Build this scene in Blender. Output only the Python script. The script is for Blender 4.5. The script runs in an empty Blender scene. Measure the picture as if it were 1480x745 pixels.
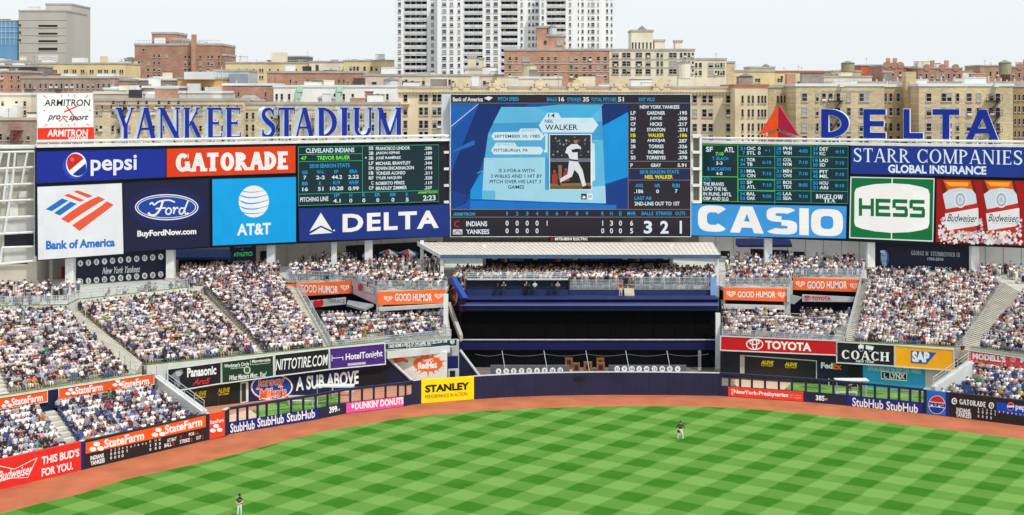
import bpy, bmesh, math, random
import numpy as np
from mathutils import Vector
random.seed(7); np.random.seed(7)
R = math.radians
SC = bpy.context.scene
COL = SC.collection
# ---------------------------------------------------------------- camera, light, exposure
F, H, VH, UC = 2056.0, 33.0, 135.0, 740.0          # focal length in photo pixels, eye height, horizon row, centre column
cam_d = bpy.data.cameras.new('camera'); cam = bpy.data.objects.new('camera', cam_d); COL.objects.link(cam)
cam.location = (0, 0, H); cam.rotation_euler = (R(90), 0, 0)
cam_d.sensor_width = 36.0; cam_d.lens = F/1480*36; cam_d.shift_y = -(372.5-VH)/1480
cam_d.clip_start = 1; cam_d.clip_end = 6000
SC.camera = cam
SUN_EL, SUN_AZ = 56, 142        # azimuth clockwise from +Y (the view axis): behind and to the right
w = bpy.data.worlds.new('World'); SC.world = w; w.use_nodes = True
nt = w.node_tree; nt.nodes.clear()
out = nt.nodes.new('ShaderNodeOutputWorld'); bg = nt.nodes.new('ShaderNodeBackground')
sky = nt.nodes.new('ShaderNodeTexSky'); sky.sky_type = 'NISHITA'; sky.sun_disc = False
sky.sun_elevation = R(SUN_EL); sky.sun_rotation = R(SUN_AZ); sky.dust_density = 3.0; sky.ozone_density = 1.0
mx = nt.nodes.new('ShaderNodeMix'); mx.data_type = 'RGBA'; mx.inputs[0].default_value = 0.84
mx.inputs[7].default_value = (8.35, 8.85, 9.1, 1)      # thin bright overcast veil
nt.links.new(sky.outputs[0], mx.inputs[6]); nt.links.new(mx.outputs[2], bg.inputs[0])
bg.inputs[1].default_value = 0.118; nt.links.new(bg.outputs[0], out.inputs[0])
sl = bpy.data.lights.new('sun', 'SUN'); sl.energy = 2.75; sl.angle = R(2.5); sl.color = (1, .95, .88)
so = bpy.data.objects.new('sun', sl); COL.objects.link(so)
sd = Vector((math.sin(R(SUN_AZ))*math.cos(R(SUN_EL)), math.cos(R(SUN_AZ))*math.cos(R(SUN_EL)), math.sin(R(SUN_EL))))
so.rotation_euler = sd.to_track_quat('Z', 'Y').to_euler(); so.location = (60, -60, 120)
SC.view_settings.view_transform = 'Standard'; SC.view_settings.look = 'None'
SC.view_settings.exposure = 0.0; SC.view_settings.gamma = 1.0
# ---------------------------------------------------------------- materials
def lin(c):
    return tuple(((x/255)/12.92 if x/255 <= .04045 else ((x/255+.055)/1.055)**2.4) for x in c)
MATS = {}
def M(c, rough=.6, var=.08, scale=1.5, emit=0, key='', spec=.3, stain=None, streak=False, brick=None):
    k = (tuple(c), rough, var, scale, emit, key, streak, brick, stain)
    if k in MATS: return MATS[k]
    m = bpy.data.materials.new('mat_%s%d' % (key, len(MATS))); m.use_nodes = True
    n = m.node_tree; b = n.nodes['Principled BSDF']; L = lin(c)
    b.inputs['Roughness'].default_value = rough; b.inputs['Specular IOR Level'].default_value = spec
    if emit:
        b.inputs['Base Color'].default_value = (L[0]*.1, L[1]*.1, L[2]*.1, 1)
        b.inputs['Emission Color'].default_value = (*L, 1); b.inputs['Emission Strength'].default_value = emit
        tc = n.nodes.new('ShaderNodeTexCoord'); sp = n.nodes.new('ShaderNodeVectorMath'); sp.operation = 'SNAP'; sp.inputs[1].default_value = (1.3, 9, 1.3); n.links.new(tc.outputs['Object'], sp.inputs[0])
        wn = n.nodes.new('ShaderNodeTexWhiteNoise'); n.links.new(sp.outputs[0], wn.inputs['Vector']); nz = n.nodes.new('ShaderNodeTexNoise'); nz.inputs['Scale'].default_value = .18; n.links.new(tc.outputs['Object'], nz.inputs['Vector'])
        m1 = n.nodes.new('ShaderNodeMath'); m1.operation = 'MULTIPLY_ADD'; n.links.new(wn.outputs['Value'], m1.inputs[0]); m1.inputs[1].default_value = .07*emit; m1.inputs[2].default_value = .86*emit
        m2 = n.nodes.new('ShaderNodeMath'); m2.operation = 'MULTIPLY_ADD'; n.links.new(nz.outputs['Fac'], m2.inputs[0]); m2.inputs[1].default_value = .22*emit; n.links.new(m1.outputs[0], m2.inputs[2]); n.links.new(m2.outputs[0], b.inputs['Emission Strength'])
    elif var:
        tc = n.nodes.new('ShaderNodeTexCoord'); nz = n.nodes.new('ShaderNodeTexNoise'); nz.inputs['Scale'].default_value = scale
        nz.inputs['Detail'].default_value = 6; src = tc.outputs['Object']
        if streak:
            mp = n.nodes.new('ShaderNodeMapping'); mp.inputs['Scale'].default_value = (1, 1, .12); n.links.new(src, mp.inputs[0]); src = mp.outputs[0]
        n.links.new(src, nz.inputs['Vector'])
        r = n.nodes.new('ShaderNodeValToRGB'); lo, hi = 1-var*1.6, 1+var*1.6
        st = stain and lin(stain)
        r.color_ramp.elements[0].position = .32; r.color_ramp.elements[1].position = .68
        r.color_ramp.elements[0].color = (*(st if st else [min(1, x*lo) for x in L]), 1); r.color_ramp.elements[1].color = (*[min(1, x*hi) for x in L], 1)
        n.links.new(nz.outputs['Fac'], r.inputs[0]); last = r.outputs[0]
        if brick:
            mp2 = n.nodes.new('ShaderNodeMapping'); mp2.inputs['Rotation'].default_value = (R(90), 0, 0); n.links.new(tc.outputs['Object'], mp2.inputs[0])
            bk = n.nodes.new('ShaderNodeTexBrick'); bk.inputs['Scale'].default_value = 1.0; bk.inputs['Brick Width'].default_value = brick*2.4; bk.inputs['Row Height'].default_value = brick
            bk.inputs['Mortar Size'].default_value = brick*.09; bk.inputs['Color1'].default_value = (1, 1, 1, 1); bk.inputs['Color2'].default_value = (.78, .76, .74, 1); bk.inputs['Mortar'].default_value = (.86, .86, .86, 1)
            n.links.new(mp2.outputs[0], bk.inputs['Vector'])
            mm = n.nodes.new('ShaderNodeMix'); mm.data_type = 'RGBA'; mm.blend_type = 'MULTIPLY'; mm.inputs[0].default_value = 1
            n.links.new(last, mm.inputs[6]); n.links.new(bk.outputs['Color'], mm.inputs[7]); last = mm.outputs[2]
        n.links.new(last, b.inputs['Base Color'])
    else:
        b.inputs['Base Color'].default_value = (*L, 1)
    MATS[k] = m; return m
def led(c, e=1.0): return M(c, .5, 0, emit=e*.9, key='led')
def paint(c): return M(c, .45, .05, .8, key='paint')
WHITE = paint((238, 240, 240)); NAVY = paint((24, 32, 66)); NAVYW = paint((22, 30, 58)); BLACK = M((14, 14, 18), .5, .1, 1, key='black')
CONC = M((178, 175, 166), .85, .1, .5, key='concrete'); STEEL = M((196, 202, 206), .4, .06, 2, key='steel'); WSTEEL = M((226, 228, 226), .5, .06, 1, key='whitesteel')
BEIGE = M((188, 182, 168), .85, .06, .3, key='precast'); GLASS = M((40, 48, 58), .15, .1, 1, key='glass', spec=.6)
DKSTEEL = M((40, 42, 58), .5, .08, 1, key='darksteel'); RAILM = M((184, 192, 196), .35, .05, 2, key='rail')
# ---------------------------------------------------------------- geometry helpers
ORG = {}
def org(o): return Vector(ORG.get(o.name, (0, 0, 0)))
def P(u, v, D): return Vector(((u-UC)*D/F, D, H-(v-VH)*D/F))
def G(u, v, z=0.0):
    D = (H-z)*F/(v-VH); return Vector(((u-UC)*D/F, D, z))
def Dz(v, z): return (H-z)*F/(v-VH)
class MB:
    def __init__(s): s.v = []; s.f = []; s.m = []; s.mats = []
    def mi(s, m):
        if m is None: return 0
        if m not in s.mats: s.mats.append(m)
        return s.mats.index(m)
    def poly(s, pts, m=None):
        i = len(s.v); s.v += [tuple(p) for p in pts]; s.f.append(tuple(range(i, i+len(pts)))); s.m.append(s.mi(m))
    def hexa(s, b, t, m=None):
        i = len(s.v); n = len(b); s.v += [tuple(p) for p in b]+[tuple(p) for p in t]; k = s.mi(m)
        s.f.append(tuple(range(i+n-1, i-1, -1))); s.f.append(tuple(range(i+n, i+2*n)))
        for j in range(n): s.f.append((i+j, i+(j+1) % n, i+n+(j+1) % n, i+n+j))
        s.m += [k]*(n+2)
    def box(s, x0, x1, y0, y1, z0, z1, m=None):
        s.hexa([(x0, y0, z0), (x1, y0, z0), (x1, y1, z0), (x0, y1, z0)], [(x0, y0, z1), (x1, y0, z1), (x1, y1, z1), (x0, y1, z1)], m)
    def bar(s, a, b, wd, ht, m=None):            # horizontal-ish bar a->b; wd across, ht up; a,b at bottom centre
        a = Vector(a); b = Vector(b); d = (b-a); d2 = Vector((d.x, d.y, 0)); d2 = d2.normalized() if d2.length > 1e-6 else Vector((1, 0, 0))
        n = Vector((-d2.y, d2.x, 0))*wd/2; h = Vector((0, 0, ht))
        s.hexa([a-n, b-n, b+n, a+n], [a-n+h, b-n+h, b+n+h, a+n+h], m)
    def tube(s, a, b, r, n=6, m=None, r2=None):
        a = Vector(a); b = Vector(b); d = (b-a).normalized(); x = d.orthogonal().normalized(); y = d.cross(x); r2 = r if r2 is None else r2
        s.hexa([a+(x*math.cos(t)+y*math.sin(t))*r for t in [2*math.pi*k/n for k in range(n)]], [b+(x*math.cos(t)+y*math.sin(t))*r2 for t in [2*math.pi*k/n for k in range(n)]], m)
    def build(s, name, mat, parent=None):
        me = bpy.data.meshes.new(name); o = org(parent) if parent else Vector()
        v = np.array(s.v, dtype=float)-np.array(o) if len(s.v) else []
        me.from_pydata([tuple(x) for x in v], [], s.f)
        mats = s.mats if s.mats else [mat]
        for m in mats: me.materials.append(m)
        if s.mats: me.polygons.foreach_set('material_index', s.m)
        ob = bpy.data.objects.new(name, me); COL.objects.link(ob)
        if parent: ob.parent = parent; ORG[ob.name] = tuple(o)
        return ob
def tag(o, label=None, cat=None, group=None, kind=None):
    if label: o['label'] = label
    if cat: o['category'] = cat
    if group: o['group'] = group
    if kind: o['kind'] = kind
    return o
def thing(name, label, cat, loc, group=None):
    o = bpy.data.objects.new(name, None); COL.objects.link(o); o.location = loc; o.empty_display_size = .2
    ORG[o.name] = tuple(loc); return tag(o, label, cat, group)
def struct(mb, name, mat): return tag(mb.build(name, mat), kind='structure')
class Pl:                                        # a vertical plane seen left to right
    def __init__(s, a, b): s.A = Vector((a[0], a[1], 0)); s.B = Vector((b[0], b[1], 0)); s.d = (s.B-s.A).normalized(); s.n = Vector((s.d.y, -s.d.x, 0))
    def D(s, u):
        k = (u-UC)/F; t = (k*s.A.y-s.A.x)/(s.d.x-k*s.d.y); return s.A.y+t*s.d.y
    def p(s, u, v, off=0.0): return P(u, v, s.D(u))+s.n*off
    def loc(s, u, v):
        q = P(u, v, s.D(u)); return ((q-s.A).dot(s.d), q.z)
    def w(s, x, z, off=0.0): return s.A+s.d*x+s.n*off+Vector((0, 0, z))
    def back(s, k): return Pl(s.A-s.n*k, s.B-s.n*k)
def PlU(u0, D0, u1, D1): return Pl(P(u0, VH, D0), P(u1, VH, D1))
TC = {}
def text2d(s, bold, shear, sp, ext):
    k = (s, bold, shear, sp, ext)
    if k in TC: return TC[k]
    c = bpy.data.curves.new('t', 'FONT'); c.body = s; c.size = 1; c.offset = bold; c.shear = shear; c.space_character = sp
    c.resolution_u = 3; c.extrude = .5 if ext else 0
    if '\n' in s: c.align_x = 'CENTER'
    o = bpy.data.objects.new('t', c); me = bpy.data.meshes.new_from_object(o)
    v = np.array([tuple(q.co) for q in me.vertices]); f = [tuple(p.vertices) for p in me.polygons]
    bpy.data.objects.remove(o); bpy.data.curves.remove(c); bpy.data.meshes.remove(me)
    lo = v[:, :2].min(0); hi = v[:, :2].max(0); v[:, :2] = (v[:, :2]-lo)/np.maximum(hi-lo, 1e-6); TC[k] = (v, f); return TC[k]
def arc(cx, cy, rx, ry, a0, a1, tx, ty, n=14):
    q = []
    for k in range(n):
        t0 = R(a0+(a1-a0)*k/n); t1 = R(a0+(a1-a0)*(k+1)/n); c = lambda t, a, b: (cx+a*math.cos(t), cy+b*math.sin(t))
        q.append([c(t0, rx, ry), c(t1, rx, ry), c(t1, rx-tx, ry-ty), c(t0, rx-tx, ry-ty)])
    return q
def strip(pts, ws):
    pts = [Vector((p[0], p[1])) for p in pts]; n = len(pts)
    if not hasattr(ws, '__len__'): ws = [ws]*n
    L = []; Rr = []
    for i in range(n):
        d = (pts[min(i+1, n-1)]-pts[max(i-1, 0)]); d = d.normalized() if d.length > 1e-9 else Vector((1, 0)); m = Vector((-d.y, d.x))*ws[i]/2
        L.append(pts[i]+m); Rr.append(pts[i]-m)
    return [[tuple(Rr[i]), tuple(Rr[i+1]), tuple(L[i+1]), tuple(L[i])] for i in range(n-1)]
def smooth(pts, n=5):
    out = []; P4 = [pts[0]]+list(pts)+[pts[-1]]
    for i in range(len(pts)-1):
        a, b, c, d = P4[i:i+4]
        for k in range(n):
            t = k/n; out.append(tuple(.5*((2*b[j])+(c[j]-a[j])*t+(2*a[j]-5*b[j]+4*c[j]-d[j])*t*t+(3*b[j]-a[j]-3*c[j]+d[j])*t**3) for j in (0, 1)))
    return out+[tuple(pts[-1])]
def serif_glyph(ch, th, tn, sh, sl):
    q = []; rc = lambda x0, y0, x1, y1: q.append([(x0, y0), (x1, y0), (x1, y1), (x0, y1)])
    V = lambda x, wd, y0=0, y1=1: rc(x-wd/2, y0, x+wd/2, y1)
    def S(x, y, wd): rc(x-wd/2-sl, 0 if y == 0 else 1-sh, x+wd/2+sl, sh if y == 0 else 1)
    dg = lambda x0, y0, x1, y1, wd: q.append([(x0-wd/2, y0), (x0+wd/2, y0), (x1+wd/2, y1), (x1-wd/2, y1)])
    wd = .75
    if ch == 'Y': dg(.4, .4, .12, 1, th); dg(.44, .4, .72, 1, tn); V(.42, th, 0, .46); S(.12, 1, th); S(.72, 1, tn); S(.42, 0, th); wd = .86
    elif ch == 'A': dg(.1, 0, .39, 1, tn); dg(.7, 0, .41, 1, th); rc(.2, .3, .58, .3+tn); S(.1, 0, tn); S(.7, 0, th); wd = .82
    elif ch == 'N': V(.13, tn); V(.7, tn); dg(.7, 0, .13, 1, th); S(.13, 0, tn); S(.1, 1, th*.6); S(.7, 1, tn); wd = .84
    elif ch == 'K': V(.16, th); dg(.26, .42, .62, 1, tn); dg(.68, 0, .34, .56, th); S(.16, 0, th); S(.16, 1, th); S(.62, 1, tn); S(.68, 0, th); wd = .82
    elif ch == 'E': V(.16, th); S(.16, 0, th); S(.16, 1, th); rc(.16, 0, .6, tn); rc(.16, 1-tn, .58, 1); rc(.16, .5-tn/2, .48, .5+tn/2); rc(.56, 0, .6, .2); rc(.54, .8, .58, 1); rc(.45, .4, .48, .6); wd = .66
    elif ch == 'L': V(.16, th); S(.16, 0, th); S(.16, 1, th); rc(.16, 0, .6, tn); rc(.56, 0, .6, .22); wd = .66
    elif ch == 'S':
        pts = smooth([(.53, .78), (.45, .93), (.3, .965), (.15, .89), (.12, .74), (.22, .6), (.36, .49), (.5, .38), (.53, .22), (.43, .07), (.28, .035), (.13, .1), (.08, .25)], 4)
        n = len(pts); q += strip(pts, [tn*.8+(th-tn*.6)*math.sin(math.pi*i/(n-1))**1.5 for i in range(n)]); rc(.51, .72, .55, .98); rc(.06, .02, .1, .28); wd = .64
    elif ch == 'T': V(.36, th); rc(.04, 1-tn, .68, 1); rc(.04, .78, .08, 1); rc(.64, .78, .68, 1); S(.36, 0, th); wd = .72
    elif ch == 'D': V(.16, th); q += arc(.16, .5, .54, .5, -90, 90, th, tn); S(.16, 0, th*.8); S(.16, 1, th*.8); wd = .76
    elif ch == 'I': V(.16, th); S(.16, 0, th); S(.16, 1, th); wd = .34
    elif ch == 'U': V(.14, th, .3); V(.66, tn, .3); q += arc(.40-th*.12, .3, .26+th*.38, .3, 180, 360, th*.8, tn); S(.14, 1, th); S(.66, 1, tn); wd = .8
    elif ch == 'M': V(.13, tn); V(.87, th); dg(.5, 0, .13, 1, th); dg(.5, 0, .86, 1, tn); S(.13, 0, tn); S(.87, 0, th); S(.12, 1, tn); S(.88, 1, th); wd = 1.0
    elif ch in 'RP':
        V(.16, th); q += arc(.16, .73, .44, .27, -90, 90, th, tn); S(.16, 0, th); S(.16, 1, th*.8); wd = .66
        if ch == 'R': dg(.66, 0, .34, .48, th); S(.68, 0, th*.7); wd = .78
    elif ch == 'B': V(.16, th); q += arc(.16, .755, .38, .245, -90, 90, th, tn); q += arc(.16, .265, .44, .265, -90, 90, th, tn); wd = .68
    elif ch == 'C': q += arc(.42, .5, .38, .5, 42, 318, th, tn, 22); rc(.68, .68, .72, .98); rc(.68, .02, .72, .3); wd = .78
    elif ch == 'G': q += arc(.42, .5, .38, .5, 42, 318, th, tn, 22); rc(.7, .7, .74, .98); V(.7, th, .04, .42); rc(.54, .38, .8, .38+sh); wd = .86
    elif ch == 'O': q += arc(.43, .5, .39, .5, 0, 360, th, tn, 28); wd = .86
    elif ch == 'H': V(.16, th); V(.66, th); rc(.16, .5-tn/2, .66, .5+tn/2); [S(x, y, th) for x in (.16, .66) for y in (0, 1)]; wd = .82
    elif ch == 'W': dg(.28, 0, .1, 1, th); dg(.32, 0, .5, 1, tn); dg(.72, 0, .52, 1, th); dg(.76, 0, .94, 1, tn); S(.1, 1, th); S(.94, 1, tn); S(.51, 1, th); wd = 1.04
    else: wd = .35
    return wd, q
def serif_polys(s, th, tn, sh, sl, gap=.05):
    x = 0; q = []
    for ch in s:
        wd, g = serif_glyph(ch, th, tn, sh, sl); q += [[(a+x, b) for a, b in p] for p in g]; x += wd+gap
    xs = [a for p in q for a, b in p]; ys = [b for p in q for a, b in p]; lx, hx, ly, hy = min(xs), max(xs), min(ys), max(ys)
    return [[((a-lx)/(hx-lx), (b-ly)/(hy-ly)) for a, b in p] for p in q]
# ---------------------------------------------------------------- signs
def sarc(cx, cy, rx, ry, a0, a1, tx, ty, n=24, p=.62):
    c = lambda t, a, b: (cx+a*math.copysign(abs(math.cos(t))**p, math.cos(t)), cy+b*math.copysign(abs(math.sin(t))**p, math.sin(t))); q = []
    for k in range(n): t0, t1 = R(a0+(a1-a0)*k/n), R(a0+(a1-a0)*(k+1)/n); q.append([c(t0, rx, ry), c(t1, rx, ry), c(t1, rx-tx, ry-ty), c(t0, rx-tx, ry-ty)])
    return q
def fat_polys(txt, tx, ty, gap):
    x = 0; out = []
    for ch in txt:
        rc = lambda x0, y0, x1, y1: [(x0, y0), (x1, y0), (x1, y1), (x0, y1)]; wd = 1.0
        if ch == 'C': g = sarc(.5, .5, .5, .5, 38, 322, tx, ty)
        elif ch == 'O': g = sarc(.5, .5, .5, .5, 0, 360, tx, ty, 36)
        elif ch == 'I': g = [rc(0, 0, tx, 1)]; wd = tx
        elif ch == 'A': g = [[(0, 0), (tx*1.05, 0), (.5+tx*.45, 1), (.5-tx*.5, 1)], [(1.1-tx*1.05, 0), (1.1, 0), (.6+tx*.45, 1), (.6-tx*.45, 1)], rc(.25, .2, .85, .2+ty*.9)]; wd = 1.1
        elif ch == 'H': g = [rc(0, 0, tx, 1), rc(1-tx, 0, 1, 1), rc(tx, .5-ty/2, 1-tx, .5+ty/2)]
        elif ch == 'E': g = [rc(0, 0, tx, 1), rc(tx, 0, .98, ty), rc(tx, .5-ty/2, .92, .5+ty/2), rc(tx, 1-ty, .98, 1)]
        else:
            h = ty; g = [rc(.06, 1-h, .97, 1), rc(0, .5, tx, 1-h*.25), rc(tx, .5-h*.5, .94, .5+h*.5), rc(1-tx, h*.25, 1, .5), rc(.03, 0, .94, h)] if tx < .25 else sarc(.5, .73, .48, .27, 30, 270, tx*.95, ty*.82)+sarc(.5, .27, .5, .27, 90, -150, tx, ty*.82)
        out += [[(a+x, b) for a, b in p] for p in g]; x += wd+gap
    x -= gap; return [[(a/x, b) for a, b in p] for p in out]
def zc(ox, oy, s): return lambda x, y: (ox+x/s, oy+y/s)
class Sign:
    def __init__(s, name, label, cat, pl, quad, mat, depth=.25, conv=None, frame=None, fw=.12, group=None, panel='panel', fout=True):
        s.c = conv or (lambda x, y: (x, y)); s.pl = pl; s.parts = {}; s.k = 0
        if len(quad) == 2: (a, b), (c, d) = quad; quad = [(a, b), (c, b), (c, d), (a, d)]
        q = [s.c(*p) for p in quad]; s.q = q
        tl, tr, br, bl = [pl.p(*p) for p in q]; s.base = (bl+br)/2
        s.t = thing(name, label, cat, s.base, group)
        mb = MB(); n = -pl.n*depth; mb.hexa([bl, br, br+n, bl+n], [tl, tr, tr+n, tl+n]); mb.build(panel, mat, s.t)
        if frame:
            mb = MB(); cs = [tl, tr, br, bl]; f = pl.n*.06; ctr = (tl+tr+br+bl)/4
            for i in range(4):
                a, b = cs[i], cs[(i+1) % 4]; d = (b-a).normalized(); inn = (ctr-(a+b)/2); inn = (inn-d*inn.dot(d)).normalized()*fw
                if fout: o = -inn; mb.hexa([a+o-d*(fw if i % 2 == 0 else 0), b+o+d*(fw if i % 2 == 0 else 0), b+d*(fw if i % 2 == 0 else 0), a-d*(fw if i % 2 == 0 else 0)], [x+f for x in (a+o-d*(fw if i % 2 == 0 else 0), b+o+d*(fw if i % 2 == 0 else 0), b+d*(fw if i % 2 == 0 else 0), a-d*(fw if i % 2 == 0 else 0))])
            mb.build('frame', frame, s.t)
    def mb(s, part, mat):
        if (part, mat) not in s.parts: s.parts[(part, mat)] = MB()
        return s.parts[(part, mat)]
    def off(s): s.k += 1; return .02+.001*s.k
    def rect(s, b):
        u0, v0 = s.c(b[0], b[1]); u1, v1 = s.c(b[2], b[3]); um = (u0+u1)/2
        return s.pl.loc(u0, v0)[0], s.pl.loc(um, v1)[1], s.pl.loc(u1, v1)[0], s.pl.loc(um, v0)[1]
    def text(s, st, b, mat, bold=.0, shear=0.0, sp=1.0, part='lettering'):
        x0, z0, x1, z1 = s.rect(b); x0, x1 = (x0+(x1-x0)*.27, x0+(x1-x0)*.73) if st == '1' else (x0, x1); v, f = text2d(st, bold, shear, sp, False); o = s.off(); mb = s.mb(part, mat); i = len(mb.v)
        for a in v: mb.v.append(tuple(s.pl.w(x0+(x1-x0)*a[0], z0+(z1-z0)*a[1], o)))
        mb.f += [tuple(j+i for j in p) for p in f]; mb.m += [0]*len(f)
    def polys(s, ps, b, mat, part='lettering'):      # unit-square polygons into a pixel box
        x0, z0, x1, z1 = s.rect(b); mb = s.mb(part, mat); o = s.off()
        for j, p in enumerate(ps): mb.poly([s.pl.w(x0+(x1-x0)*a, z0+(z1-z0)*c, o+.0004*j) for a, c in p])
        s.k += int(.0004*len(ps)/.001)+1
    def serif(s, st, b, mat, th=.15, tn=.06, sh=.04, sl=.06, gap=.05): s.polys(serif_polys(st, th, tn, sh, sl, gap), b, mat)
    def shape(s, pts, mat, part='emblem'):
        o = s.off(); s.mb(part, mat).poly([s.pl.p(*s.c(*p), o) for p in pts])
    def box(s, b, mat, part='emblem'):
        x0, z0, x1, z1 = s.rect(b); o = s.off(); s.mb(part, mat).poly([s.pl.w(x0, z0, o), s.pl.w(x1, z0, o), s.pl.w(x1, z1, o), s.pl.w(x0, z1, o)])
    def ell(s, cx, cy, rx, ry, mat, part='emblem', a0=0, a1=360, n=28, rot=0):
        o = s.off(); ca, sa = math.cos(R(rot)), math.sin(R(rot)); pts = []
        for k in range(n):
            t = R(a0+(a1-a0)*k/(n if a1-a0 == 360 else n-1)); x, y = rx*math.cos(t), -ry*math.sin(t)
            pts.append(s.pl.p(*s.c(cx+x*ca-y*sa, cy+x*sa+y*ca), o))
        s.mb(part, mat).poly(pts)
    def line(s, pts, wpx, mat, part='emblem', sm=False):
        pts = [s.c(*p) for p in pts]
        if sm: pts = smooth(pts)
        L = [s.pl.loc(*p) for p in pts]; px = s.pl.D(pts[0][0])/F; o = s.off(); mb = s.mb(part, mat)
        ws = [k*px for k in wpx] if hasattr(wpx, '__len__') else wpx*px
        for j, p in enumerate(strip(L, ws)): mb.poly([s.pl.w(a, c, o+.0003*j) for a, c in p])
        s.k += int(.0003*len(L)/.001)+1
    def done(s):
        for (part, mat), mb in s.parts.items():
            if mb.v: mb.build(part, mat, s.t)
        return s.t
# ---------------------------------------------------------------- ground, grass, warning track
def sheet(name, pts, mat): mb = MB(); mb.poly(pts); return struct(mb, name, mat)
sheet('city_ground', [(-3000, -200, -.06), (3000, -200, -.06), (3000, 5000, -.06), (-3000, 5000, -.06)], M((120, 120, 116), .9, .1, .05, key='asphalt'))
W = [(0, 708), (117, 680), (122, 678.8), (298, 637), (303, 636), (327, 631), (332, 627.5), (461, 606), (500, 598), (583, 588), (600, 584.6), (609, 583.6), (685, 577.6), (700, 576.5), (740, 574.2), (790, 572.4), (837, 571.4), (885, 571), (960, 571.2), (1035, 572.4), (1052, 573.3), (1162, 581), (1223, 586.5), (1334, 598), (1339, 598.6), (1367, 602), (1373, 602.8), (1480, 616)]
WP = [(u, G(u, v)) for u, v in W]
def wallp(u):
    if u < 0: a, b = WP[0], WP[3]; t = (u-a[0])/(b[0]-a[0]); return a[1]+(b[1]-a[1])*t*.85
    if u > 1480: a, b = WP[-2], WP[-1]; t = (u-b[0])/(b[0]-a[0]); return b[1]+(b[1]-a[1])*t*.9
    for (u0, p0), (u1, p1) in zip(WP, WP[1:]):
        if u0 <= u <= u1:
            k = (u-UC)/F; d = p1-p0; den = d.x-k*d.y
            t = (k*p0.y-p0.x)/den if abs(den) > 1e-6 else 0; return p0+d*t
edge = [wallp(-260)]+[p for u, p in WP]+[wallp(1640)]
track_m = M((174, 101, 68), .95, .1, .35, key='clay')
sheet('warning_track', [(-90, 40, 0)]+[(p.x, p.y, 0) for p in edge]+[(100, 110, 0), (100, 40, 0)], track_m)
def grass_mat(a, b, cd, cl, wds, seed):
    m = bpy.data.materials.new('mat_grass%d' % seed); m.use_nodes = True; n = m.node_tree; bs = n.nodes['Principled BSDF']; bs.inputs['Roughness'].default_value = .9; bs.inputs['Specular IOR Level'].default_value = .1
    tc = n.nodes.new('ShaderNodeTexCoord'); outs = []
    nzw = n.nodes.new('ShaderNodeTexNoise'); nzw.inputs['Scale'].default_value = .8; n.links.new(tc.outputs['Object'], nzw.inputs['Vector'])
    for ang, wdt, amp in ((a, wds[0], 1.08), (b, wds[1], .86)):  # stripe weights put the mown blades' view-dependent sheen into the colour
        vm = n.nodes.new('ShaderNodeVectorMath'); vm.operation = 'DOT_PRODUCT'; n.links.new(tc.outputs['Object'], vm.inputs[0]); vm.inputs[1].default_value = (math.cos(R(ang)), -math.sin(R(ang)), 0)
        s1 = n.nodes.new('ShaderNodeMath'); s1.operation = 'MULTIPLY_ADD'; n.links.new(vm.outputs['Value'], s1.inputs[0]); s1.inputs[1].default_value = math.pi/wdt; s1.inputs[2].default_value = .6
        wv = n.nodes.new('ShaderNodeMath'); wv.operation = 'MULTIPLY_ADD'; n.links.new(nzw.outputs['Fac'], wv.inputs[0]); wv.inputs[1].default_value = .6; n.links.new(s1.outputs[0], wv.inputs[2])
        sn = n.nodes.new('ShaderNodeMath'); sn.operation = 'SINE'; n.links.new(wv.outputs[0], sn.inputs[0])
        mr = n.nodes.new('ShaderNodeMapRange'); mr.interpolation_type = 'SMOOTHSTEP'; n.links.new(sn.outputs[0], mr.inputs[0]); mr.inputs[1].default_value = -.24; mr.inputs[2].default_value = .24; mr.inputs[4].default_value = amp; outs.append(mr.outputs[0])
    ad = n.nodes.new('ShaderNodeMath'); ad.operation = 'ADD'; n.links.new(outs[0], ad.inputs[0]); n.links.new(outs[1], ad.inputs[1])
    nz = n.nodes.new('ShaderNodeTexNoise'); nz.inputs['Scale'].default_value = 5; nz.inputs['Detail'].default_value = 9; nz.inputs['Roughness'].default_value = .7; n.links.new(tc.outputs['Object'], nz.inputs['Vector'])
    nz2 = n.nodes.new('ShaderNodeTexNoise'); nz2.inputs['Scale'].default_value = .35; nz2.inputs['Detail'].default_value = 4; n.links.new(tc.outputs['Object'], nz2.inputs['Vector'])
    a2 = n.nodes.new('ShaderNodeMath'); a2.operation = 'MULTIPLY_ADD'; n.links.new(nz.outputs['Fac'], a2.inputs[0]); a2.inputs[1].default_value = .95; n.links.new(ad.outputs[0], a2.inputs[2])
    a3 = n.nodes.new('ShaderNodeMath'); a3.operation = 'MULTIPLY_ADD'; n.links.new(nz2.outputs['Fac'], a3.inputs[0]); a3.inputs[1].default_value = .8; n.links.new(a2.outputs[0], a3.inputs[2])
    r = n.nodes.new('ShaderNodeValToRGB'); r.color_ramp.elements[0].position = .1; r.color_ramp.elements[1].position = .86
    mp = n.nodes.new('ShaderNodeMapRange'); n.links.new(a3.outputs[0], mp.inputs[0]); mp.inputs[1].default_value = .3; mp.inputs[2].default_value = 3.15
    n.links.new(mp.outputs[0], r.inputs[0]); r.color_ramp.elements[0].color = (*lin(cd), 1); r.color_ramp.elements[1].color = (*lin(cl), 1)
    n.links.new(r.outputs[0], bs.inputs['Base Color']); return m
GE = [(0, 742), (118, 713.6), (183, 692.7), (262, 675.6), (350, 654.7), (404, 640), (467, 624.5), (560, 608), (583, 604.4), (678, 595.8), (778, 590.2), (860, 587.6), (960, 587), (1060, 589.5), (1144, 596), (1200, 602), (1320, 616), (1480, 635)]
_r = random.Random(2); GE = [((1-f)*a[0]+f*b[0], (1-f)*a[1]+f*b[1]+(_r.uniform(-.35, .35) if f else 0)) for a, b in zip(GE, GE[1:]) for f in (0, .17, .33, .5, .67, .83)]+[GE[-1]]
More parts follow.
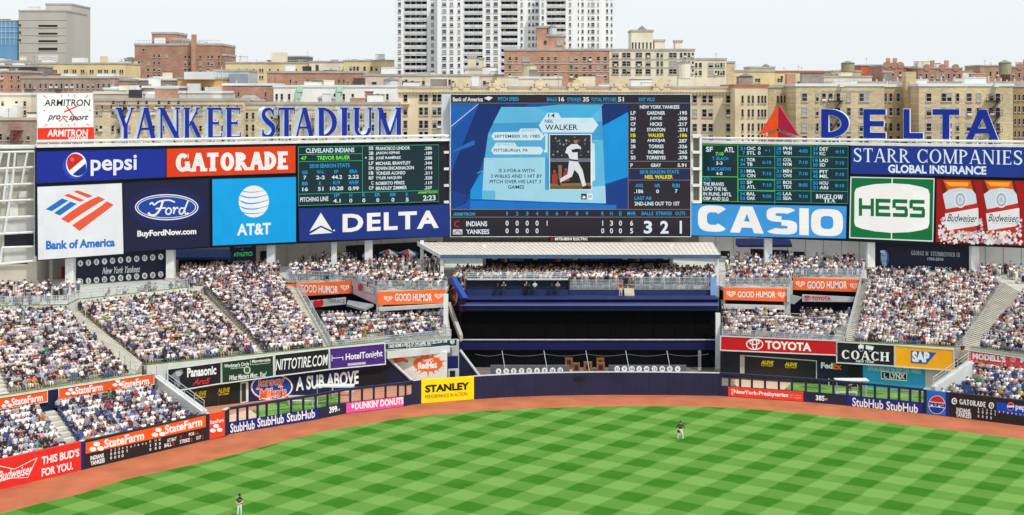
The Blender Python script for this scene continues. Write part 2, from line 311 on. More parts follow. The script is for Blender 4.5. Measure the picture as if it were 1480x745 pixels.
gp = [G(u, v) for u, v in GE]; gl = gp[0]+(gp[0]-gp[24])*.8; gr = gp[-1]+(gp[-1]-gp[-7])*1.2
GRASS = grass_mat(34.5, -55.5, (36, 102, 0), (108, 150, 70), (2.33, 2.46), 1)
sheet('grass_field', [(-60, 40, .004), (gl.x, gl.y, .004)]+[(p.x, p.y, .004) for p in gp]+[(gr.x, gr.y, .004), (80, 40, .004)], GRASS)
def V3(p, z): return Vector((p.x, p.y, z))
def qz(pl, u0, u1, z0, z1):
    vv = lambda u, z: VH+(H-z)*F/pl.D(u)
    return [(u0, vv(u0, z1)), (u1, vv(u1, z1)), (u1, vv(u1, z0)), (u0, vv(u0, z0))]
# main planes
SPL = PlU(245, Dz(528, 4.9), 555, Dz(497, 4.9)); SPR = PlU(1042, Dz(487, 4.9), 1378, Dz(505.5, 4.9))
BL = PlU(53, 171, 650, 195); BR = PlU(1000, 199, 1477, 182.5); SCR = PlU(651, 195, 998, 195)
# bullpens
gm = grass_mat(70, -20, (60, 112, 30), (118, 158, 74), (2.2, 2.2), 2); sand = M((205, 178, 150), .95, .06, 1, key='sand')
def gpoly(name, pts, z, mat): sheet(name, [G(u, v, 0)+Vector((0, 0, z)) for u, v in pts], mat)
gpoly('bullpen_clay', [(300, 640), (600, 588), (640, 545), (560, 545), (360, 570), (240, 590)], -.012, M((186, 130, 100), .95, .06, 1, key='clay2'))
gpoly('bullpen_mound', [(332, 616), (392, 603), (405, 588), (352, 594), (326, 602)], -.004, sand)
gpoly('bullpen_grass', [(378, 604), (488, 589), (492, 570), (400, 582), (362, 593)], .004, gm)
gpoly('bullpen_clay', [(1030, 585), (1345, 612), (1390, 560), (1230, 540), (1035, 535)], -.012, M((186, 130, 100), .95, .06, 1, key='clay2'))
gpoly('bullpen_mound', [(1064, 566), (1130, 574), (1150, 552), (1062, 546)], -.004, sand)
gpoly('bullpen_grass', [(1126, 571), (1330, 590), (1344, 568), (1146, 551)], .004, gm)
# ---------------------------------------------------------------- outfield walls and fences
NAVP = M((37, 38, 68), .75, .1, .5, key='pad'); POSTM = M((36, 38, 72), .5, .05, 1, key='post')
z2 = zc(0, 550, 3.82); z3 = zc(240, 460, 4.1375); z5 = zc(540, 460, 4.625); z7 = zc(1010, 370, 2.98); z8 = zc(1200, 370, 2.76); z9 = zc(1320, 490, 4.97)
def wall_sign(name, label, cat, u0, u1, z0, z1, mat, conv=None, depth=.3, lift=0.0, **k):
    a, b = wallp(u0), wallp(u1); pl = Pl(a, b)
    if lift: pl = pl.back(-lift)
    return Sign(name, label, cat, pl, [(x, y) for x, y in qz(pl, u0, u1, z0, z1)], mat, depth, None, **k)
def setconv(s, c): s.c = c; return s
BUDRED = paint((222, 46, 40)); ORANGE = paint((238, 92, 34)); SCOREB = M((40, 34, 36), .6, .08, 1, key='score')
s = wall_sign('wall_banner', 'red padded outfield wall banner with white bow tie outline and beer slogan', 'wall sign', -60, 117, 0, 2.5, BUDRED); setconv(s, z2)
s.text("THIS BUD'S", (230, 398, 437, 443), WHITE, .03); s.text("FOR YOU.", (230, 468, 402, 512), WHITE, .03)
s.line([(204, 428), (80, 490), (-20, 470)], 1.0, WHITE); s.line([(204, 428), (152, 536), (60, 540), (-30, 566)], 1.0, WHITE); s.text('Budweiser', (-14, 482, 180, 538), WHITE, .015, .35)
s.done()
s = wall_sign('outfield_wall', 'long plain blue wall stretch running toward the left field corner', 'wall', -260, -61, 0, 2.5, NAVP); s.done()
def state_logo(s, x, y, k, m, gap):
    for dx, dy, a in ((0, -.45, 60), (-.72, .5, -30), (.72, .35, 30)): s.ell(x+dx*k, y+dy*k, k*.72, k*.5, gap); s.ell(x+dx*k, y+dy*k, k*.62, k*.42, m)
s = wall_sign('wall_scoreboard', 'outfield wall scoreboard with orange banner above black line score', 'scoreboard', 122.5, 298, 0, 2.5, SCOREB, depth=.35); setconv(s, z2)
s.shape([(472, 345), (1135, 193), (1135, 258), (472, 406)], ORANGE, 'banner')
s.text('StateFarm', (575, 302, 795, 352), WHITE, .03); s.text('StateFarm', (910, 226, 1115, 274), WHITE, .03)
state_logo(s, 533, 365, 30, WHITE, ORANGE); state_logo(s, 874, 286, 28, WHITE, ORANGE)
s.text('INDIANS', (498, 410, 572, 434), WHITE, .03); s.text('YANKEES', (498, 437, 577, 462), WHITE, .03)
SCRED = led((225, 70, 40), .9)
for j, x in enumerate((612, 634, 655, 675, 699)):
    y = 392-(x-612)*.2; s.text(str(j+1), (x-4, y-12, x+4, y), WHITE)
    if j < 4: s.text('0', (x-5, y+6, x+5, y+22), WHITE, .02); s.text('0', (x-5, y+28, x+5, y+44), WHITE, .02)
    else: s.text('1', (x-3, y+6, x+4, y+22), WHITE, .02)
for j, x in enumerate((722, 742, 762, 785, 804)): y = 392-(x-612)*.2; s.text(str(j+6) if j < 4 else '10', (x-4, y-12, x+4, y), WHITE)
for x, a, b, h in ((828, '1', '0', 'R'), (857, '3', '0', 'H'), (880, '0', '0', 'E')):
    y = 392-(x-612)*.2; s.text(h, (x-5, y-18, x+5, y-6), WHITE); s.text(a, (x-5, y+2, x+5, y+18), WHITE, .02); s.text(b, (x-5, y+24, x+5, y+40), WHITE, .02)
for t, b in (('AT BAT', (920, 317, 972, 337)), ('POS', (1040, 287, 1070, 305)), ('STRIKE', (990, 323, 1045, 344)), ('BALL', (905, 345, 945, 366)), ('OUT', (1080, 306, 1108, 325))): s.text(t, b, WHITE, .02)
for t, b in (('7', (990, 306, 1002, 324)), ('16', (1076, 283, 1094, 301)), ('2', (1048, 318, 1060, 337)), ('3', (947, 340, 959, 360)), ('1', (1113, 303, 1120, 321))): s.text(t, b, SCRED, .02)
s.done()
s = wall_sign('wall_banner', 'small square red orange banner with three oval logo beside bullpen fence', 'wall sign', 303, 325, .05, 2.45, paint((226, 70, 40))); setconv(s, z2)
s.text('StateFarm', (1159, 214, 1235, 236), WHITE, .02); state_logo(s, 1193, 264, 26, WHITE, paint((226, 70, 40))); s.done()
def wall_run(name, label, us, z0, z1, mat, th=.3):
    ps = [wallp(u) for u in us]; t = thing(name, label, 'wall', (ps[0]+ps[-1])/2); mb = MB()
    for a, b in zip(ps, ps[1:]): pl = Pl(a, b); mb.hexa([a-pl.n*.01, b-pl.n*.01, b-pl.n*th, a-pl.n*th], [V3(a-pl.n*.01, z1), V3(b-pl.n*.01, z1), V3(b-pl.n*th, z1), V3(a-pl.n*th, z1)])
    mb.build('wall_pad', mat, t); mb = MB()
    for a, b in zip(ps, ps[1:]): pl = Pl(a, b); mb.hexa([V3(a+pl.n*.03, z1), V3(b+pl.n*.03, z1), V3(b-pl.n*(th+.03), z1), V3(a-pl.n*(th+.03), z1)], [V3(p, z1+.07) for p in (a+pl.n*.03, b+pl.n*.03, b-pl.n*(th+.03), a-pl.n*(th+.03))])
    mb.build('top_rail', STEEL, t); return t
BPOST = M((24, 38, 110), .5, .06, 1, key='bluepost')
for u0, u1, lab, m in ((117.2, 122.3, 'narrow blue padded post between red banner and wall scoreboard', BPOST), (298.3, 302.7, 'dark padded wall post right of the wall scoreboard', NAVP), (325.4, 331.8, 'padded end post where left bullpen fence begins', NAVP),
                       (1334.6, 1338.6, 'padded end post where right bullpen fence ends', NAVP), (1367.3, 1372.8, 'blue padded post between round soda logo banner and right scoreboard', BPOST)):
    wall_run('wall_post', lab, [u0, u1], 0, 2.5, m)
wall_run('outfield_wall', 'short navy padded wall left of the yellow banner', [597, 608.6], 0, 2.5, NAVP)
pl = Pl(wallp(609), wallp(685)); s = Sign('wall_banner', 'bright yellow tool maker banner on the centre field wall', 'wall sign', pl, qz(pl, 609, 685, .02, 2.5), paint((250, 222, 20)), .3)
setconv(s, z5); BK = M((24, 24, 22), .6, 0, key='ink'); s.text('STANLEY', (345, 438, 640, 488), BK, .045); s.text('PERFORMANCE IN ACTION.', (345, 504, 632, 528), M((130, 110, 20), .6, 0, key='ink')); s.done()
cfw = wall_run('outfield_wall', 'long curved navy padded wall in dead centre field', [685.4, 700, 740, 790, 837, 885, 960, 1035, 1040], 0, 2.45, NAVP)
pl = Pl(wallp(790), wallp(885)); mbx = MB(); o = .03
def text_on(pl, st, b, mat, parent, conv, bold=.03, off=.03, shear=0):
    sg = Sign.__new__(Sign); sg.c = conv; sg.pl = pl; sg.parts = {}; sg.k = 10; sg.t = parent; sg.text(st, b, mat, bold, shear); sg.done()
    for o in parent.children: pass
zm = zc(660, 500, 3.7)
text_on(pl, '408', (628, 163, 675, 186), M((18, 16, 26), .6, 0, key='ink'), cfw, zm, .01); text_on(pl, 'FT', (677, 176, 690, 185), M((18, 16, 26), .6, 0, key='ink'), cfw, zm)
mb = MB()
for x in range(0, 40):                           # pad seams
    u = 690+x*9.2
    if u > 1034: break
    a = wallp(u); b = wallp(u+.35); n = Vector((a.y*0, -1, 0))*.012; mb.hexa([a+n*0-Vector((0, .004, 0)), b-Vector((0, .004, 0)), b, a], [V3(a, 2.43)-Vector((0, .004, 0)), V3(b, 2.43)-Vector((0, .004, 0)), V3(b, 2.43), V3(a, 2.43)])
mb.build('pad_seams', M((34, 33, 66), .8, 0, key='seam'), cfw)
def fence(label, us, posts, skip=()):
    ps = [wallp(u) for u in us]; t = thing('bullpen_fence', label, 'fence', (ps[0]+ps[-1])/2); mb = MB()
    for a, b in zip(ps, ps[1:]): pl = Pl(a, b); mb.hexa([a, b, b-pl.n*.25, a-pl.n*.25], [V3(a, 1.1), V3(b, 1.1), V3(b-pl.n*.25, 1.1), V3(a-pl.n*.25, 1.1)])
    mb.build('wall_pad', NAVP, t); mb = MB()
    for a, b in zip(ps, ps[1:]): pl = Pl(a, b); q = [a+pl.n*.04, b+pl.n*.04, b-pl.n*.28, a-pl.n*.28]; mb.hexa([V3(p, 2.34) for p in q], [V3(p, 2.56) for p in q])
    mb.build('top_rail', POSTM, t)
    for u in posts:
        p = wallp(u); mb = MB(); mb.box(p.x-.11, p.x+.11, p.y+.03, p.y+.25, 1.1, 2.34); mb.build('post', POSTM, t)
    mb = MB()                                    # wire mesh infill, drawn as thin wires
    for a, b in zip(ps, ps[1:]):
        for z in (1.4, 1.7, 2.0): mb.bar(V3(a, z)+Vector((0, .13, 0)), V3(b, z)+Vector((0, .13, 0)), .012, .012)
    mb.build('wire', STEEL, t); return t
lf = fence('navy fence with open posts in front of the left bullpen', [331.9, 461, 500, 583, 597], [343, 357, 372, 385, 402, 420.5, 438, 456, 473, 490, 506, 523, 540, 557, 575, 586, 596])
rf = fence('navy fence with open posts in front of the right bullpen', [1040.2, 1052, 1162, 1223, 1334], [1042, 1054.6, 1070, 1087, 1106, 1126, 1145, 1165, 1185, 1205, 1225, 1245, 1265, 1285, 1300, 1316, 1330])
STUB = paint((22, 42, 128))
s = wall_sign('fence_banner', 'royal blue ticket seller banner repeated three times on left bullpen fence', 'wall sign', 332.5, 460, .05, 1.08, STUB, depth=.05, lift=.06); setconv(s, z3)
for b in ((384, 620, 530, 675), (546, 586, 704, 640), (722, 556, 890, 609)): s.text('StubHub', b, WHITE, .02)
s.done()
s = wall_sign('fence_banner', 'pink doughnut shop banner on the left bullpen fence', 'wall sign', 500.5, 583, .05, 1.08, paint((238, 84, 168)), depth=.05, lift=.06); setconv(s, z3)
s.text("DUNKIN' DONUTS", (1130, 488, 1420, 531), WHITE, .045); s.ell(1116, 525, 9, 14, WHITE); s.done()
text_on(Pl(wallp(461), wallp(500)), '399', (975, 527, 1022, 566), WHITE, lf, z3, .04); text_on(Pl(wallp(461), wallp(500)), 'FT', (1024, 543, 1040, 556), WHITE, lf, z3, .02)
s = wall_sign('fence_banner', 'red orange hospital banner on the right bullpen fence', 'wall sign', 1052.4, 1161, .05, 1.08, paint((228, 66, 44)), depth=.05, lift=.06); zq = zc(1030, 480, 6.21); setconv(s, zq)
s.text('NewYork-Presbyterian', (190, 532, 678, 580), WHITE, .03); s.text('New York is\nDr. Hospital', (694, 560, 796, 602), M((250, 190, 170), .6, 0, key='ink')); s.line([(164, 520), (186, 512)], .8, WHITE); s.line([(164, 548), (186, 566)], .8, WHITE); s.line([(176, 515), (176, 560)], .8, WHITE); s.done()
text_on(Pl(wallp(1162), wallp(1223)), '385', (926, 569, 1005, 617), WHITE, rf, zq, .04); text_on(Pl(wallp(1162), wallp(1223)), 'FT', (1010, 598, 1032, 616), WHITE, rf, zq, .02)
s = wall_sign('fence_banner', 'royal blue ticket seller banner repeated twice on right bullpen fence', 'wall sign', 1223.5, 1333.5, .05, 1.08, STUB, depth=.05, lift=.06); setconv(s, z8)
s.text('StubHub', (88, 571, 212, 606), WHITE, .02); s.text('StubHub', (224, 586, 350, 621), WHITE, .02); s.done()
s = wall_sign('wall_banner', 'blue square soda banner with round red white and blue logo', 'wall sign', 1339.2, 1366.8, .05, 2.45, paint((40, 110, 205))); setconv(s, z9)
def soda(s, cx, cy, rx, ry):
    s.ell(cx, cy, rx*1.08, ry*1.08, WHITE); s.ell(cx, cy-ry*.02, rx, ry, paint((214, 34, 44)), a0=12, a1=168); s.ell(cx, cy+ry*.02, rx, ry, paint((24, 60, 160)), a0=192, a1=348)
soda(s, 170, 474, 56, 62); s.box((112, 455, 232, 492), paint((232, 236, 240))); s.text('PEPSI', (114, 459, 230, 488), paint((24, 50, 140)), .06); s.done()
s = wall_sign('wall_scoreboard', 'black line score board on the right field wall under the seats', 'scoreboard', 1373.4, 1600, 0, 2.5, SCOREB, depth=.35); setconv(s, z9)
s.shape([(598, 452), (830, 484), (830, 556), (598, 522)], paint((24, 70, 190)), 'banner'); soda(s, 700, 486, 24, 28); s.text('pepsi', (735, 474, 835, 524), WHITE, .03)
s.serif('GATORADE', (332, 442, 522, 480), WHITE, .24, .16, .12, .05)
for x, y in ((296, 447), (562, 478)): s.ell(x, y, 20, 24, WHITE); s.text('G', (x-11, y-15, x+11, y+15), SCOREB, .05)
s.text('INDIANS', (312, 498, 412, 532), WHITE, .03); s.text('YANKEES', (306, 530, 418, 566), WHITE, .03)
for j in range(12):
    x = 470+30*j; y = 506+(x-470)*.14
    s.text(str(j+1), (x-5, y-12, x+5, y+4), WHITE)
    if j < 4: s.text('0', (x-5, y+8, x+5, y+28), WHITE, .02); s.text('0', (x-5, y+38, x+5, y+58), WHITE, .02)
    if j == 4: s.text('1', (x-4, y+8, x+4, y+28), WHITE, .02)
s.done()
# ---------------------------------------------------------------- stands
SPOTS = []; BENCH = M((150, 146, 136), .5, .08, 2, key='bench'); SEATB = M((56, 86, 138), .45, .1, 2, key='seat')
def stand(name, label, FL, FR, BLp, BRp, n, key, aisles=(), bench='bench_row', bm=BENCH, occ=.9, rise0=0.0, pitch=.47, seats=False, walls=None):
    t = thing(name, label, 'stand', (FL+FR)/2); mb = MB(); rows = []
    for i in range(n+1):
        f = i/n; rows.append((FL.lerp(BLp, f), FR.lerp(BRp, f)))
    for i in range(n):
        a, b = rows[i]; c, d = rows[i+1]; z = a.z; z2 = b.z
        q = [V3(a, z-1.2), V3(b, z2-1.2), V3(d, z2-1.2), V3(c, z-1.2)]; mb.hexa(q, [V3(a, z), V3(b, z2), V3(d, z2), V3(c, z)])
        L = (b-a).length; dr = (b-a).normalized(); fw = Vector((dr.y, -dr.x, 0)); dep = abs((c-a).dot(fw)); yaw = math.atan2(fw.x, -fw.y)
        spans = []; s0 = 0.0
        for at, aw in sorted(aisles): spans.append((s0, at*L-aw/2)); s0 = at*L+aw/2
        spans.append((s0, L))
        r = MB(); mid = -fw*(dep*.62)
        for x0, x1 in spans:
            if x1-x0 < .6: continue
            p, q2 = a+dr*(x0+.15)+mid, a+dr*(x1-.15)+mid
            if seats:
                k = int((x1-x0-.3)/.52)
                for j in range(k):
                    cpt = p+dr*(.52*j+.26); h = dr*.23; f2 = fw*.2
                    r.hexa([cpt-h+f2+Vector((0, 0, .38)), cpt+h+f2+Vector((0, 0, .38)), cpt+h-f2+Vector((0, 0, .36)), cpt-h-f2+Vector((0, 0, .36))], [cpt-h+f2+Vector((0, 0, .45)), cpt+h+f2+Vector((0, 0, .45)), cpt+h-f2+Vector((0, 0, .43)), cpt-h-f2+Vector((0, 0, .43))])
                    bk = -fw*.24; r.hexa([cpt-h+bk+Vector((0, 0, .3)), cpt+h+bk+Vector((0, 0, .3)), cpt+h+bk*1.25+Vector((0, 0, .3)), cpt-h+bk*1.25+Vector((0, 0, .3))], [cpt-h+bk*1.2+Vector((0, 0, .88)), cpt+h+bk*1.2+Vector((0, 0, .88)), cpt+h+bk*1.45+Vector((0, 0, .88)), cpt-h+bk*1.45+Vector((0, 0, .88))])
            else:
                r.bar(p+Vector((0, 0, .38)), q2+Vector((0, 0, .38)), .3, .06)
                kk = max(2, int((q2-p).length/2.4))
                for j in range(kk+1): pp = p.lerp(q2, j/kk); r.box(pp.x-.04, pp.x+.04, pp.y-.04, pp.y+.04, pp.z, pp.z+.38)
            k = int((x1-x0-.2)/pitch); gapn = 0
            for j in range(k):
                if gapn > 0: gapn -= 1; continue
                if random.random() > occ+.06: gapn = random.choice((0, 0, 1, 2, 4)); continue
                c0 = a+dr*(x0+.1+pitch*(j+.5)+random.uniform(-.1, .1))-fw*(dep*.55+random.uniform(-.08, .1)); SPOTS.append((c0, yaw, key, i, 'sit' if seats or random.random() > .03 else 'stand'))
        if r.v: r.build(bench, bm, t)
    mb.build('terrace_steps', CONC, t)
    if aisles:                                   # aisle half-steps
        mb = MB()
        for at, aw in aisles:
            for i in range(n):
                a, b = rows[i]; c, d = rows[i+1]; p = a.lerp(b, at); q = c.lerp(d, at); dr = (b-a).normalized()*aw*.42; m = p.lerp(q, .5); z = p.z+(q.z-p.z)*.5
                mb.hexa([V3(m-dr, p.z), V3(m+dr, p.z), V3(q+dr, p.z), V3(q-dr, p.z)], [V3(m-dr, z), V3(m+dr, z), V3(q+dr, z), V3(q-dr, z)])
        mb.build('aisle_steps', M((206, 204, 194), .85, .06, 1, key='stair'), t)
    return t, rows
def PZ(u, v, z): return P(u, v, Dz(v, z))
ZF = 4.9; ZC = 9.4
def front(pl, u, back=.9): p = pl.p(u, VH)-pl.n*back; return Vector((p.x, p.y, ZF))
RIBL = Pl(PZ(0, 575, 5.35), PZ(222, 540, 5.35)); rp_ = lambda u, b, z: V3(RIBL.p(u, VH)-RIBL.n*b, z)
ZB = 8.7
A_FL, A_FR = rp_(-170, .75, 5.3), rp_(199, .75, 5.3)
A_BL, A_BR = PZ(-170, 460, ZB), PZ(96, 455, ZB)
tA, rA = stand('bleachers', 'crowded left bleacher section at the left edge, above the orange ribbon boards', A_FL, A_FR, A_BL, A_BR, 23, 'A', aisles=((.46, 1.3),))
B_FL, B_FR, B_BL, B_BR = front(SPL, 212), front(SPL, 380), PZ(111, 447, ZB), PZ(287, 429, ZB)
tB, rB = stand('bleachers', 'crowded bleacher section between the two left aisles, in front of the retired numbers board', B_FL, B_FR, B_BL, B_BR, 21, 'B')
C_FL, C_FR, C_BL, C_BR = front(SPL, 388), front(SPL, 474), PZ(295, 414, ZC), PZ(404, 398, ZC)
tC, rC = stand('bleachers', 'crowded narrow bleacher section beside the left terrace railing', C_FL, C_FR, C_BL, C_BR, 28, 'C')
D_FL, D_FR, D_BL, D_BR = front(SPR, 1234), front(SPR, 1387), PZ(1256, 405, ZC), PZ(1450, 409, ZC)
tD, rD = stand('bleachers', 'crowded right bleacher section in front of the memorial board', D_FL, D_FR, D_BL, D_BR, 29, 'D')
E_FL, E_FR, E_BL, E_BR = PZ(1414, 504, 5.3), PZ(1640, 534, 5.3), PZ(1479, 425, ZC), PZ(1720, 444, ZC)
tE, rE = stand('bleachers', 'crowded bleacher section at the right edge, right of the wide aisle', E_FL, E_FR, E_BL, E_BR, 22, 'E')
# aisles between the blocks
def aisle(name, label, fl, fr, bl, br, n=40, m=None):
    mb = MB()
    for i in range(n):
        a, b, c, d = fl.lerp(bl, i/n), fr.lerp(br, i/n), fl.lerp(bl, (i+1)/n), fr.lerp(br, (i+1)/n)
        mb.hexa([V3(a, a.z-1.5), V3(b, a.z-1.5), V3(d, a.z-1.5), V3(c, a.z-1.5)], [V3(a, a.z), V3(b, a.z), V3(d, a.z), V3(c, a.z)])
    o = mb.build(name, m or M((186, 181, 168), .85, .1, .8, key='stair'))
    return tag(o, label, 'stairs')
dn = Vector((0, 0, .02))
aisle('aisle_stairs', 'pale concrete stairs climbing between the two left most bleacher sections', A_FR-dn, B_FL+Vector((-.2, 0, .2)), A_BR-dn, B_BL-dn)
aisle('aisle_stairs', 'pale concrete stairs climbing beside the narrow left bleacher section', B_FR-dn, C_FL-dn, B_BR-dn, C_BL-dn)
aisle('aisle_stairs', 'pale concrete stairs along the left terrace railing', C_FR-dn, front(SPL, 484)-dn, C_BR-dn, PZ(420, 396, ZC)-dn)
aisle('aisle_stairs', 'wide pale concrete stairs climbing between the right bleacher sections', D_FR-dn, E_FL-dn, D_BR-dn, E_BL-dn)
aisle('aisle_stairs', 'pale concrete stairs along the right terrace railing', front(SPR, 1220)-dn, D_FL-dn, PZ(1247, 396, ZC)-dn, D_BL-dn)
# lower seats
def back_pt(u, v, z): return PZ(u, v, z)
lf0, lf1 = wallp(-170), wallp(300)
def inn(u, d, z): a = wallp(u); b = wallp(u+8); n = Pl(a, b).n; p = a-n*d; return V3(p, z)
tL, rL = stand('lower_seats', 'lower left seating bank of blue seats behind the outfield wall scoreboard', inn(-170, .45, 1.45), inn(297, .45, 1.45), rp_(-170, -.1, 3.55), rp_(224, -.1, 3.55), 8, 'L', aisles=((.575, 1.2),), bench='seat_row', bm=SEATB, seats=True, occ=.96, pitch=.49)
tR, rR = stand('lower_seats', 'lower right seating bank of blue seats behind the black line score wall', inn(1352, .45, 1.45), inn(1600, .45, 1.45), PZ(1403, 533, 3.7), PZ(1640, 562, 3.7), 9, 'R', bench='seat_row', bm=SEATB, seats=True, occ=.78, pitch=.52)
# fascia behind lower seats + ribbon boards
def fascia(name, label, u0, v0, u1, v1, z0, z1, mat, pl=None):
    pl = pl or Pl(PZ(u0, v0, z0), PZ(u1, v1, z0)).back(.15); s = Sign(name, label, 'wall', pl, qz(pl, u0, u1, z0-2, z1), mat, .4, panel='wall_panel'); return s, pl
DNAVY = M((26, 34, 66), .6, .08, .8, key='dnavy')
sA, pLR = fascia('stand_wall', 'dark blue wall under the orange ribbon boards behind the lower left seats', -170, 628, 224, 559, 3.5, 5.3, DNAVY, RIBL); sA.done()
zr = zc(0, 380, 3.92)
for u0, u1, lab, txs, lgs in ((-120, 68, 'left orange ribbon board with white oval logo above the lower left seats', [(62, 86, 236, 128)], [(37, 130, 22)]),
                              (85, 222, 'right orange ribbon board with two white oval logos, ending at the concrete ramp', [(415, 26, 567, 68), (672, -8, 822, 34)], [(390, 62, 22), (650, 14, 22)])):
    s = Sign('ribbon_board', lab, 'ribbon board', pLR.back(-.2), qz(pLR, u0, u1, 4.3, 5.3), ORANGE, .15, None, WSTEEL, .05)
    s.c = z2; [s.text('StateFarm', b, WHITE, .03) for b in txs]; [state_logo(s, *l, WHITE, ORANGE) for l in lgs]; s.done()
sB, pRR = fascia('stand_wall', 'dark blue wall under the red ribbon board behind the lower right seats', 1403, 533, 1640, 562, 3.7, 5.2, DNAVY); sB.done()
RIB = paint((222, 72, 80)); s = Sign('ribbon_board', 'pale red sporting goods ribbon board above the lower right seats', 'ribbon board', pRR.back(-.2), [(1400, 507), (1600, 536), (1600, 554), (1400, 522.5)], RIB, .15, None, WSTEEL, .05)
s.c = z9; s.text("MODELL'S", (426, 113, 664, 158), WHITE, .05); s.text('MO', (770, 140, 880, 178), WHITE, .05); s.ell(717, 150, 21, 19, paint((240, 150, 150))); s.text('MO', (703, 142, 732, 158), RIB, .03); s.done()
# ---------------------------------------------------------------- parapets, railings, ramps
GREENS = M((110, 132, 64), .9, .12, 1, key='planter')
def parapet(label, pts, h, th=.35, drop=1.2):
    t = thing('parapet', label, 'wall', (pts[0]+pts[-1])/2); mb = MB(); c = MB()
    for a, b in zip(pts, pts[1:]):
        mb.bar(V3(a, a.z-drop), V3(b, b.z-drop), th, drop+h); c.bar(V3(a, a.z+h), V3(b, b.z+h), th*.6, .1)
    mb.build('wall', M((208, 210, 204), .8, .06, 1, key='parapet'), t); c.build('planting_strip', GREENS, t)
f3 = lambda pl, u, bk, z: V3(pl.p(u, VH)-pl.n*bk, z)
parapet('pale front parapet with green strip above the four left bullpen boards', [f3(SPL, 243, .35, 4.75), f3(SPL, 556, .35, 4.75)], .3)
parapet('pale concrete wall end between the ramp and the left bullpen boards', [f3(SPL, 213, .35, 4.75), f3(SPL, 242.8, .35, 4.75)], .3, drop=4.7)
parapet('pale front parapet with green strip above the right bullpen boards', [f3(SPR, 1212, .35, 4.75), f3(SPR, 1379, .35, 4.75)], .3)
parapet('pale front parapet above the orange ribbon boards', [rp_(-170, .3, 5.32), rp_(206, .3, 5.32)], .12)
parapet('pale front parapet above the red ribbon board', [PZ(1404, 504.5, 5.3), PZ(1640, 537, 5.3)], .15)
def railing(name, label, pts, h=1.05, post=1.5, glass=False, cat='railing', rails=3, parent=None):
    t = thing(name, label, cat, (pts[0]+pts[-1])/2) if parent is None else parent; mb = MB(); g = MB()
    for a, b in zip(pts, pts[1:]):
        L = (b-a).length; k = max(1, round(L/post))
        for j in range(k+1):
            p = a.lerp(b, j/k); mb.tube(p, p+Vector((0, 0, h)), .035, 5)
        for r in range(rails): z = Vector((0, 0, h*(1-r/rails))); mb.tube(a+z, b+z, .035 if r == 0 else .02, 5)
        if glass: d = (b-a).normalized(); n = Vector((-d.y, d.x, 0))*.012; z0, z1 = Vector((0, 0, .12)), Vector((0, 0, h-.08)); g.hexa([a+n+z0, b+n+z0, b-n+z0, a-n+z0], [a+n+z1, b+n+z1, b-n+z1, a-n+z1])
    mb.build('rails', RAILM, t)
    if glass: g.build('glass_panel', GLZ, t)
    return t
GLZ = bpy.data.materials.new('mat_clear_glass'); GLZ.use_nodes = True; _n = GLZ.node_tree; _b = _n.nodes['Principled BSDF']
_b.inputs['Base Color'].default_value = (*lin((190, 205, 212)), 1); _b.inputs['Alpha'].default_value = .15; _b.inputs['Roughness'].default_value = .15
# ramp walls at the ends of the lower seats
def ramp(label, a, b, th, drop, m=None):
    t = thing('ramp_wall', label, 'wall', (a+b)/2); mb = MB(); d = (b-a); n = Vector((-d.y, d.x, 0)).normalized()*th/2
    mb.hexa([V3(a-n, min(a.z, b.z)-drop), V3(b-n, min(a.z, b.z)-drop), V3(b+n, min(a.z, b.z)-drop), V3(a+n, min(a.z, b.z)-drop)], [a-n, b-n, b+n, a+n]); mb.build('wall', m or M((200, 202, 200), .8, .07, 1, key='parapet2'), t)
    railing('', '', [a+Vector((0, 0, 0)), b], .95, 1.6, parent=t); return t
ramp('sloping concrete ramp wall with railing at the right end of the lower left seats', PZ(226, 543, 4.95), V3(wallp(301)-Pl(wallp(298), wallp(306)).n*.7, 2.7), .7, 3)
ramp('sloping concrete ramp wall with railing at the left end of the lower right seats', V3(wallp(1345)-Pl(wallp(1341), wallp(1350)).n*.9, 2.7), PZ(1402, 522, 5.0), .7, 3)
railing('stair_railing', 'grey railing beside the stairs at the front of the left aisle', [A_FR+Vector((.2, 0, 0)), A_FR.lerp(A_BR, .22)+Vector((.2, 0, 0))], 1.0)
railing('stair_railing', 'grey railing at the front of the wide right aisle', [D_FR+Vector((.3, 0, 0)), D_FR.lerp(D_BR, .25)+Vector((.3, 0, 0))], 1.0)
railing('stair_railing', 'long grey railing sloping down beside the left terrace stairs', [PZ(418, 396, ZC), front(SPL, 482)], 1.15, 1.6, rails=5)
railing('stair_railing', 'long grey railing sloping down beside the right terrace stairs', [PZ(1249, 396, ZC), front(SPR, 1222)], 1.15, 1.6, rails=5)
railing('walkway_railing', 'grey railing along the walkway behind the left bleachers', [V3(A_BL, ZC)+Vector((0, .7, .3)), V3(A_BR, ZC)+Vector((0, .7, .3)), V3(B_BL, ZC)+Vector((0, .7, .3)), V3(B_BR, ZC)+Vector((-1.5, .7, .3))], 1.0, glass=True)
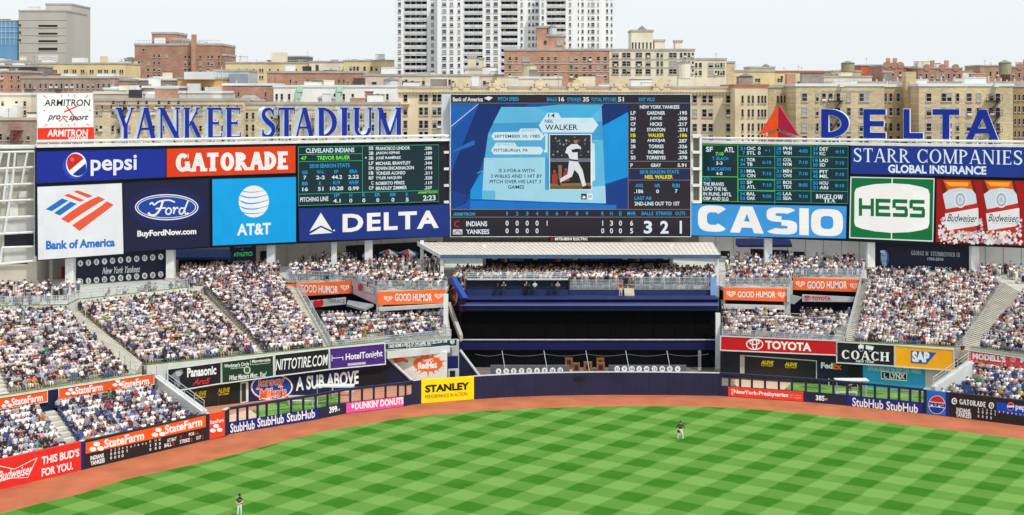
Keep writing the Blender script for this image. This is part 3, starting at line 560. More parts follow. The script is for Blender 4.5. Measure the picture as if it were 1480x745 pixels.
# ---------------------------------------------------------------- concourse slab
parapet('grey wall behind the top rows of the left bleachers below the walkway', [V3(A_BL, ZB)+Vector((0, .3, 0)), V3(A_BR, ZB)+Vector((0, .3, 0)), V3(B_BL, ZB)+Vector((0, .3, 0)), V3(B_BR, ZB)+Vector((-1.5, .3, 0))], 1.0, .3)
slab = [V3(A_BL, ZC)+Vector((0, .5, 0)), V3(A_BR, ZC)+Vector((0, .5, 0)), V3(B_BL, ZC)+Vector((0, .5, 0)), V3(B_BR, ZC)+Vector((0, .5, 0)), C_BL, C_BR, P(413, VH, 181), P(508, VH, 178.2), P(547, VH, 170.5), P(645, VH, 170.5), P(650, VH, 175), P(1040, VH, 175), P(1045, VH, 173), P(1141, VH, 173), P(1146, VH, 182), P(1246, VH, 182), D_BL, D_BR, E_BL, E_BR]
mb = MB(); pts = [V3(p, ZC-.02) for p in slab]+[Vector((110, 226, ZC-.02)), Vector((-100, 226, ZC-.02))]; mb.hexa([p-Vector((0, 0, .45)) for p in pts], pts)
tag(mb.build('concourse_floor', M((186, 186, 178), .85, .08, .6, key='floor')), kind='structure')
def pxwall(name, label, pl, u0, u1, z0, z1, mat, cat='wall', th=.3):
    s = Sign(name, label, cat, pl, qz(pl, u0, u1, z0, z1), mat, th, panel='wall_panel'); return s
BLb = BL.back(9.5); BRb = BR.back(8.5); SCb = SCR.back(12)
s = pxwall('concourse_wall', 'beige precast wall behind the left concourse below the advertising boards', BLb, -90, 640, ZC, 14.5, BEIGE)
for u in range(40, 630, 34): q = s.pl; a, b = qz(q, u, u+.7, ZC, 14.5)[0], qz(q, u, u+.7, ZC, 14.5)[2]; s.c = lambda x, y: (x, y); s.shape([(a[0], a[1]), (b[0], a[1]), (b[0], b[1]), (a[0], b[1])], M((140, 136, 126), .9, 0, key='joint'), 'joint')
DK = M((22, 22, 28), .7, .1, 1, key='dark')
for a in ((258, 374, 330, 402), (376, 363, 386, 394), (500, 352, 632, 380), (0, 392, 34, 410)): s.box(a, DK, 'opening')
s.box((0, 402, 33, 405), paint((140, 40, 34)), 'counter'); s.done()
s = pxwall('concourse_wall', 'grey panelled wall behind the right concourse below the advertising boards', BRb, 1000, 1560, ZC, 14.5, M((184, 186, 186), .8, .05, .4, key='greywall')); s.c = lambda x, y: (x, y)
for u in range(1008, 1540, 26): s.shape([(u, 330), (u+.8, 330), (u+.8, 400), (u, 400)], M((140, 142, 144), .9, 0, key='joint'), 'joint')
for a in ((1042, 363, 1055, 386), (1085, 361, 1140, 386), (1147, 364, 1163, 388), (1190, 372, 1202, 388), (1218, 368, 1232, 388)): s.box(a, DK, 'opening')
s.done()
s = pxwall('concourse_wall', 'dark wall behind the centre deck under the big screen', SCb, 630, 1010, ZC, 14.2, M((96, 94, 92), .8, .08, .5, key='midwall')); s.done()
def awning(label, u0, u1, v0, v1, D, dep, m):
    a, b = P(u0, v0, D), P(u1, v0, D); zt = a.z; c = P(u0, v1, D-dep); zb = c.z; t = thing('awning', label, 'awning', (a+b)/2); mb = MB(); y = Vector((0, -dep, 0))
    mb.hexa([V3(a+y, zb), V3(b+y, zb), V3(b, zb), V3(a, zb)], [V3(a+y, zb+.25), V3(b+y, zb+.25), V3(b, zt), V3(a, zt)]); mb.build('canvas', m, t)
    mb = MB(); mb.tube(V3(a+y*1.01, zb), V3(b+y*1.01, zb), .05); mb.build('edge_tube', DKSTEEL, t)
awning('navy canvas awning over the left concession, beside the team name banner', 252, 336, 361, 375, 186, 2, M((30, 56, 116), .8, .08, 1, key='canvas'))
awning('blue canvas awning over the right concession below the pale blue board', 1063, 1141, 345, 357, 201, 2, M((52, 62, 130), .8, .08, 1, key='canvas'))
def column(label, u, D, z0, z1, wd=.8, m=WSTEEL):
    p = P(u, VH, D); t = thing('support_column', label, 'column', (p.x, p.y, z0)); mb = MB(); mb.box(p.x-wd/2, p.x+wd/2, p.y-wd/2, p.y+wd/2, z0, z1); mb.build('shaft', m, t)
    mb = MB(); mb.box(p.x-wd*.62, p.x+wd*.62, p.y-wd*.62, p.y+wd*.62, z0, z0+.35); mb.build('base', CONC, t)
for u, nm in ((102, 'left of the retired numbers board'), (247, 'right of the retired numbers board'), (392, 'right of the dark doorway, below the bright blue board'), (483, 'left one of the pair below the airline board'), (533, 'right one of the pair below the airline board')):
    column('white steel column '+nm, u, BL.D(u)+1.6, ZC, 13.6, 1.0 if u != 483 else .7)
column('slim grey pipe column left of the red door', 74, 176, ZC, 13.6, .35, M((170, 172, 166), .7, .05, 1, key='pipe'))
for u, nm in ((1110, 'in front of the right blue awning'), (1258, 'left of the memorial board'), (1408, 'right of the memorial board')): column('white steel column '+nm, u, BR.D(u)+1.2, ZC, 13.4, 1.0)
# door, banners, number board, memorial
s = Sign('red_door', 'narrow red door in the beige wall at the left', 'door', BLb.back(-.3), [(89, 386), (95, 385), (95, 410), (89, 411)], paint((190, 34, 36)), .1); s.c = lambda x, y: (x, y); s.box((93.4, 398, 94.2, 400), STEEL, 'handle'); s.done()
BLn = BL.back(2.6); s = Sign('number_board', 'navy board with two rows of white number discs and script team name', 'board', BLn, qz(BLn, 108, 241, ZC+.05, 13.5), NAVYW, .3); zk = zc(0, 200, 3.238); s.c = zk
for j, n in enumerate('4 3 5 7 10 8 8 16 15 10 9'.split()): x = 376+37.6*j; y = 586-3.1*j; s.ell(x, y, 12.5, 14.5, WHITE); s.text(n, (x-4-3*(len(n) > 1), y-8, x+4+3*(len(n) > 1), y+8), NAVYW, .03)
for j, n in enumerate('10 1 44 23 49 42 6 51 46 20 2'.split()): x = 376+37.6*j; y = 671-3.4*j; s.ell(x, y, 12.5, 14.5, WHITE); s.text(n, (x-4-3*(len(n) > 1), y-8, x+4+3*(len(n) > 1), y+8), NAVYW, .03)
s.text('New York Yankees', (478, 600, 655, 632), WHITE, .012, .45); s.done()
BRn = BR.back(2.6); s = Sign('memorial_board', 'dark navy memorial board with pale blue portrait below the beer board', 'board', BRn, qz(BRn, 1263, 1402, ZC+.05, 13.2), M((16, 24, 48), .5, .08, 1, key='memorial'), .3); zb = zc(1240, 335, 6.167); s.c = zb
PWH = paint((196, 204, 216)); s.serif('GEORGE M. STEINBRENNER III', (475, 178, 908, 217), PWH, .16, .09, .06, .05, .1); s.text('1930-2010', (622, 231, 762, 258), PWH, .02); s.serif('THE BOSS', (540, 312, 840, 364), PWH, .18, .08, .06, .06, .1)
FC = paint((150, 176, 214)); FD = paint((60, 84, 140)); s.ell(240, 236, 40, 76, FD, 'portrait'); s.ell(234, 224, 27, 58, FC, 'portrait'); s.box((218, 270, 258, 305), FC, 'portrait'); s.ell(222, 178, 22, 14, paint((206, 220, 236)), 'portrait')
for q in ((222, 212), (244, 212)): s.ell(q[0], q[1], 6, 4, FD, 'portrait')
s.ell(232, 262, 9, 4, FD, 'portrait'); s.done()
s = Sign('hanging_banner', 'dark banner with green team name beside the navy awning', 'banner', BL.back(4), [(332, 355), (370, 353), (370, 384), (332, 386)], NAVY, .1); zt = zc(240, 335, 6.727); s.c = zt
s.text('ATHLETICS', (658, 200, 840, 240), led((70, 190, 110), .7), .02); s.text('VS', (728, 168, 752, 186), PWH, .02); s.text('NO LIMITS', (655, 282, 832, 306), PWH, .02); s.text('YANKEES', (655, 140, 832, 152), PWH, .02); s.done()
# cart umbrellas in the left concession
for u, lab in ((562, 'left red white and blue cart umbrella under the concourse roof'), (590, 'right red white and blue cart umbrella under the concourse roof')):
    p = P(u, 366, 197); t = thing('cart_umbrella', lab, 'umbrella', (p.x, p.y, ZC)); mb = MB(); cs = [paint((196, 40, 48)), paint((232, 232, 232)), paint((36, 70, 150))]
    for k in range(9):
        a0, a1 = 2*math.pi*k/9, 2*math.pi*(k+1)/9; mb.poly([(p.x, p.y, p.z+.55), (p.x+1.4*math.cos(a0), p.y+1.4*math.sin(a0), p.z), (p.x+1.4*math.cos(a1), p.y+1.4*math.sin(a1), p.z)], cs[k % 3])
        mb.poly([(p.x+1.4*math.cos(a0), p.y+1.4*math.sin(a0), p.z), (p.x+1.4*math.cos(a1), p.y+1.4*math.sin(a1), p.z), (p.x+1.4*math.cos(a1), p.y+1.4*math.sin(a1), p.z-.25), (p.x+1.4*math.cos(a0), p.y+1.4*math.sin(a0), p.z-.25)], cs[k % 3])
    mb.build('canopy', None, t); mb = MB(); mb.tube((p.x, p.y, ZC), (p.x, p.y, p.z+.5), .04); mb.build('pole', STEEL, t); mb = MB(); mb.box(p.x-.9, p.x+.9, p.y-.4, p.y+.4, ZC+.3, ZC+1.1); mb.build('cart', paint((150, 40, 44)), t)
# ---------------------------------------------------------------- boards: structure and catwalks
def board_frame(label, pl, u0, u1, z0, z1, d=1.2):
    s = Sign('board_structure', label, 'structure', pl.back(.35), qz(pl.back(.35), u0, u1, z0, z1), M((20, 24, 38), .6, .08, .6, key='boardback'), d, panel='back_panel'); t = s.t; mb = MB(); q = pl.back(.9)
    a = V3(q.p(u0, VH), z1); b = V3(q.p(u1, VH), z1); mb.bar(a, b, 1.8, .35); mb.build('catwalk', WSTEEL, t); mb = MB()
    mb.tube(a+pl.n*.6+Vector((0, 0, .75)), b+pl.n*.6+Vector((0, 0, .75)), .16, 8); k = 40
    for j in range(k+1): p = a.lerp(b, j/k)+pl.n*.6; mb.tube(p+Vector((0, 0, .3)), p+Vector((0, 0, .8)), .06, 5)
    mb.build('pipe_rail', WSTEEL, t); return s
s = board_frame('long dark frame with white catwalk carrying the left advertising boards', BL, 52, 649, 13.35, 26.45); s.done()
s = board_frame('long dark frame with white catwalk carrying the right advertising boards', BR, 1001, 1520, 13.1, 26.0); s.done()
# left steel stair tower
tp = PlU(-120, 172, 52, 174); s = Sign('steel_tower', 'beige tower with white steel lattice left of the advertising boards', 'tower', tp, qz(tp, -150, 53, ZC-.3, 26.3), BEIGE, 8, panel='wall_panel'); zt = zc(0, 190, 3.24); s.c = zt
for b in ((20, 480, 158, 545), (40, 577, 130, 622)): s.box(b, M((30, 34, 44), .3, .1, 1, key='darkwin'), 'window')
for b, g in (((0, 395, 165, 478), 205), ((20, 545, 165, 612), 200), ((80, 110, 120, 175), 232), ((30, 200, 55, 330), 226), ((85, 280, 130, 310), 228), ((45, 335, 84, 400), 232)): s.box(b, M((g, g, g-6), .7, .06, .8, key='cladding'), 'cladding')
t = s.done(); lat = tp.back(-1.6)
def latt(pts, r=.14):
    mb = MB(); L = [lat.p(*zt(*p)) for p in pts]
    for a, b in zip(L, L[1:]): mb.tube(a, b, r, 6)
    mb.build('lattice_bar', WSTEEL, t)
for p in ([(165, 95), (165, 605)], [(72, 95), (58, 250), (20, 478)], [(10, 95), (-40, 300)], [(-60, 100), (168, 95)], [(-60, 178), (165, 168)], [(-60, 255), (165, 245)], [(-60, 330), (165, 320)], [(-60, 408), (168, 398)], [(-60, 484), (168, 472)], [(10, 545), (165, 540)], [(0, 622), (168, 606)], [(10, 545), (0, 622)], [(130, 95), (100, 250)], [(45, 95), (15, 330)]): latt(p)
t0 = P(22, 186, 170); mb = MB(); a = tp.p(-150, 213); b = tp.p(54, 213); mb.bar(V3(a, 26.3), V3(b, 26.3), 3, .35); mb.build('roof_slab', WSTEEL, t)
# ---------------------------------------------------------------- signs on the left boards
K = zc(0, 200, 3.238); K6 = zc(370, 200, 3.238); K7 = zc(740, 200, 3.238); K8 = zc(1110, 200, 3.238); FRM = M((18, 22, 34), .5, .05, 1, key='frame')
s = Sign('advertising_board', 'deep blue soda board at the top left with tilted bottle cap logo', 'billboard', BL, [(53, 219.5), (240, 215.3), (240, 256.3), (53, 265)], led((24, 48, 170), .75), .3, None, FRM, .08); s.c = K
s.ell(352, 130, 58, 62, led((40, 80, 205), .75)); s.ell(357, 124, 48, 57, WHITE, rot=-8); s.ell(357, 122, 43, 51, led((218, 40, 36), .9), a0=10, a1=195, rot=-25); s.ell(359, 128, 43, 50, led((22, 50, 150), .9), a0=215, a1=350, rot=-25)
s.ell(338, 100, 9, 10, led((240, 110, 100), .9)); s.text('pepsi', (424, 80, 640, 174), led((245, 248, 252), .9), .02); s.done()
s = Sign('advertising_board', 'bright orange sports drink board with thick white slab lettering', 'billboard', BL, [(240.4, 215.3), (427, 211), (427, 250), (240.4, 256.3)], led((240, 66, 16), .85), .3, None, FRM, .08); s.c = lambda x, y: (x, y)
LW = led((246, 244, 240), .95); s.serif('GATORADE', (254, 220.5, 416, 247), LW, .27, .22, .17, .06, .03); s.done()
s = Sign('advertising_board', 'white bank board with red and blue flag emblem', 'billboard', BL, [(54, 270.5), (176, 265), (178.4, 367), (55, 376)], led((240, 242, 244), .92), .3, None, FRM, .1); s.c = K
lb = led((30, 120, 205), .9); lr = led((240, 92, 60), .95)
for q in ([(213, 333), (290, 282), (320, 292), (243, 342)], [(252, 350), (330, 297), (360, 307), (280, 362)]): s.shape(q, lb)
for q in ([(300, 268), (320, 260), (395, 290), (375, 298)], [(343, 250), (363, 244), (435, 270), (412, 280)], [(285, 378), (330, 345), (375, 315), (420, 290), (460, 272), (492, 287), (455, 308), (420, 330), (370, 362), (320, 397)], [(337, 408), (390, 372), (440, 340), (475, 315), (500, 295), (532, 312), (495, 342), (460, 367), (415, 402), (372, 435)]): s.shape(q, lr)
s.text('Bank of America', (215, 473, 538, 515), lb, .045); s.done()
s = Sign('advertising_board', 'dark navy car maker board with white script in a blue oval', 'billboard', BL, [(179.1, 264.9), (301.7, 258.7), (302.6, 356), (180, 363.7)], led((26, 30, 66), .8), .3, None, FRM, .1); s.c = K
s.ell(780, 323, 180, 92, led((26, 36, 96), .8)); s.ell(780, 323, 149, 61, LW); s.ell(780, 323, 144, 56, led((24, 60, 150), .85)); s.ell(780, 323, 138, 51, LW); s.ell(780, 323, 134, 48, led((30, 72, 168), .85))
s.line([(700, 310), (712, 302), (722, 312), (745, 296), (790, 290), (818, 300)], 2.2, LW, 'lettering', True); s.line([(762, 294), (750, 330), (728, 358), (704, 360), (694, 348)], 3.0, LW, 'lettering', True); s.line([(728, 330), (776, 326)], 2.2, LW, 'lettering')
s.line([(790, 324), (776, 338), (780, 354), (794, 354), (802, 338), (792, 326)], 2.2, LW, 'lettering', True); s.line([(808, 328), (816, 326), (812, 354)], 2.2, LW, 'lettering', True); s.line([(815, 338), (826, 325), (834, 330)], 2, LW, 'lettering', True)
s.line([(862, 328), (846, 328), (838, 344), (846, 355), (858, 346), (872, 312), (880, 292)], 2.2, LW, 'lettering', True); s.line([(864, 340), (868, 354), (882, 350)], 2, LW, 'lettering', True)
s.text('BuyFordNow.com', (642, 427, 918, 463), LW, .04); s.done()
s = Sign('advertising_board', 'sky blue telephone company board with white striped globe', 'billboard', BL, [(306.6, 259.3), (427.7, 256), (427.7, 349.8), (307.3, 355.3)], led((0, 168, 236), .92), .3, None, FRM, .1); s.c = lambda x, y: (x, y); AT = led((0, 168, 236), .92)
s.ell(366.8, 291.5, 22, 23, LW)
for k, (y, c, t2) in enumerate(((275.5, 2.2, 1.3), (282.5, 3.0, 1.9), (290.5, 3.4, 2.2), (299, 3.0, 1.9), (306.5, 2.2, 1.4))): s.line([(343, y-2), (356, y+c), (372, y+c*.9), (391, y-2.5)], [t2*.4]*3+[t2]*4+[t2*.9]*4+[t2*.5]*5, AT, 'emblem', True)
s.text('AT&T', (342.5, 323, 391.5, 340), LW, .03); s.done()
LG = led((16, 50, 58), .8); LC = led((30, 160, 220), .9); LT = led((222, 236, 240), .95); LGR = led((120, 235, 70), .95); LNG = led((60, 200, 150), .8)
s = Sign('scoreboard', 'dark green statistics scoreboard for the visiting team, left of the big screen', 'scoreboard', BL, [(430.2, 211.7), (634, 208.6), (634, 292), (430.8, 298.2)], LG, .3, None, FRM, .08); s.c = K6
for t, b, m in (('CLEVELAND INDIANS', (233, 46, 460, 68), LT), ('47', (209, 85, 237, 103), LGR), ('TREVOR BAUER', (285, 82, 440, 101), LGR), ('2018 SEASON STATS', (250, 119, 438, 138), LC),
    ('GS', (216, 152, 241, 168), LC), ('W-L', (283, 150, 318, 166), LC), ('IP', (366, 149, 385, 165), LC), ('ERA', (438, 147, 474, 164), LC), ('7', (222, 176, 235, 193), LT), ('2-2', (281, 175, 322, 192), LT), ('44.2', (354, 173, 403, 191), LT), ('2.22', (431, 172, 481, 190), LT),
    ('BB', (215, 204, 242, 221), LC), ('K', (294, 203, 307, 219), LC), ('K/9', (361, 200, 393, 217), LC), ('WHIP', (433, 199, 480, 217), LC), ('16', (216, 230, 243, 248), LT), ('51', (289, 228, 315, 246), LT), ('10.28', (346, 226, 408, 244), LT), ('0.99', (431, 226, 481, 244), LT),
    ('PITCHING LINE', (206, 275, 338, 296), LT), ('ARMITRON', (757, 248, 848, 259), LGR), ('2:23', (781, 267, 840, 292), LT)): s.text(t, b, m, .025)
for x, h, v in ((378, 'IP', '4.1'), (443, 'H', '0'), (504, 'R', '0'), (569, 'ER', '0'), (640, 'BB', '0'), (707, 'K', '5')):
    y = 268-(x-378)*.018; wd = 6.5*len(h); s.text(h, (x-wd, y-8, x+wd, y+8), LC, .025); wd = 7*len(v)-(4 if '.' in v else 0); s.text(v, (x-wd, y+16, x+wd, y+34), LT, .025)
for j, (p, n, x1, a) in enumerate((('SS', 'FRANCISCO LINDOR', 720, '.286'), ('2B', 'JASON KIPNIS', 672, '.189'), ('3B', 'JOSÉ RAMÍREZ', 678, '.288'), ('LF', 'MICHAEL BRANTLEY', 723, '.344'), ('DH', 'EDWIN ENCARNACION', 738, '.198'), ('1B', 'YONDER ALONSO', 698, '.211'), ('RF', 'TYLER NAQUIN', 680, '.328'), ('C', 'ROBERTO PÉREZ', 695, '.119'), ('CF', 'BRADLEY ZIMMER', 705, '.237'))):
    y = 47+23.2*j; s.text(p, (527+11*(len(p) == 1), y-8, 549, y+8), LT, .025); s.text(n, (560, y-8-3*('É' in n), x1, y+8), LT, .025); s.text(a, (787, y-8, 823, y+7), LT, .025)
s.ell(513, 92, 3.5, 4, LT)
for l in ([(197, 77), (496, 72)], [(197, 110), (496, 105)], [(497, 36), (497, 252)], [(197, 262), (854, 243)], [(197, 41), (854, 31), (854, 296), (198, 316), (197, 41)]): s.line(l, .7, LNG, 'divider')
s.done()
s = Sign('advertising_board', 'wide royal blue airline board with white triangle emblem on the left frame', 'billboard', BL, [(431.8, 301.4), (649, 295.9), (650, 341.4), (432.8, 349)], led((26, 54, 140), .8), .3, None, FRM, .08); s.c = K6
s.shape([(303, 349), (357, 433), (303, 409), (250, 437)], LW); s.shape([(303, 417), (358, 443), (248, 451)], LW); s.text('DELTA', (405, 346, 855, 430), LW, .035, 0, 1.15); s.ell(365, 432, 4, 4, LW); s.done()
# Rooftop letters
YB = paint((6, 40, 152)); YWH = paint((226, 234, 240)); up = Vector((0, 0, 1))
def roof_letters(name, label, pl, items, maker, d=1.3):
    t = None
    for ch, u0, u1, v0, v1 in items:
        um = (u0+u1)/2; x0, z1 = pl.loc(u0, v0)[0], pl.loc(um, v0)[1]; x1, z0 = pl.loc(u1, v1)[0], pl.loc(um, v1)[1]
        if t is None: t = thing(name, label, 'sign', pl.w((x0+pl.loc(items[-1][2], v1)[0])/2, z0))
        ps = maker(ch); b = MB(); f = MB(); e = .055
        for j, p in enumerate(ps):
            q = [(x0+(x1-x0)*a, z0+(z1-z0)*c) for a, c in p]; o = .0006*j
            f.poly([pl.w(a, c, .06+o) for a, c in q]); cx = sum(a for a, c in q)/len(q); cz = sum(c for a, c in q)/len(q)
            qq = [(a+e*(1 if a > cx else -1), c+e*(1 if c > cz else -1)) for a, c in q]
            b.hexa([pl.w(a, c, -d-o) for a, c in qq], [pl.w(a, c, o*.5) for a, c in qq])
        for xx in (x0+(x1-x0)*.35, x0+(x1-x0)*.65): b.tube(pl.w(xx, z0-.8, -d/2), pl.w(xx, z0+.1, -d/2), .1, 6)
        body = b.build('letter', YWH, t); f.build('letter_face', YB, body)
    return t
RT = BL.back(.6)
def vline(u, a, b): return a+(b-a)*(u-167)/(581-167)
it = [(c, a, b, 155.6, vline((a+b)/2, 202.3, 197.6)) for c, a, b in (('Y', 166.5, 195), ('A', 195, 227.5), ('N', 227.5, 260.5), ('K', 265, 294), ('E', 298.5, 321), ('E', 325.5, 348), ('S', 378, 398), ('T', 402, 426), ('A', 425, 455.5), ('D', 459, 487), ('I', 491.5, 504), ('U', 510, 538.5), ('M', 545, 582))]
roof_letters('stadium_name_sign', 'tall blue serif letters with white backs standing on the left board roof', RT, it, lambda c: serif_polys(c, .175, .075, .045, .06), 1.7)
def block(c):
    rc = lambda x0, y0, x1, y1: [(x0, y0), (x1, y0), (x1, y1), (x0, y1)]
    if c == 'D': return [rc(0, 0, .26, 1)]+[[(a, b) for a, b in p] for p in arc(.26, .5, .74, .5, -90, 90, .27, .2, 16)]
    if c == 'E': return [rc(0, 0, .3, 1), rc(.3, 0, 1, .19), rc(.3, .41, .92, .59), rc(.3, .81, 1, 1)]
    if c == 'L': return [rc(0, 0, .31, 1), rc(.31, 0, 1, .19)]
    if c == 'T': return [rc(0, .81, 1, 1), rc(.37, 0, .63, .81)]
    return [[(0, 0), (.22, 0), (.64, 1), (.4, 1)], [(.78, 0), (1, 0), (.64, 1), (.4, 1)], rc(.24, .2, .76, .37)]
RTR = BR.back(.6)
it = [('D', 1187, 1227, 158, 199.5), ('E', 1248, 1280, 158, 200), ('L', 1306, 1334, 158, 200.5), ('T', 1348, 1386.5, 158, 201), ('A', 1396, 1443, 158.5, 202)]
dl = roof_letters('airline_name_sign', 'huge blue block letters with white edges standing on the right board roof', RTR, it, block, .7)
tri = thing('triangle_emblem', 'red and orange split triangle emblem standing beside the blue block letters', 'sign', RTR.p(1125, 203))
def tprism(q, mat, d=.7): mb = MB(); mb.hexa([RTR.p(u, v, -d) for u, v in q], [RTR.p(u, v, .05) for u, v in q]); mb.build('emblem_half', mat, tri)
OR2 = paint((240, 78, 22)); DR = paint((168, 14, 54))
tprism([(1125.2, 152), (1124.8, 186), (1095.6, 196)], OR2); tprism([(1125.4, 152), (1154.4, 197), (1125, 186)], DR); tprism([(1124.7, 190), (1124.7, 202.5), (1096.5, 202.5)], OR2); tprism([(1125, 190), (1155, 202.5), (1125, 202.5)], DR)
mb = MB(); q = [(1125.3, 150.5), (1156.5, 198), (1156.5, 204), (1094, 204), (1094, 197)]; mb.hexa([RTR.p(u, v, -.9) for u, v in q], [RTR.p(u, v, -.75) for u, v in q]); 
for u in (1105, 1125, 1145): mb.tube(RTR.p(u, 209, -.8), RTR.p(u, 170 if u == 1125 else 196, -.8), .1)
mb = MB(); [mb.tube(RTR.p(u, 209, -.8), RTR.p(u, 160 if u == 1125 else 194, -.8), .1) for u in (1105, 1125, 1145)]; mb.build('support_frame', WSTEEL, tri)
s = Sign('watch_board', 'white and red watch maker board with red clock ticks on the left roof', 'billboard', BL.back(1.0), [(53.5, 135.5), (134.5, 134.5), (136, 205.5), (54.5, 207)], WHITE, .6); s.c = zc(0, 0, 3.238)
WR = paint((226, 52, 26)); s.shape([(176, 600), (439, 596), (440, 665), (177, 669)], WR, 'panel_lower'); INK = M((34, 36, 52), .6, 0, key='ink')
s.text('ARMITRON', (207, 466, 422, 497), INK, .008, .1); s.line([(300, 525), (362, 497)], 1.9, WR); s.line([(310, 497), (362, 566)], 1.6, WR); s.text('pro', (222, 540, 284, 570), INK, .015, .4); s.text('sport', (322, 540, 414, 570), INK, .015, .4)
s.line([(276, 570), (296, 552), (316, 572)], 1.6, WR); s.line([(290, 545), (320, 548)], 1.6, WR); s.text('ARMITRON', (221, 607, 412, 640), WHITE, .02, .1); s.text('WATCHES', (318, 640, 411, 655), WHITE, .03)
for a, b in (((205, 448), (220, 460)), ((285, 443), (290, 455)), ((320, 441), (320, 452)), ((350, 443), (347, 455)), ((412, 446), (400, 458)), ((203, 518), (212, 518)), ((424, 516), (415, 516)), ((208, 592), (222, 582)), ((286, 590), (291, 580)), ((320, 590), (320, 580)), ((352, 588), (347, 578)), ((418, 588), (404, 578))): s.line([a, b], .7, WR, 'clock_tick')
t = s.done(); mb = MB()
for u in (62, 95, 128): mb.tube(BL.p(u, 216, -1.4), BL.p(u, 140, -1.75), .12)
mb.build('support_frame', WSTEEL, t)
# ---------------------------------------------------------------- right boards
s = Sign('scoreboard', 'dark out of town scoreboard with green outline, right of the big screen', 'scoreboard', BR, [(1014.2, 209), (1226.7, 210.8), (1225.8, 295), (1014.2, 291.7)], LG, .3, None, FRM, .08); s.c = K7
GL = led((80, 225, 80), .9)
for t, b, m in (('SF', (908, 40, 940, 64), LT), ('ATL', (994, 42, 1040, 66), LT), ('7:10', (953, 65, 990, 82), LGR), ('T. BLACH', (937, 87, 1012, 103), LC), ('2-3', (955, 109, 985, 124), LT), ('B. MCCARTHY', (915, 136, 1028, 152), LC), ('4-0', (955, 158, 985, 173), LT), ('ATL:', (895, 183, 933, 200), LC), ('THE BRAVES', (895, 206, 992, 223), LT), ('LEAD THE NL', (895, 228, 1008, 246), LT), ('IN RUNS, HITS,', (895, 253, 1027, 273), LT), ('OBP AND SLG', (895, 275, 1013, 292), LT)): s.text(t, b, m, .025)
X8 = (1110-740)*3.238
rows = [[('21', 'CHC', '7', 'STL', ''), ('41', 'TOR', '34', 'TB', '6:10'), ('31', 'MIA', '30', 'CIN', '7:10'), ('50', 'SF', '32', 'ATL', '7:10'), ('34', 'BAL', '53', 'OAK', '9:05')],
        [('28', 'PHI', '57', 'WSH', '4:05'), ('35', 'COL', '32', 'NYM', '7:10'), ('31', 'MIN', '53', 'CWS', '7:10'), ('57', 'BOS', '35', 'TEX', '8:05'), ('45', 'LAA', '32', 'SEA', '9:10')],
        [('27', 'DET', '39', 'KC', '4:15'), ('18', 'LAD', '50', 'SD', '7:10'), ('50', 'PIT', '45', 'MIL', '7:10'), ('50', 'HOU', '21', 'ARI', '8:10')]]
for ci, (x0, sy) in enumerate(((1068, 0), (X8+40, 0), (X8+211, 3))):
    for ri, r in enumerate(rows[ci]):
        y = 48+53*ri+sy
        for k, (n, nm) in enumerate(((r[0], r[1]), (r[2], r[3]))):
            yy = y+21*k; s.text(n, (x0+11*(len(n) == 1), yy-8, x0+23, yy+8), LC, .02); s.text(nm, (x0+31, yy-8, x0+31+13.4*len(nm), yy+8), LT, .025)
        if r[4]: s.text(r[4], (x0+104, y+4, x0+146, y+20), LC, .02)
s.text('0', (1152, 40, 1164, 56), LT, .02); s.text('0', (1152, 61, 1164, 77), LT, .02); s.text('1', (X8+5, 52, X8+11, 66), LC, .02); s.shape([(1184, 60), (1190, 52), (1196, 60)], LC)
s.serif('BIGELOW', (X8+226, 263, X8+352, 284), LT, .22, .1, .08, .05); s.serif('TEA', (X8+262, 284, X8+316, 301), LT, .22, .1, .08, .05)
for l in ([(1058, 32), (1058, 297)], [(890, 31), (1058, 32), (1058, 296), (890, 294), (890, 31)], [(890, 180), (1057, 181)], [(1060, 192), (X8+30, 196), (X8+30, 248), (1060, 244), (1060, 192)]): s.line(l, .9, GL, 'divider')
for l in ([(X8+33, 34), (X8+33, 306)], [(X8+202, 34), (X8+202, 306)])+tuple([(1062, 84+53*k), (X8+374, 90+53*k)] for k in range(4))+([(1060, 32), (X8+376, 38), (X8+374, 306), (1060, 297)],): s.line(l, .6, LNG, 'divider')
s.done()
s = Sign('advertising_board', 'pale blue electronics maker board with thick white letters', 'billboard', BR, [(998.9, 295.2), (1223.8, 298.2), (1222.6, 345), (998.9, 340.4)], led((62, 156, 226), .92), .3, None, FRM, .1); s.c = lambda x, y: (x, y); s.polys(fat_polys('CASIO', .3, .26, .07), (1008.8, 299.8, 1218.5, 338.3), LW); s.done()
s = Sign('advertising_board', 'royal blue insurance company board along the top right', 'billboard', BR, [(1229.8, 211.7), (1500, 214.3), (1500, 257.5), (1229.8, 251)], led((26, 56, 148), .8), .3, None, FRM, .08); s.c = K8
s.serif('STARR COMPANIES', (402, 52, 1190, 118), LT, .13, .06, .05, .06, .06); s.text('GLOBAL INSURANCE', (563, 127, 1022, 167), LT, .035); s.done()
HG = led((0, 120, 62), .8); s = Sign('advertising_board', 'green and white fuel company board with barrel shaped white panel', 'billboard', BR, [(1229.2, 255.6), (1350.9, 258), (1348.7, 349.8), (1227.4, 344.5)], led((232, 238, 236), .9), .3, None, FRM, .1); s.c = K8
s.shape([(391, 185), (775, 193), (769, 479), (385, 463)], HG); s.line([(581, 186), (578, 472)], 1.6, LW)
pt = [(405, 255), (412, 236), (440, 226), (500, 215), (580, 211), (660, 216), (720, 228), (750, 240), (757, 262), (755, 400), (748, 420), (720, 430), (660, 440), (578, 443), (500, 436), (440, 424), (410, 412), (404, 395)]
s.shape(pt, LW); s.polys(fat_polys('HESS', .22, .22, .1), (425, 285, 735, 368), HG); s.done()
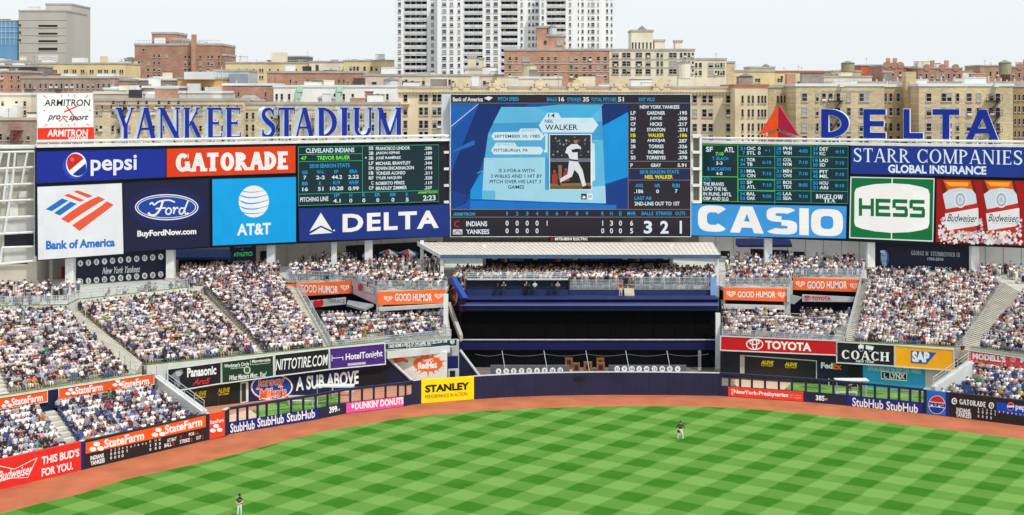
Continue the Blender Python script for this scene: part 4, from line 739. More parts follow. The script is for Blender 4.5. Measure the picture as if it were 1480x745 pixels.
s = Sign('advertising_board', 'red beer board with two amber bottles in ice', 'billboard', BR, [(1354, 259.3), (1500, 262.5), (1500, 356), (1353, 350)], led((172, 14, 12), .8), .3, None, FRM, .1); s.c = K8
AM = led((216, 96, 8), .95); AM2 = led((250, 166, 40), 1); LBW = led((232, 234, 234), .92); LBS = led((208, 220, 228), .94); LRD = led((196, 40, 30), .9); GRY = led((170, 176, 184), .9); IBK = led((60, 54, 58), .8)
for dx, dy in ((0, 0), (192, 0)):
    s.shape([(808+dx, 196), (960+dx, 198), (970+dx, 225), (985+dx, 300), (988+dx, 430), (965+dx, 470), (845+dx, 465), (832+dx, 420), (828+dx, 300), (812+dx, 230)], AM, 'bottle'); s.shape([(808+dx, 196), (820+dx, 196), (838+dx, 240), (846+dx, 465), (832+dx, 420), (828+dx, 300), (812+dx, 230)], led((120, 26, 8), .8), 'bottle'); s.shape([(948+dx, 198), (960+dx, 198), (970+dx, 225), (985+dx, 300), (988+dx, 430), (965+dx, 470), (972+dx, 300), (956+dx, 230)], led((120, 26, 8), .8), 'bottle'); s.shape([(830+dx, 205), (940+dx, 207), (935+dx, 226), (850+dx, 224)], AM2, 'bottle')
    s.shape([(818+dx, 262), (850+dx, 240), (905+dx, 232), (955+dx, 240), (972+dx, 262), (978+dx, 304), (940+dx, 312), (832+dx, 332)], LBS, 'bottle_label'); s.shape([(828+dx, 352), (984+dx, 326), (986+dx, 408), (838+dx, 432)], LBW, 'bottle_label')
    s.shape([(830+dx, 334), (980+dx, 306), (984+dx, 326), (829+dx, 353)], LRD, 'bottle_label'); s.ell(900+dx, 288, 29, 38, LBW, 'bottle_label'); s.ell(900+dx, 288, 23, 31, GRY, 'bottle_label'); s.ell(900+dx, 288, 16, 22, LBS, 'bottle_label'); s.text('B', (893+dx, 278, 907+dx, 298), GRY)
    s.text('Budweiser', (838+dx, 356, 980+dx, 392), IBK, .008, .45); s.text('KING OF BEERS', (858+dx, 396, 960+dx, 402), GRY); s.shape([(850+dx, 434), (980+dx, 412), (976+dx, 440), (870+dx, 456)], LRD, 'bottle')
rr = random.Random(5)
for k in range(330):
    x = rr.uniform(796, 1188); lim = 372 if (x < 832 or x > 1164 or abs(x-992) < 10) else 436; y = min(492, rr.uniform(lim, 492)); r = rr.uniform(4, 12); c = rr.choice([LBW, LBW, LBS, GRY, led((236, 200, 188), .9), led((150, 60, 44), .8)])
    s.shape([(x+r*math.cos(a)*rr.uniform(.6, 1.2), y+r*math.sin(a)*rr.uniform(.6, 1.2)) for a in (0, 1.2, 2.5, 3.7, 5)], c, 'ice')
s.done()
# ---------------------------------------------------------------- big video screen
SDK = led((42, 36, 48), .7); SBL = led((14, 84, 170), .85)
s = Sign('video_screen', 'huge video screen showing a batter card, line-up and line score', 'screen', SCR, [(651.5, 137), (998, 137), (998, 342), (651.5, 342)], SDK, 1.2, None, WSTEEL, .08); t = s.t
S9 = zc(640, 130, 4.14); s.c = S9
s.shape([(48, 85), (1108, 85), (1108, 716), (48, 716)], SBL, 'picture')
d1 = led((10, 60, 138), .85); d2 = led((8, 48, 118), .85); c1 = led((4, 150, 222), .9); c2 = led((96, 186, 222), .92); c3 = led((160, 214, 232), .94); c4 = led((206, 232, 240), .95); c5 = led((62, 158, 210), .9)
for q, m in (([(215, 85), (378, 85), (140, 680), (48, 716), (48, 500)], d2), ([(48, 85), (215, 85), (48, 250)], led((20, 104, 190), .85)), ([(190, 300), (190, 330), (60, 376), (60, 362)], led((30, 112, 196), .85)), ([(190, 640), (48, 716), (48, 600)], d1),
             ([(378, 85), (520, 85), (300, 200)], d1), ([(925, 85), (1108, 85), (1108, 135), (870, 260)], d2), ([(930, 232), (1108, 133), (1108, 520), (950, 570)], c1), ([(165, 602), (240, 480), (275, 655), (165, 655)], c1), ([(968, 575), (1108, 524), (1108, 716), (960, 716)], d1),
             ([(350, 103), (950, 103), (976, 680), (240, 656), (250, 410), (272, 260)], c5), ([(350, 103), (950, 103), (954, 190), (300, 200)], c2), ([(560, 103), (700, 88), (960, 88), (820, 240), (720, 180)], led((70, 180, 226), .9)), ([(272, 260), (600, 230), (640, 405), (250, 420)], led((84, 176, 216), .9)), ([(895, 300), (958, 300), (970, 575), (880, 600)], c2), ([(612, 600), (972, 575), (976, 680), (612, 670)], c3),
             ([(162, 662), (1038, 690), (1038, 716), (162, 716)], led((10, 118, 204), .9)), ([(235, 655), (247, 408), (612, 405), (612, 670)], c3), ([(235, 655), (240, 602), (314, 602), (314, 657)], c2)): s.shape(q, m, 'picture')
s.line([(48, 220), (212, 86)], .7, LW, 'picture'); s.line([(205, 498), (470, 400)], .5, c3, 'picture')
for q in ([(290, 278), (308, 254), (450, 254), (466, 232), (570, 232), (584, 254), (592, 254), (606, 278), (588, 302), (308, 302)], [(288, 363), (304, 341), (318, 317), (430, 317), (444, 341), (584, 341), (602, 363), (586, 387), (304, 387)], [(575, 212), (606, 168), (628, 138), (690, 138), (708, 168), (898, 168), (930, 212), (898, 256), (598, 256)], [(892, 318), (908, 324), (912, 540), (892, 552)], [(606, 262), (628, 262), (626, 375), (606, 375), (606, 360), (614, 360), (614, 276), (606, 276)]): s.shape(q, c4, 'picture')
TK = led((38, 48, 62), .5); TG = led((150, 190, 205), .9)
for tx, b, m in (('14', (631, 143, 670, 166), TK), ('NEIL', (610, 179, 662, 198), TK), ('WALKER', (612, 208, 806, 241), TK), ('SEPTEMBER 10, 1985', (308, 269, 580, 290), TK), ('PITTSBURGH, PA', (305, 353, 510, 374), TK), ('BIRTHDAY', (474, 236, 560, 250), TG), ('BIRTHPLACE', (324, 321, 426, 335), TG),
    ('IS 3-FOR-6 WITH', (335, 473, 548, 494), TK), ('3 WALKS AND 1 HIT BY', (287, 506, 595, 527), TK), ('PITCH OVER HIS LAST 3', (281, 539, 587, 560), TK), ('GAMES', (390, 571, 487, 593), TK)): s.text(tx, b, m, .012)
# picture of the batter
s.shape([(637, 265), (890, 265), (894, 600), (637, 598)], LW, 'picture'); PD = led((46, 50, 60), .6); s.shape([(641, 270), (885, 270), (885, 410), (641, 410)], PD, 'picture'); s.shape([(641, 410), (885, 410), (885, 432), (641, 432)], led((120, 130, 146), .7), 'picture')
s.shape([(641, 432), (885, 432), (885, 570), (641, 570)], led((40, 36, 40), .6), 'picture'); s.shape([(641, 562), (885, 556), (889, 596), (641, 596)], led((150, 112, 76), .8), 'picture'); s.shape([(641, 578), (889, 574), (889, 590), (641, 590)], led((96, 110, 60), .7), 'picture')
for k in range(46):
    x, y = rr.uniform(648, 880), rr.choice((288, 305, 325, 345, 370, 392))+rr.uniform(-4, 4); s.ell(x, y, 5, 6, led(rr.choice([(90, 96, 110), (150, 130, 120), (70, 80, 110), (190, 190, 196)]), .6), 'picture', n=8)
for x, y in ((670, 505), (738, 495)): s.shape([(x-18, y), (x+14, y-6), (x+22, y+50), (x-16, y+58)], led((190, 70, 40), .6), 'picture'); s.ell(x-2, y-16, 9, 11, led((150, 110, 90), .6), 'picture', n=10)
s.shape([(690, 450), (712, 450), (712, 560), (694, 560)], led((170, 130, 100), .6), 'picture')
PW = led((226, 228, 232), .92)
s.shape([(742, 345), (770, 325), (805, 325), (828, 345), (824, 360), (806, 372), (808, 420), (762, 420), (748, 385), (732, 378)], PW, 'picture'); s.shape([(768, 360), (800, 352), (824, 354), (818, 372), (776, 376)], TK, 'picture'); s.shape([(760, 414), (808, 420), (806, 430), (758, 424)], TK, 'picture')
s.shape([(756, 424), (808, 430), (836, 480), (858, 578), (838, 582), (812, 505), (788, 478), (772, 520), (700, 556), (692, 538), (746, 505), (750, 470)], PW, 'picture'); s.shape([(836, 580), (862, 570), (882, 582), (878, 592), (838, 592)], TK, 'picture'); s.shape([(684, 532), (700, 534), (704, 572), (690, 570)], TK, 'picture')
s.ell(796, 304, 15, 18, led((170, 124, 100), .7), 'picture'); s.shape([(778, 302), (786, 286), (806, 284), (816, 298), (800, 300)], TK, 'picture')
s.shape([(828, 622), (860, 622), (860, 656), (828, 656)], TK, 'picture'); s.shape([(834, 650), (840, 632), (856, 640), (850, 650)], LW, 'picture'); s.shape([(866, 622), (895, 622), (895, 656), (866, 656)], LW, 'picture'); s.text('59', (870, 630, 890, 648), TK, .02)
# header, line-up and line score
for tx, b, m in (('Bank of America', (60, 44, 240, 70), LT), ('PITCH SPEED', (330, 44, 455, 67), LC), ('BALLS', (622, 46, 683, 69), LC), ('16', (694, 43, 726, 70), LT), ('STRIKES', (743, 47, 827, 70), LC), ('35', (838, 44, 875, 71), LT), ('TOTAL PITCHES', (886, 47, 1038, 70), LC), ('51', (1048, 44, 1083, 71), LT)): s.text(tx, b, m, .025)
s.shape([(246, 50), (272, 40), (300, 46), (276, 66)], LT)
s.c = K7; K3 = zc(740, 0, 3.238)
s.c = K3; s.text('EXIT VELO', (593, 458, 668, 475), LC, .025); s.box((544, 487, 833, 1074), led((46, 38, 50), .7), 'picture'); s.box((547, 488, 833, 514), led((40, 44, 78), .75), 'picture'); s.text('NEW YORK YANKEES', (598, 493, 783, 510), LT, .025)
LY = led((236, 226, 40), .95)
for j, (p, n, a, x0, x1) in enumerate((('LF', 'GARDNER', '.195', 631, 716), ('DH', 'JUDGE', '.300', 645, 702), ('CF', 'HICKS', '.217', 646, 702), ('RF', 'STANTON', '.231', 631, 716), ('1B', 'WALKER', '.186', 636, 711), ('3B', 'ANDÚJAR', '.287', 632, 717), ('2B', 'TORRES', '.326', 639, 709), ('C', 'ROMINE', '.265', 637, 709), ('SS', 'TORREYES', '.378', 628, 718))):
    y = 530+26.1*j; m = LY if j == 4 else LT; s.text(p, (555, y-9, 566 if p == 'C' else 578, y+8), m, .025); s.text(n, (x0, y-9-4*('Ú' in n), x1, y+8), m, .025); s.text(a, (776, y-9, 819, y+8), m, .025)
s.c = K7
for tx, b, m in (('P', (554, 118, 565, 135), LT), ('GRAY', (649, 118, 697, 135), LT), ('5.91', (774, 118, 815, 135), LT)): s.text(tx, b, m, .025)
s.box((547, 146, 829, 194), led((38, 42, 84), .75), 'picture')
for tx, b, m in (('2018 SEASON STATS', (597, 149, 780, 166), LC), ('NEIL WALKER', (621, 172, 752, 190), LY), ('AVG', (577, 213, 612, 230), LC), ('HR', (668, 213, 692, 230), LC), ('RBI', (750, 213, 784, 230), LC), ('.186', (572, 239, 614, 257), LT), ('0', (674, 240, 687, 257), LT), ('7', (762, 239, 774, 256), LT), ('LAST AB', (573, 272, 652, 289), LC), ('2ND-LINE OUT TO 1ST', (573, 297, 784, 315), LT)): s.text(tx, b, m, .025)
GD = led((150, 146, 152), .6)
for l in ([(542, 108), (833, 108)], [(542, 142), (833, 142)], [(542, 196), (833, 196)], [(-290, 333), (833, 333)], [(-290, 369), (833, 369)]): s.line(l, .9, GD, 'divider')
s.line([(543, -110), (543, 333)], .9, GD, 'divider'); s.c = S9; s.line([(46, 80), (1485, 80)], .9, GD, 'divider'); s.c = K7
X6 = (370-740)*3.238
s.text('ARMITRON', (X6+921, 347, X6+1027, 363), LC, .025, .25)
for j, x in enumerate((X6+1175, 24, 71, 117, 164, 210, 257, 304, 350)): s.text(str(j+1), (x-6, 343, x+6, 361), LC, .02)
for x, h in ((424, 'R'), (465, 'H'), (507, 'E')): s.text(h, (x-6, 343, x+6, 361), LC, .02)
s.text('MVR', (539, 343, 579, 361), LC, .02); s.text('BALLS', (606, 343, 660, 360), LC, .02); s.text('STRIKES', (673, 343, 747, 360), LC, .02); s.text('OUTS', (763, 343, 810, 360), LC, .02)
s.text('INDIANS', (X6+984, 388, X6+1082, 412), LT, .025); s.text('YANKEES', (X6+984, 426, X6+1092, 448), LT, .025)
for x, a, b in ((X6+1175, '0', '0'), (24, '0', '0'), (71, '0', '0'), (117, '0', '0'), (164, '1', ''), (424, '1', '0'), (465, '3', '0'), (507, '0', '0'), (559, '6', '5')):
    wd = 7 if a != '1' else 4; s.text(a, (x-wd, 385, x+wd, 409), LT, .02)
    if b: s.text(b, (x-7, 421, x+7, 445), LT, .02)
for tx, x0, x1 in (('3', 616, 655), ('2', 693, 732), ('1', 778, 800)): s.text(tx, (x0, 386, x1, 446), LT, .03)
s.line([(X6+952, 388), (X6+934, 392), (X6+932, 408), (X6+950, 414)], 1.6, led((200, 50, 40), .9), 'emblem', True); s.box((X6+922, 426, X6+966, 450), led((200, 210, 226), .9), 'emblem'); s.line([(X6+926, 446), (X6+944, 430), (X6+962, 446)], 1.4, led((190, 50, 60), .9), 'emblem')
s.done()
# screen surround: side lattice and caps
for a, b, lab in ((634.5, 649, 'pale steel lattice with shelves left of the big screen'), (1000, 1012.5, 'pale steel lattice with shelves right of the big screen')):
    pl = SCR.back(.6); p0, p1 = pl.p(a, 205), pl.p(b, 205); t = thing('screen_lattice', lab, 'structure', V3((p0+p1)/2, 17.9)); mb = MB()
    for z in np.linspace(17.9, 27, 5): mb.bar(V3(p0, z), V3(p1, z), 1.2, .35)
    for p in (p0, p1): mb.box(p.x-.15, p.x+.15, p.y-.2, p.y+.8, 17.9, 27.2)
    mb.build('frame', WSTEEL, t); mb = MB(); mb.bar(V3(p0, 17.9)+Vector((0, .9, 0)), V3(p1, 17.9)+Vector((0, .9, 0)), .1, 8.9); mb.build('backing', M((150, 142, 128), .8, .1, .6, key='backing'), t)
pl = SCR; p0, p1 = pl.p(638, 140, -1.3), pl.p(650.3, 140, -1.3); mb = MB(); mb.hexa([V3(p0, 27), V3(p1, 27), V3(p1, 27)+Vector((0, 1.6, 0)), V3(p0, 27)+Vector((0, 1.6, 0))], [V3(p0, 32.9), V3(p1, 32.9), V3(p1, 32.9)+Vector((0, 1.6, 0)), V3(p0, 32.9)+Vector((0, 1.6, 0))])
o = mb.build('equipment_box', M((206, 214, 222), .5, .05, .6, key='paleblue'), None); tag(o, 'tall pale grey box beside the upper left of the big screen', 'cabinet')
s = Sign('maker_sign', 'small black sign with white words and red diamonds under the big screen', 'sign', SCR.back(-.4), [(793, 342.8), (851, 342.8), (851, 349.2), (793, 349.2)], BLACK, .3); s.c = zc(600, 330, 3.217)
s.text('MITSUBISHI ELECTRIC', (650, 43, 803, 57), LW, .035); rd = led((220, 40, 40), .9)
for q in ([(636, 40), (640, 47), (636, 53), (632, 47)], [(631, 50), (636, 57), (627, 57)], [(641, 50), (646, 57), (637, 57)]): s.shape(q, rd)
s.done()
# ---------------------------------------------------------------- centre deck canopy and batter's eye
ROOFM = M((216, 208, 194), .5, .05, .6, key='roof'); BLU = M((24, 34, 96), .45, .08, .7, key='beblue'); BLU2 = M((18, 24, 72), .5, .08, .7, key='beblue2')
cz0, cz1 = 12.75, 12.85; xl = P(637, VH, 177).x; xr = P(1041, VH, 177).x; xbl = P(603, VH, 190).x
t = thing('deck_canopy', 'long ribbed cream canopy roof over the centre field deck', 'canopy', ((xl+xr)/2, 180, cz0)); mb = MB()
mb.hexa([(xl, 177, cz0), (xr, 177, cz0), (xr+1, 191, cz1), (xbl, 191, cz1)], [(xl, 177, cz0+.12), (xr, 177, cz0+.12), (xr+1, 191, cz1+.12), (xbl, 191, cz1+.12)]); mb.build('roof', ROOFM, t); mb = MB()
k = 62
for j in range(k+1): f = j/k; a = Vector((xl+(xr-xl)*f, 177, cz0+.12)); b = Vector((xbl+(xr+1-xbl)*f, 191, cz1+.12)); mb.bar(a, b, .05, .06)
mb.build('roof_seams', M((206, 198, 182), .5, .05, .6, key='seamroof'), t); mb = MB(); mb.box(xl-.05, xr+.05, 176.85, 176.98, cz0-.3, cz0+.16); mb.build('front_fascia', M((70, 98, 136), .5, .06, .7, key='fasciab'), t)
mb = MB(); mb.bar((xl, 177, cz0-.3), (xbl, 191, cz1-.3), .14, .5); mb.build('side_fascia', WSTEEL, t)
for u, D in ((639, 177.6), (700, 186), (970, 186), (1036, 177.6), (610, 189.5)): p = P(u, VH, D); mb = MB(); mb.box(p.x-.22, p.x+.22, p.y-.22, p.y+.22, ZC, cz0+(p.y-177)*.05); mb.build('column', WSTEEL, t)
for x in (370, 560, 745, 975, 1165): p = P(600+x/3.217, 372.5, 177.5); mb = MB(); mb.box(p.x-.3, p.x+.3, p.y, p.y+.2, p.z-.25, p.z+.2); mb.build('lamp_box', M((206, 176, 96), .5, .05, 1, key='lampbox'), t)
zd = zc(600, 330, 3.217); HP = PlU(640, 184.5, 1040, 184.5)
for u0, u1, cx, txs, lab in ((340, 532, 415, [('masterpass', (437, 143, 505, 156))], 'left one of the three dark bar signs under the deck canopy'), (536, 960, 663, [('masterpass', (688, 139, 756, 152)), ("batter's eye deck", (768, 138, 862, 152))], 'long middle one of the three dark bar signs under the deck canopy'), (966, 1182, 1030, [('masterpass', (1054, 139, 1120, 152))], 'right one of the three dark bar signs under the deck canopy')):
    s = Sign('bar_sign', lab, 'sign', HP, [zd(u0, 131), zd(u1, 131), zd(u1, 158), zd(u0, 158)], NAVYW, .2); s.c = zd; [s.text(tx, b, paint((150, 156, 170)), .02) for tx, b in txs]; y = 150 if cx == 415 else 147
    s.ell(cx-5, y, 8, 9, paint((200, 36, 40))); s.ell(cx+6, y, 8, 9, paint((240, 160, 40))); s.ell(cx+.5, y, 3.2, 6.5, paint((238, 98, 40))); s.done()
HP2 = PlU(640, 189, 1040, 189); s = pxwall('bar_wall', 'dark bar wall behind the crowd on the centre deck', HP2, 700, 968, ZC, 12.9, M((38, 40, 50), .6, .1, .8, key='barwall')); s.c = lambda x, y: (x, y)
for u in range(712, 960, 22): s.box((u, 381, u+13, 388), paint(random.choice([(120, 90, 60), (70, 80, 96), (150, 60, 50), (170, 170, 160)])), 'shelf')
s.done()
BEP = PlU(665, 170, 1038, 170); bx0, bx1 = P(666, VH, 170).x, P(1038, VH, 170).x
t = thing('batters_eye', 'wide black batters eye wall between two deep blue bands in centre field', 'building', ((bx0+bx1)/2, 171, 0)); mb = MB()
mb.box(bx0, bx1, 170.5, 175, 3.52, 6.95); mb.build('black_wall', M((7, 7, 9), .8, .1, .5, key='void', spec=.1), t); mb = MB(); mb.box(bx0-.1, bx1, 170, 175, 2.3, 3.5); mb.build('lower_band', BLU2, t)
mb = MB(); mb.box(bx0, bx1, 170, 175.02, 6.97, 8.35); mb.hexa([(bx0, 169.4, 7.7), (bx1, 169.4, 7.7), (bx1, 170, 7.7), (bx0, 170, 7.7)], [(bx0, 169.6, 8.0), (bx1, 169.6, 8.0), (bx1, 170, 8.35), (bx0, 170, 8.35)]); mb.build('upper_band', BLU, t)
mb = MB(); mb.box(bx0, bx1, 169.5, 173.2, 8.36, 8.5); mb.build('ledge', M((30, 40, 86), .6, .06, 1, key='ledge'), t); mb = MB(); mb.tube((bx0, 169.3, 7.75), (bx1, 169.3, 7.75), .07); mb.build('edge_pipe', M((90, 110, 160), .4, .05, 1, key='pipeb'), t)
mb = MB(); mb.box(bx0-.12, bx1+.02, 169.85, 170, 3.5, 3.62); mb.build('band_cap', STEEL, t)
mb = MB()
for k in range(1, 12): x = bx0+(bx1-bx0)*k/12; mb.box(x-.03, x+.03, 170.44, 170.5, 3.6, 6.95)
mb.build('panel_joint', M((8, 8, 10), .8, 0, key='jnt', spec=.1), t)
mb = MB(); mb.box(bx0, bx1, 172.9, 173.2, 8.5, 9.1); mb.build('deck_front', M((34, 52, 96), .5, .08, .7, key='deckfront'), t)
# camera bay recess and deck front
cb0, cb1 = P(675, VH, 173).x, P(821, VH, 173).x; mb = MB(); mb.box(cb0, cb1, 173.22, 173.4, 8.5, 10.2); mb.box(cb0-.2, cb0, 172.85, 173.3, 8.5, 10.35); mb.box(cb1, cb1+.2, 172.85, 173.3, 8.5, 10.35); mb.build('camera_bay', M((26, 32, 52), .6, .1, 1, key='bay'), t)
mb = MB(); mb.box(cb0, cb1, 172.8, 173.35, 10.3, 10.42); mb.build('bay_roof', STEEL, t)
hz = lambda u, D, z: V3(P(u, VH, D), z)
railing('glass_railing', 'glass railing on top of the camera bay at the left of the centre deck', [hz(672, 173.4, 10.4), hz(822, 173.4, 10.4)], .75, 2.2, True)
railing('glass_railing', 'glass railing left of the stair opening on the centre deck', [hz(823, 173.4, 9.12), hz(900, 173.4, 9.12)], 1.1, 1.8, True)
railing('glass_railing', 'glass railing right of the stair opening on the centre deck', [hz(918, 173.4, 9.12), hz(1024, 173.4, 9.12)], 1.4, 1.8, True)
mb = MB()
for k in range(5): a = hz(902, 172.88-.02*k, 8.5); b = hz(916, 172.88, 8.5); mb.box(a.x, b.x, 171.9+.2*k, 172.9, 8.5+.16*k, 8.5+.16*(k+1))
tag(mb.build('deck_stairs', M((196, 190, 170), .85, .06, 1, key='stair2')), 'short pale stairs between the glass railings of the centre deck', 'stairs')
p = hz(1031, 172.6, 8.5); mb = MB(); mb.box(p.x-.35, p.x+.35, p.y-.2, p.y+.2, 8.5, 10.6); tag(mb.build('deck_post', M((120, 160, 216), .5, .05, 1, key='lightblue')), 'light blue square post at the right end of the centre deck', 'post')
# left cheek with red oval emblem
CK = PlU(645.5, 176.5, 666, 170.1); s = Sign('deck_end_wall', 'dark slanted end wall with red oval emblem left of the batters eye', 'wall', CK, [(646.5, 403), (652, 402), (667, 431), (667, 450), (646.5, 447)], M((44, 26, 48), .5, .1, .7, key='cheek'), .4) if False else None
t = thing('deck_end_wall', 'dark slanted end wall with red oval emblem left of the batters eye', 'wall', CK.p(656, 450)); ck = lambda pts, m, nm, o=0.0, d=.4: (lambda mb: (mb.hexa([CK.p(u, v, o-d) for u, v in pts], [CK.p(u, v, o) for u, v in pts]), mb.build(nm, m, t)))(MB())
ck([(647, 404), (652, 403), (669, 432), (667, 451), (647, 446)], M((60, 22, 44), .5, .1, .5, key='cheek'), 'wall_panel'); ck([(650, 402), (655, 401), (672, 431), (667.5, 433)], M((36, 70, 158), .5, .06, 1, key='edgeblue'), 'blue_edge', .2, .6)
ck([(655.5+5.6*math.cos(a), 429+13.5*math.sin(a)) for a in np.linspace(0, 6.28, 20)[:-1]], WHITE, 'emblem', .03, .03); ck([(655.5+4.8*math.cos(a), 429+12.2*math.sin(a)) for a in np.linspace(0, 6.28, 20)[:-1]], paint((196, 34, 44)), 'emblem', .06, .03)
sg = Sign.__new__(Sign); sg.c = lambda x, y: (x, y); sg.pl = CK; sg.parts = {}; sg.k = 70; sg.t = t; sg.text("Frank's", (651.2, 424, 660, 434), WHITE, .02, .3); sg.done()
mb = MB(); a, b = hz(648, 176, 0), hz(665.5, 170.2, 0); mb.hexa([a, b, b+Vector((.3, 1, 0)), a+Vector((.3, 1, 0))], [V3(a, 7.2), V3(b, 7.0), V3(b, 7.0)+Vector((.3, 1, 0)), V3(a, 7.2)+Vector((.3, 1, 0))]); tag(mb.build('return_wall', M((14, 14, 18), .8, .1, 1, key='ret')), 'black return wall at the left end of the batters eye', 'wall')
for a, b, th, m, nm, lab in (((647, 446, 171.5), (664.5, 494, 168.6), .5, CONC, 'sloping_beam', 'pale sloping beam beside the left end of the batters eye'),):
    pa, pb = P(*a), P(*b); mb = MB(); mb.hexa([pa, pb, pb+Vector((.35, .6, 0)), pa+Vector((.35, .6, 0))], [pa+Vector((0, 0, .7)), pb+Vector((0, 0, .7)), pb+Vector((.35, .6, .7)), pa+Vector((.35, .6, .7))]); tag(mb.build(nm, m), lab, 'beam')
for u, D, z0, z1, lab in ((644.5, 168.5, 0, 9.2, 'white square post right of the lower left terrace'), (1037.5, 168.8, 0, 6.9, 'white square post at the right end of the batters eye'), (1011, 169.6, 0, 2.3, 'grey post beside the right monument wall')): column(lab, u, D, z0, z1, .55 if u != 1011 else .35, WSTEEL if u != 1011 else M((120, 124, 130), .7, .05, 1, key='dpost'))
# ---------------------------------------------------------------- monument park
PKW = M((96, 98, 104), .8, .1, 1, key='granite'); bz = lambda u, D, z: V3(P(u, VH, D), z)
a, b = bz(640, 169.9, 0), bz(1046, 169.9, 0); mb = MB(); mb.box(a.x, b.x, 171.2, 171.5, -.05, 2.35); tag(mb.build('park_back_wall', M((16, 17, 24), .8, .15, .7, key='parkback')), 'dark recessed wall behind the monument area under the lower blue band', 'wall')
mb = MB(); mb.poly([(a.x, 155.6, .01), (b.x, 155.6, .01), (b.x, 171.2, .01), (a.x, 171.2, .01)]); struct(mb, 'monument_paving', M((120, 112, 104), .85, .1, 1, key='paving'))
for u0, u1, nums, lab in ((709, 823, '4 3 5 7 37 8 8 16 15'.split(), 'grey monument wall with white number discs, left of the brown monuments'), (880, 992, '32 9 10 1 44 23 49 42 6'.split(), 'grey monument wall with white number discs, right of the brown monuments')):
    pl = PlU(u0, 165.5, u1, 165.5); s = Sign('number_wall', lab, 'wall', pl, qz(pl, u0, u1, 0, 1.3), PKW, .5, panel='wall_panel'); s.c = zm
    xs = [224, 265, 305, 347, 388, 430, 470, 513, 554] if u0 < 800 else [858, 897, 937, 976, 1016, 1058, 1099, 1140, 1182]
    for n, x in zip(nums, xs): y = 137-(x-224)*.017 if u0 < 800 else 124; s.ell(x, y, 15, 16, WHITE, 'disc'); s.text(n, (x-5-4*(len(n) > 1), y-8, x+5+4*(len(n) > 1), y+8), PKW, .03)
    s.done()
BRZ = M((132, 86, 54), .6, .15, 2, key='bronze')
for j, (x, y0, D, wd, lab) in enumerate(((600, 66, 169, 40, 'brown monument block at the back left of the group'), (640, 92, 166, 36, 'low brown monument block between its taller neighbours on the left'), (702, 86, 163.5, 44, 'brown monument block with dark plaque in the middle front'), (768, 66, 169, 40, 'brown monument block at the back right of the group'), (770, 90, 163.5, 44, 'brown monument block with dark plaque at the right front'))):
    p = P(660+x/3.7, 500+y0/3.7, D); k = wd/3.7*D/F/2; t = thing('monument', lab, 'monument', (p.x, p.y, 0), 'brown monuments in the centre field park'); mb = MB(); mb.box(p.x-k, p.x+k, p.y-.3, p.y+.3, .02, p.z); mb.build('stone', BRZ, t); mb = MB(); mb.box(p.x-k*1.15, p.x+k*1.15, p.y-.4, p.y+.4, .01, .25); mb.build('base', CONC, t)
    mb = MB(); mb.box(p.x-k*.5, p.x+k*.5, p.y-.33, p.y-.3, p.z-.75, p.z-.2); mb.build('plaque', M((60, 36, 26), .5, .1, 2, key='plaque'), t)
pn = [bz(u, 158.5, 0) for u in (690, 730, 791, 852, 910, 970, 1030)]; t = thing('safety_net', 'thin sagging net on leaning poles above the centre field wall', 'net', pn[3]); mb = MB()
for p in pn[1:-1]: mb.tube(p+Vector((.35, 0, 0)), p+Vector((-.35, 1.2, 4.1)), .035, 5)
mb.build('pole', STEEL, t); mb = MB()
for p, q in zip(pn, pn[1:]):
    pts = [p.lerp(q, f)+Vector((-.3, 1.1, 3.75-.25*math.sin(math.pi*f))) for f in np.linspace(0, 1, 7)]
    for c, d in zip(pts, pts[1:]): mb.tube(c, d, .014, 4)
mb.build('cable', M((150, 150, 156), .5, .05, 1, key='cable'), t)
def wedge(name, label, pts, D, th, m, edge=None, cat='wall'):
    t = thing(name, label, cat, P(pts[0][0], pts[-1][1], D)); mb = MB(); q = [P(u, v, D) for u, v in pts]; mb.hexa([p+Vector((0, th, 0)) for p in q], q); mb.build('wall_panel', m, t)
    if edge: mb = MB(); a, b = P(edge[0][0], edge[0][1], D), P(edge[1][0], edge[1][1], D); mb.tube(a-Vector((0, .05, 0)), b-Vector((0, .05, 0)), .16, 6); mb.build('coping', STEEL, t)
wedge('stair_wall', 'navy triangular stair wall with pale coping beside the monument area', [(663.5, 506), (665.5, 506), (696, 546), (663.5, 546)], 160, .4, NAVYW, ((665, 506), (695, 546)))
# ---------------------------------------------------------------- bullpen buildings and front boards
SF = SPL.back(.6)
s = pxwall('bullpen_wall', 'dark glazed wall with two yellow medicine signs at the back of the left bullpen', SF, 236, 352, -.05, 3.9, M((24, 30, 34), .25, .15, .6, key='glazed', spec=.5)); s.c = z3
YL = paint((240, 208, 30))
for x, y in ((306, 420), (165, 440)): s.text('ALEVE', (x, y-2, x+76, y+26), YL, .05, .2); s.text('DIRECT THERAPY', (x+4, y+31, x+70, y+40), YL, .02)
for u in (255, 285, 315, 345): s.c = lambda x, y: (x, y); s.box((u, 530, u+1, 600), M((60, 66, 70), .4, .05, 1, key='mull'), 'mullion')
s.done()
s = pxwall('bullpen_wall', 'navy wall with round orange sandwich logo and white slogan in the left bullpen', SF, 352.2, 556, -.05, 3.9, M((22, 34, 74), .6, .1, .6, key='subnavy')); s.c = z3
s.shape([(445, 384), (492, 378), (492, 500), (445, 510)], WSTEEL, 'door_frame'); s.shape([(450, 392), (478, 388), (478, 498), (450, 503)], M((46, 60, 60), .3, .1, 1, key='doorglass'), 'door_glass')
JO = paint((240, 104, 36)); JB = paint((24, 66, 160)); s.ell(632, 412, 128, 82, JO); s.ell(632, 412, 124, 78, WHITE); s.ell(632, 412, 117, 72, JB)
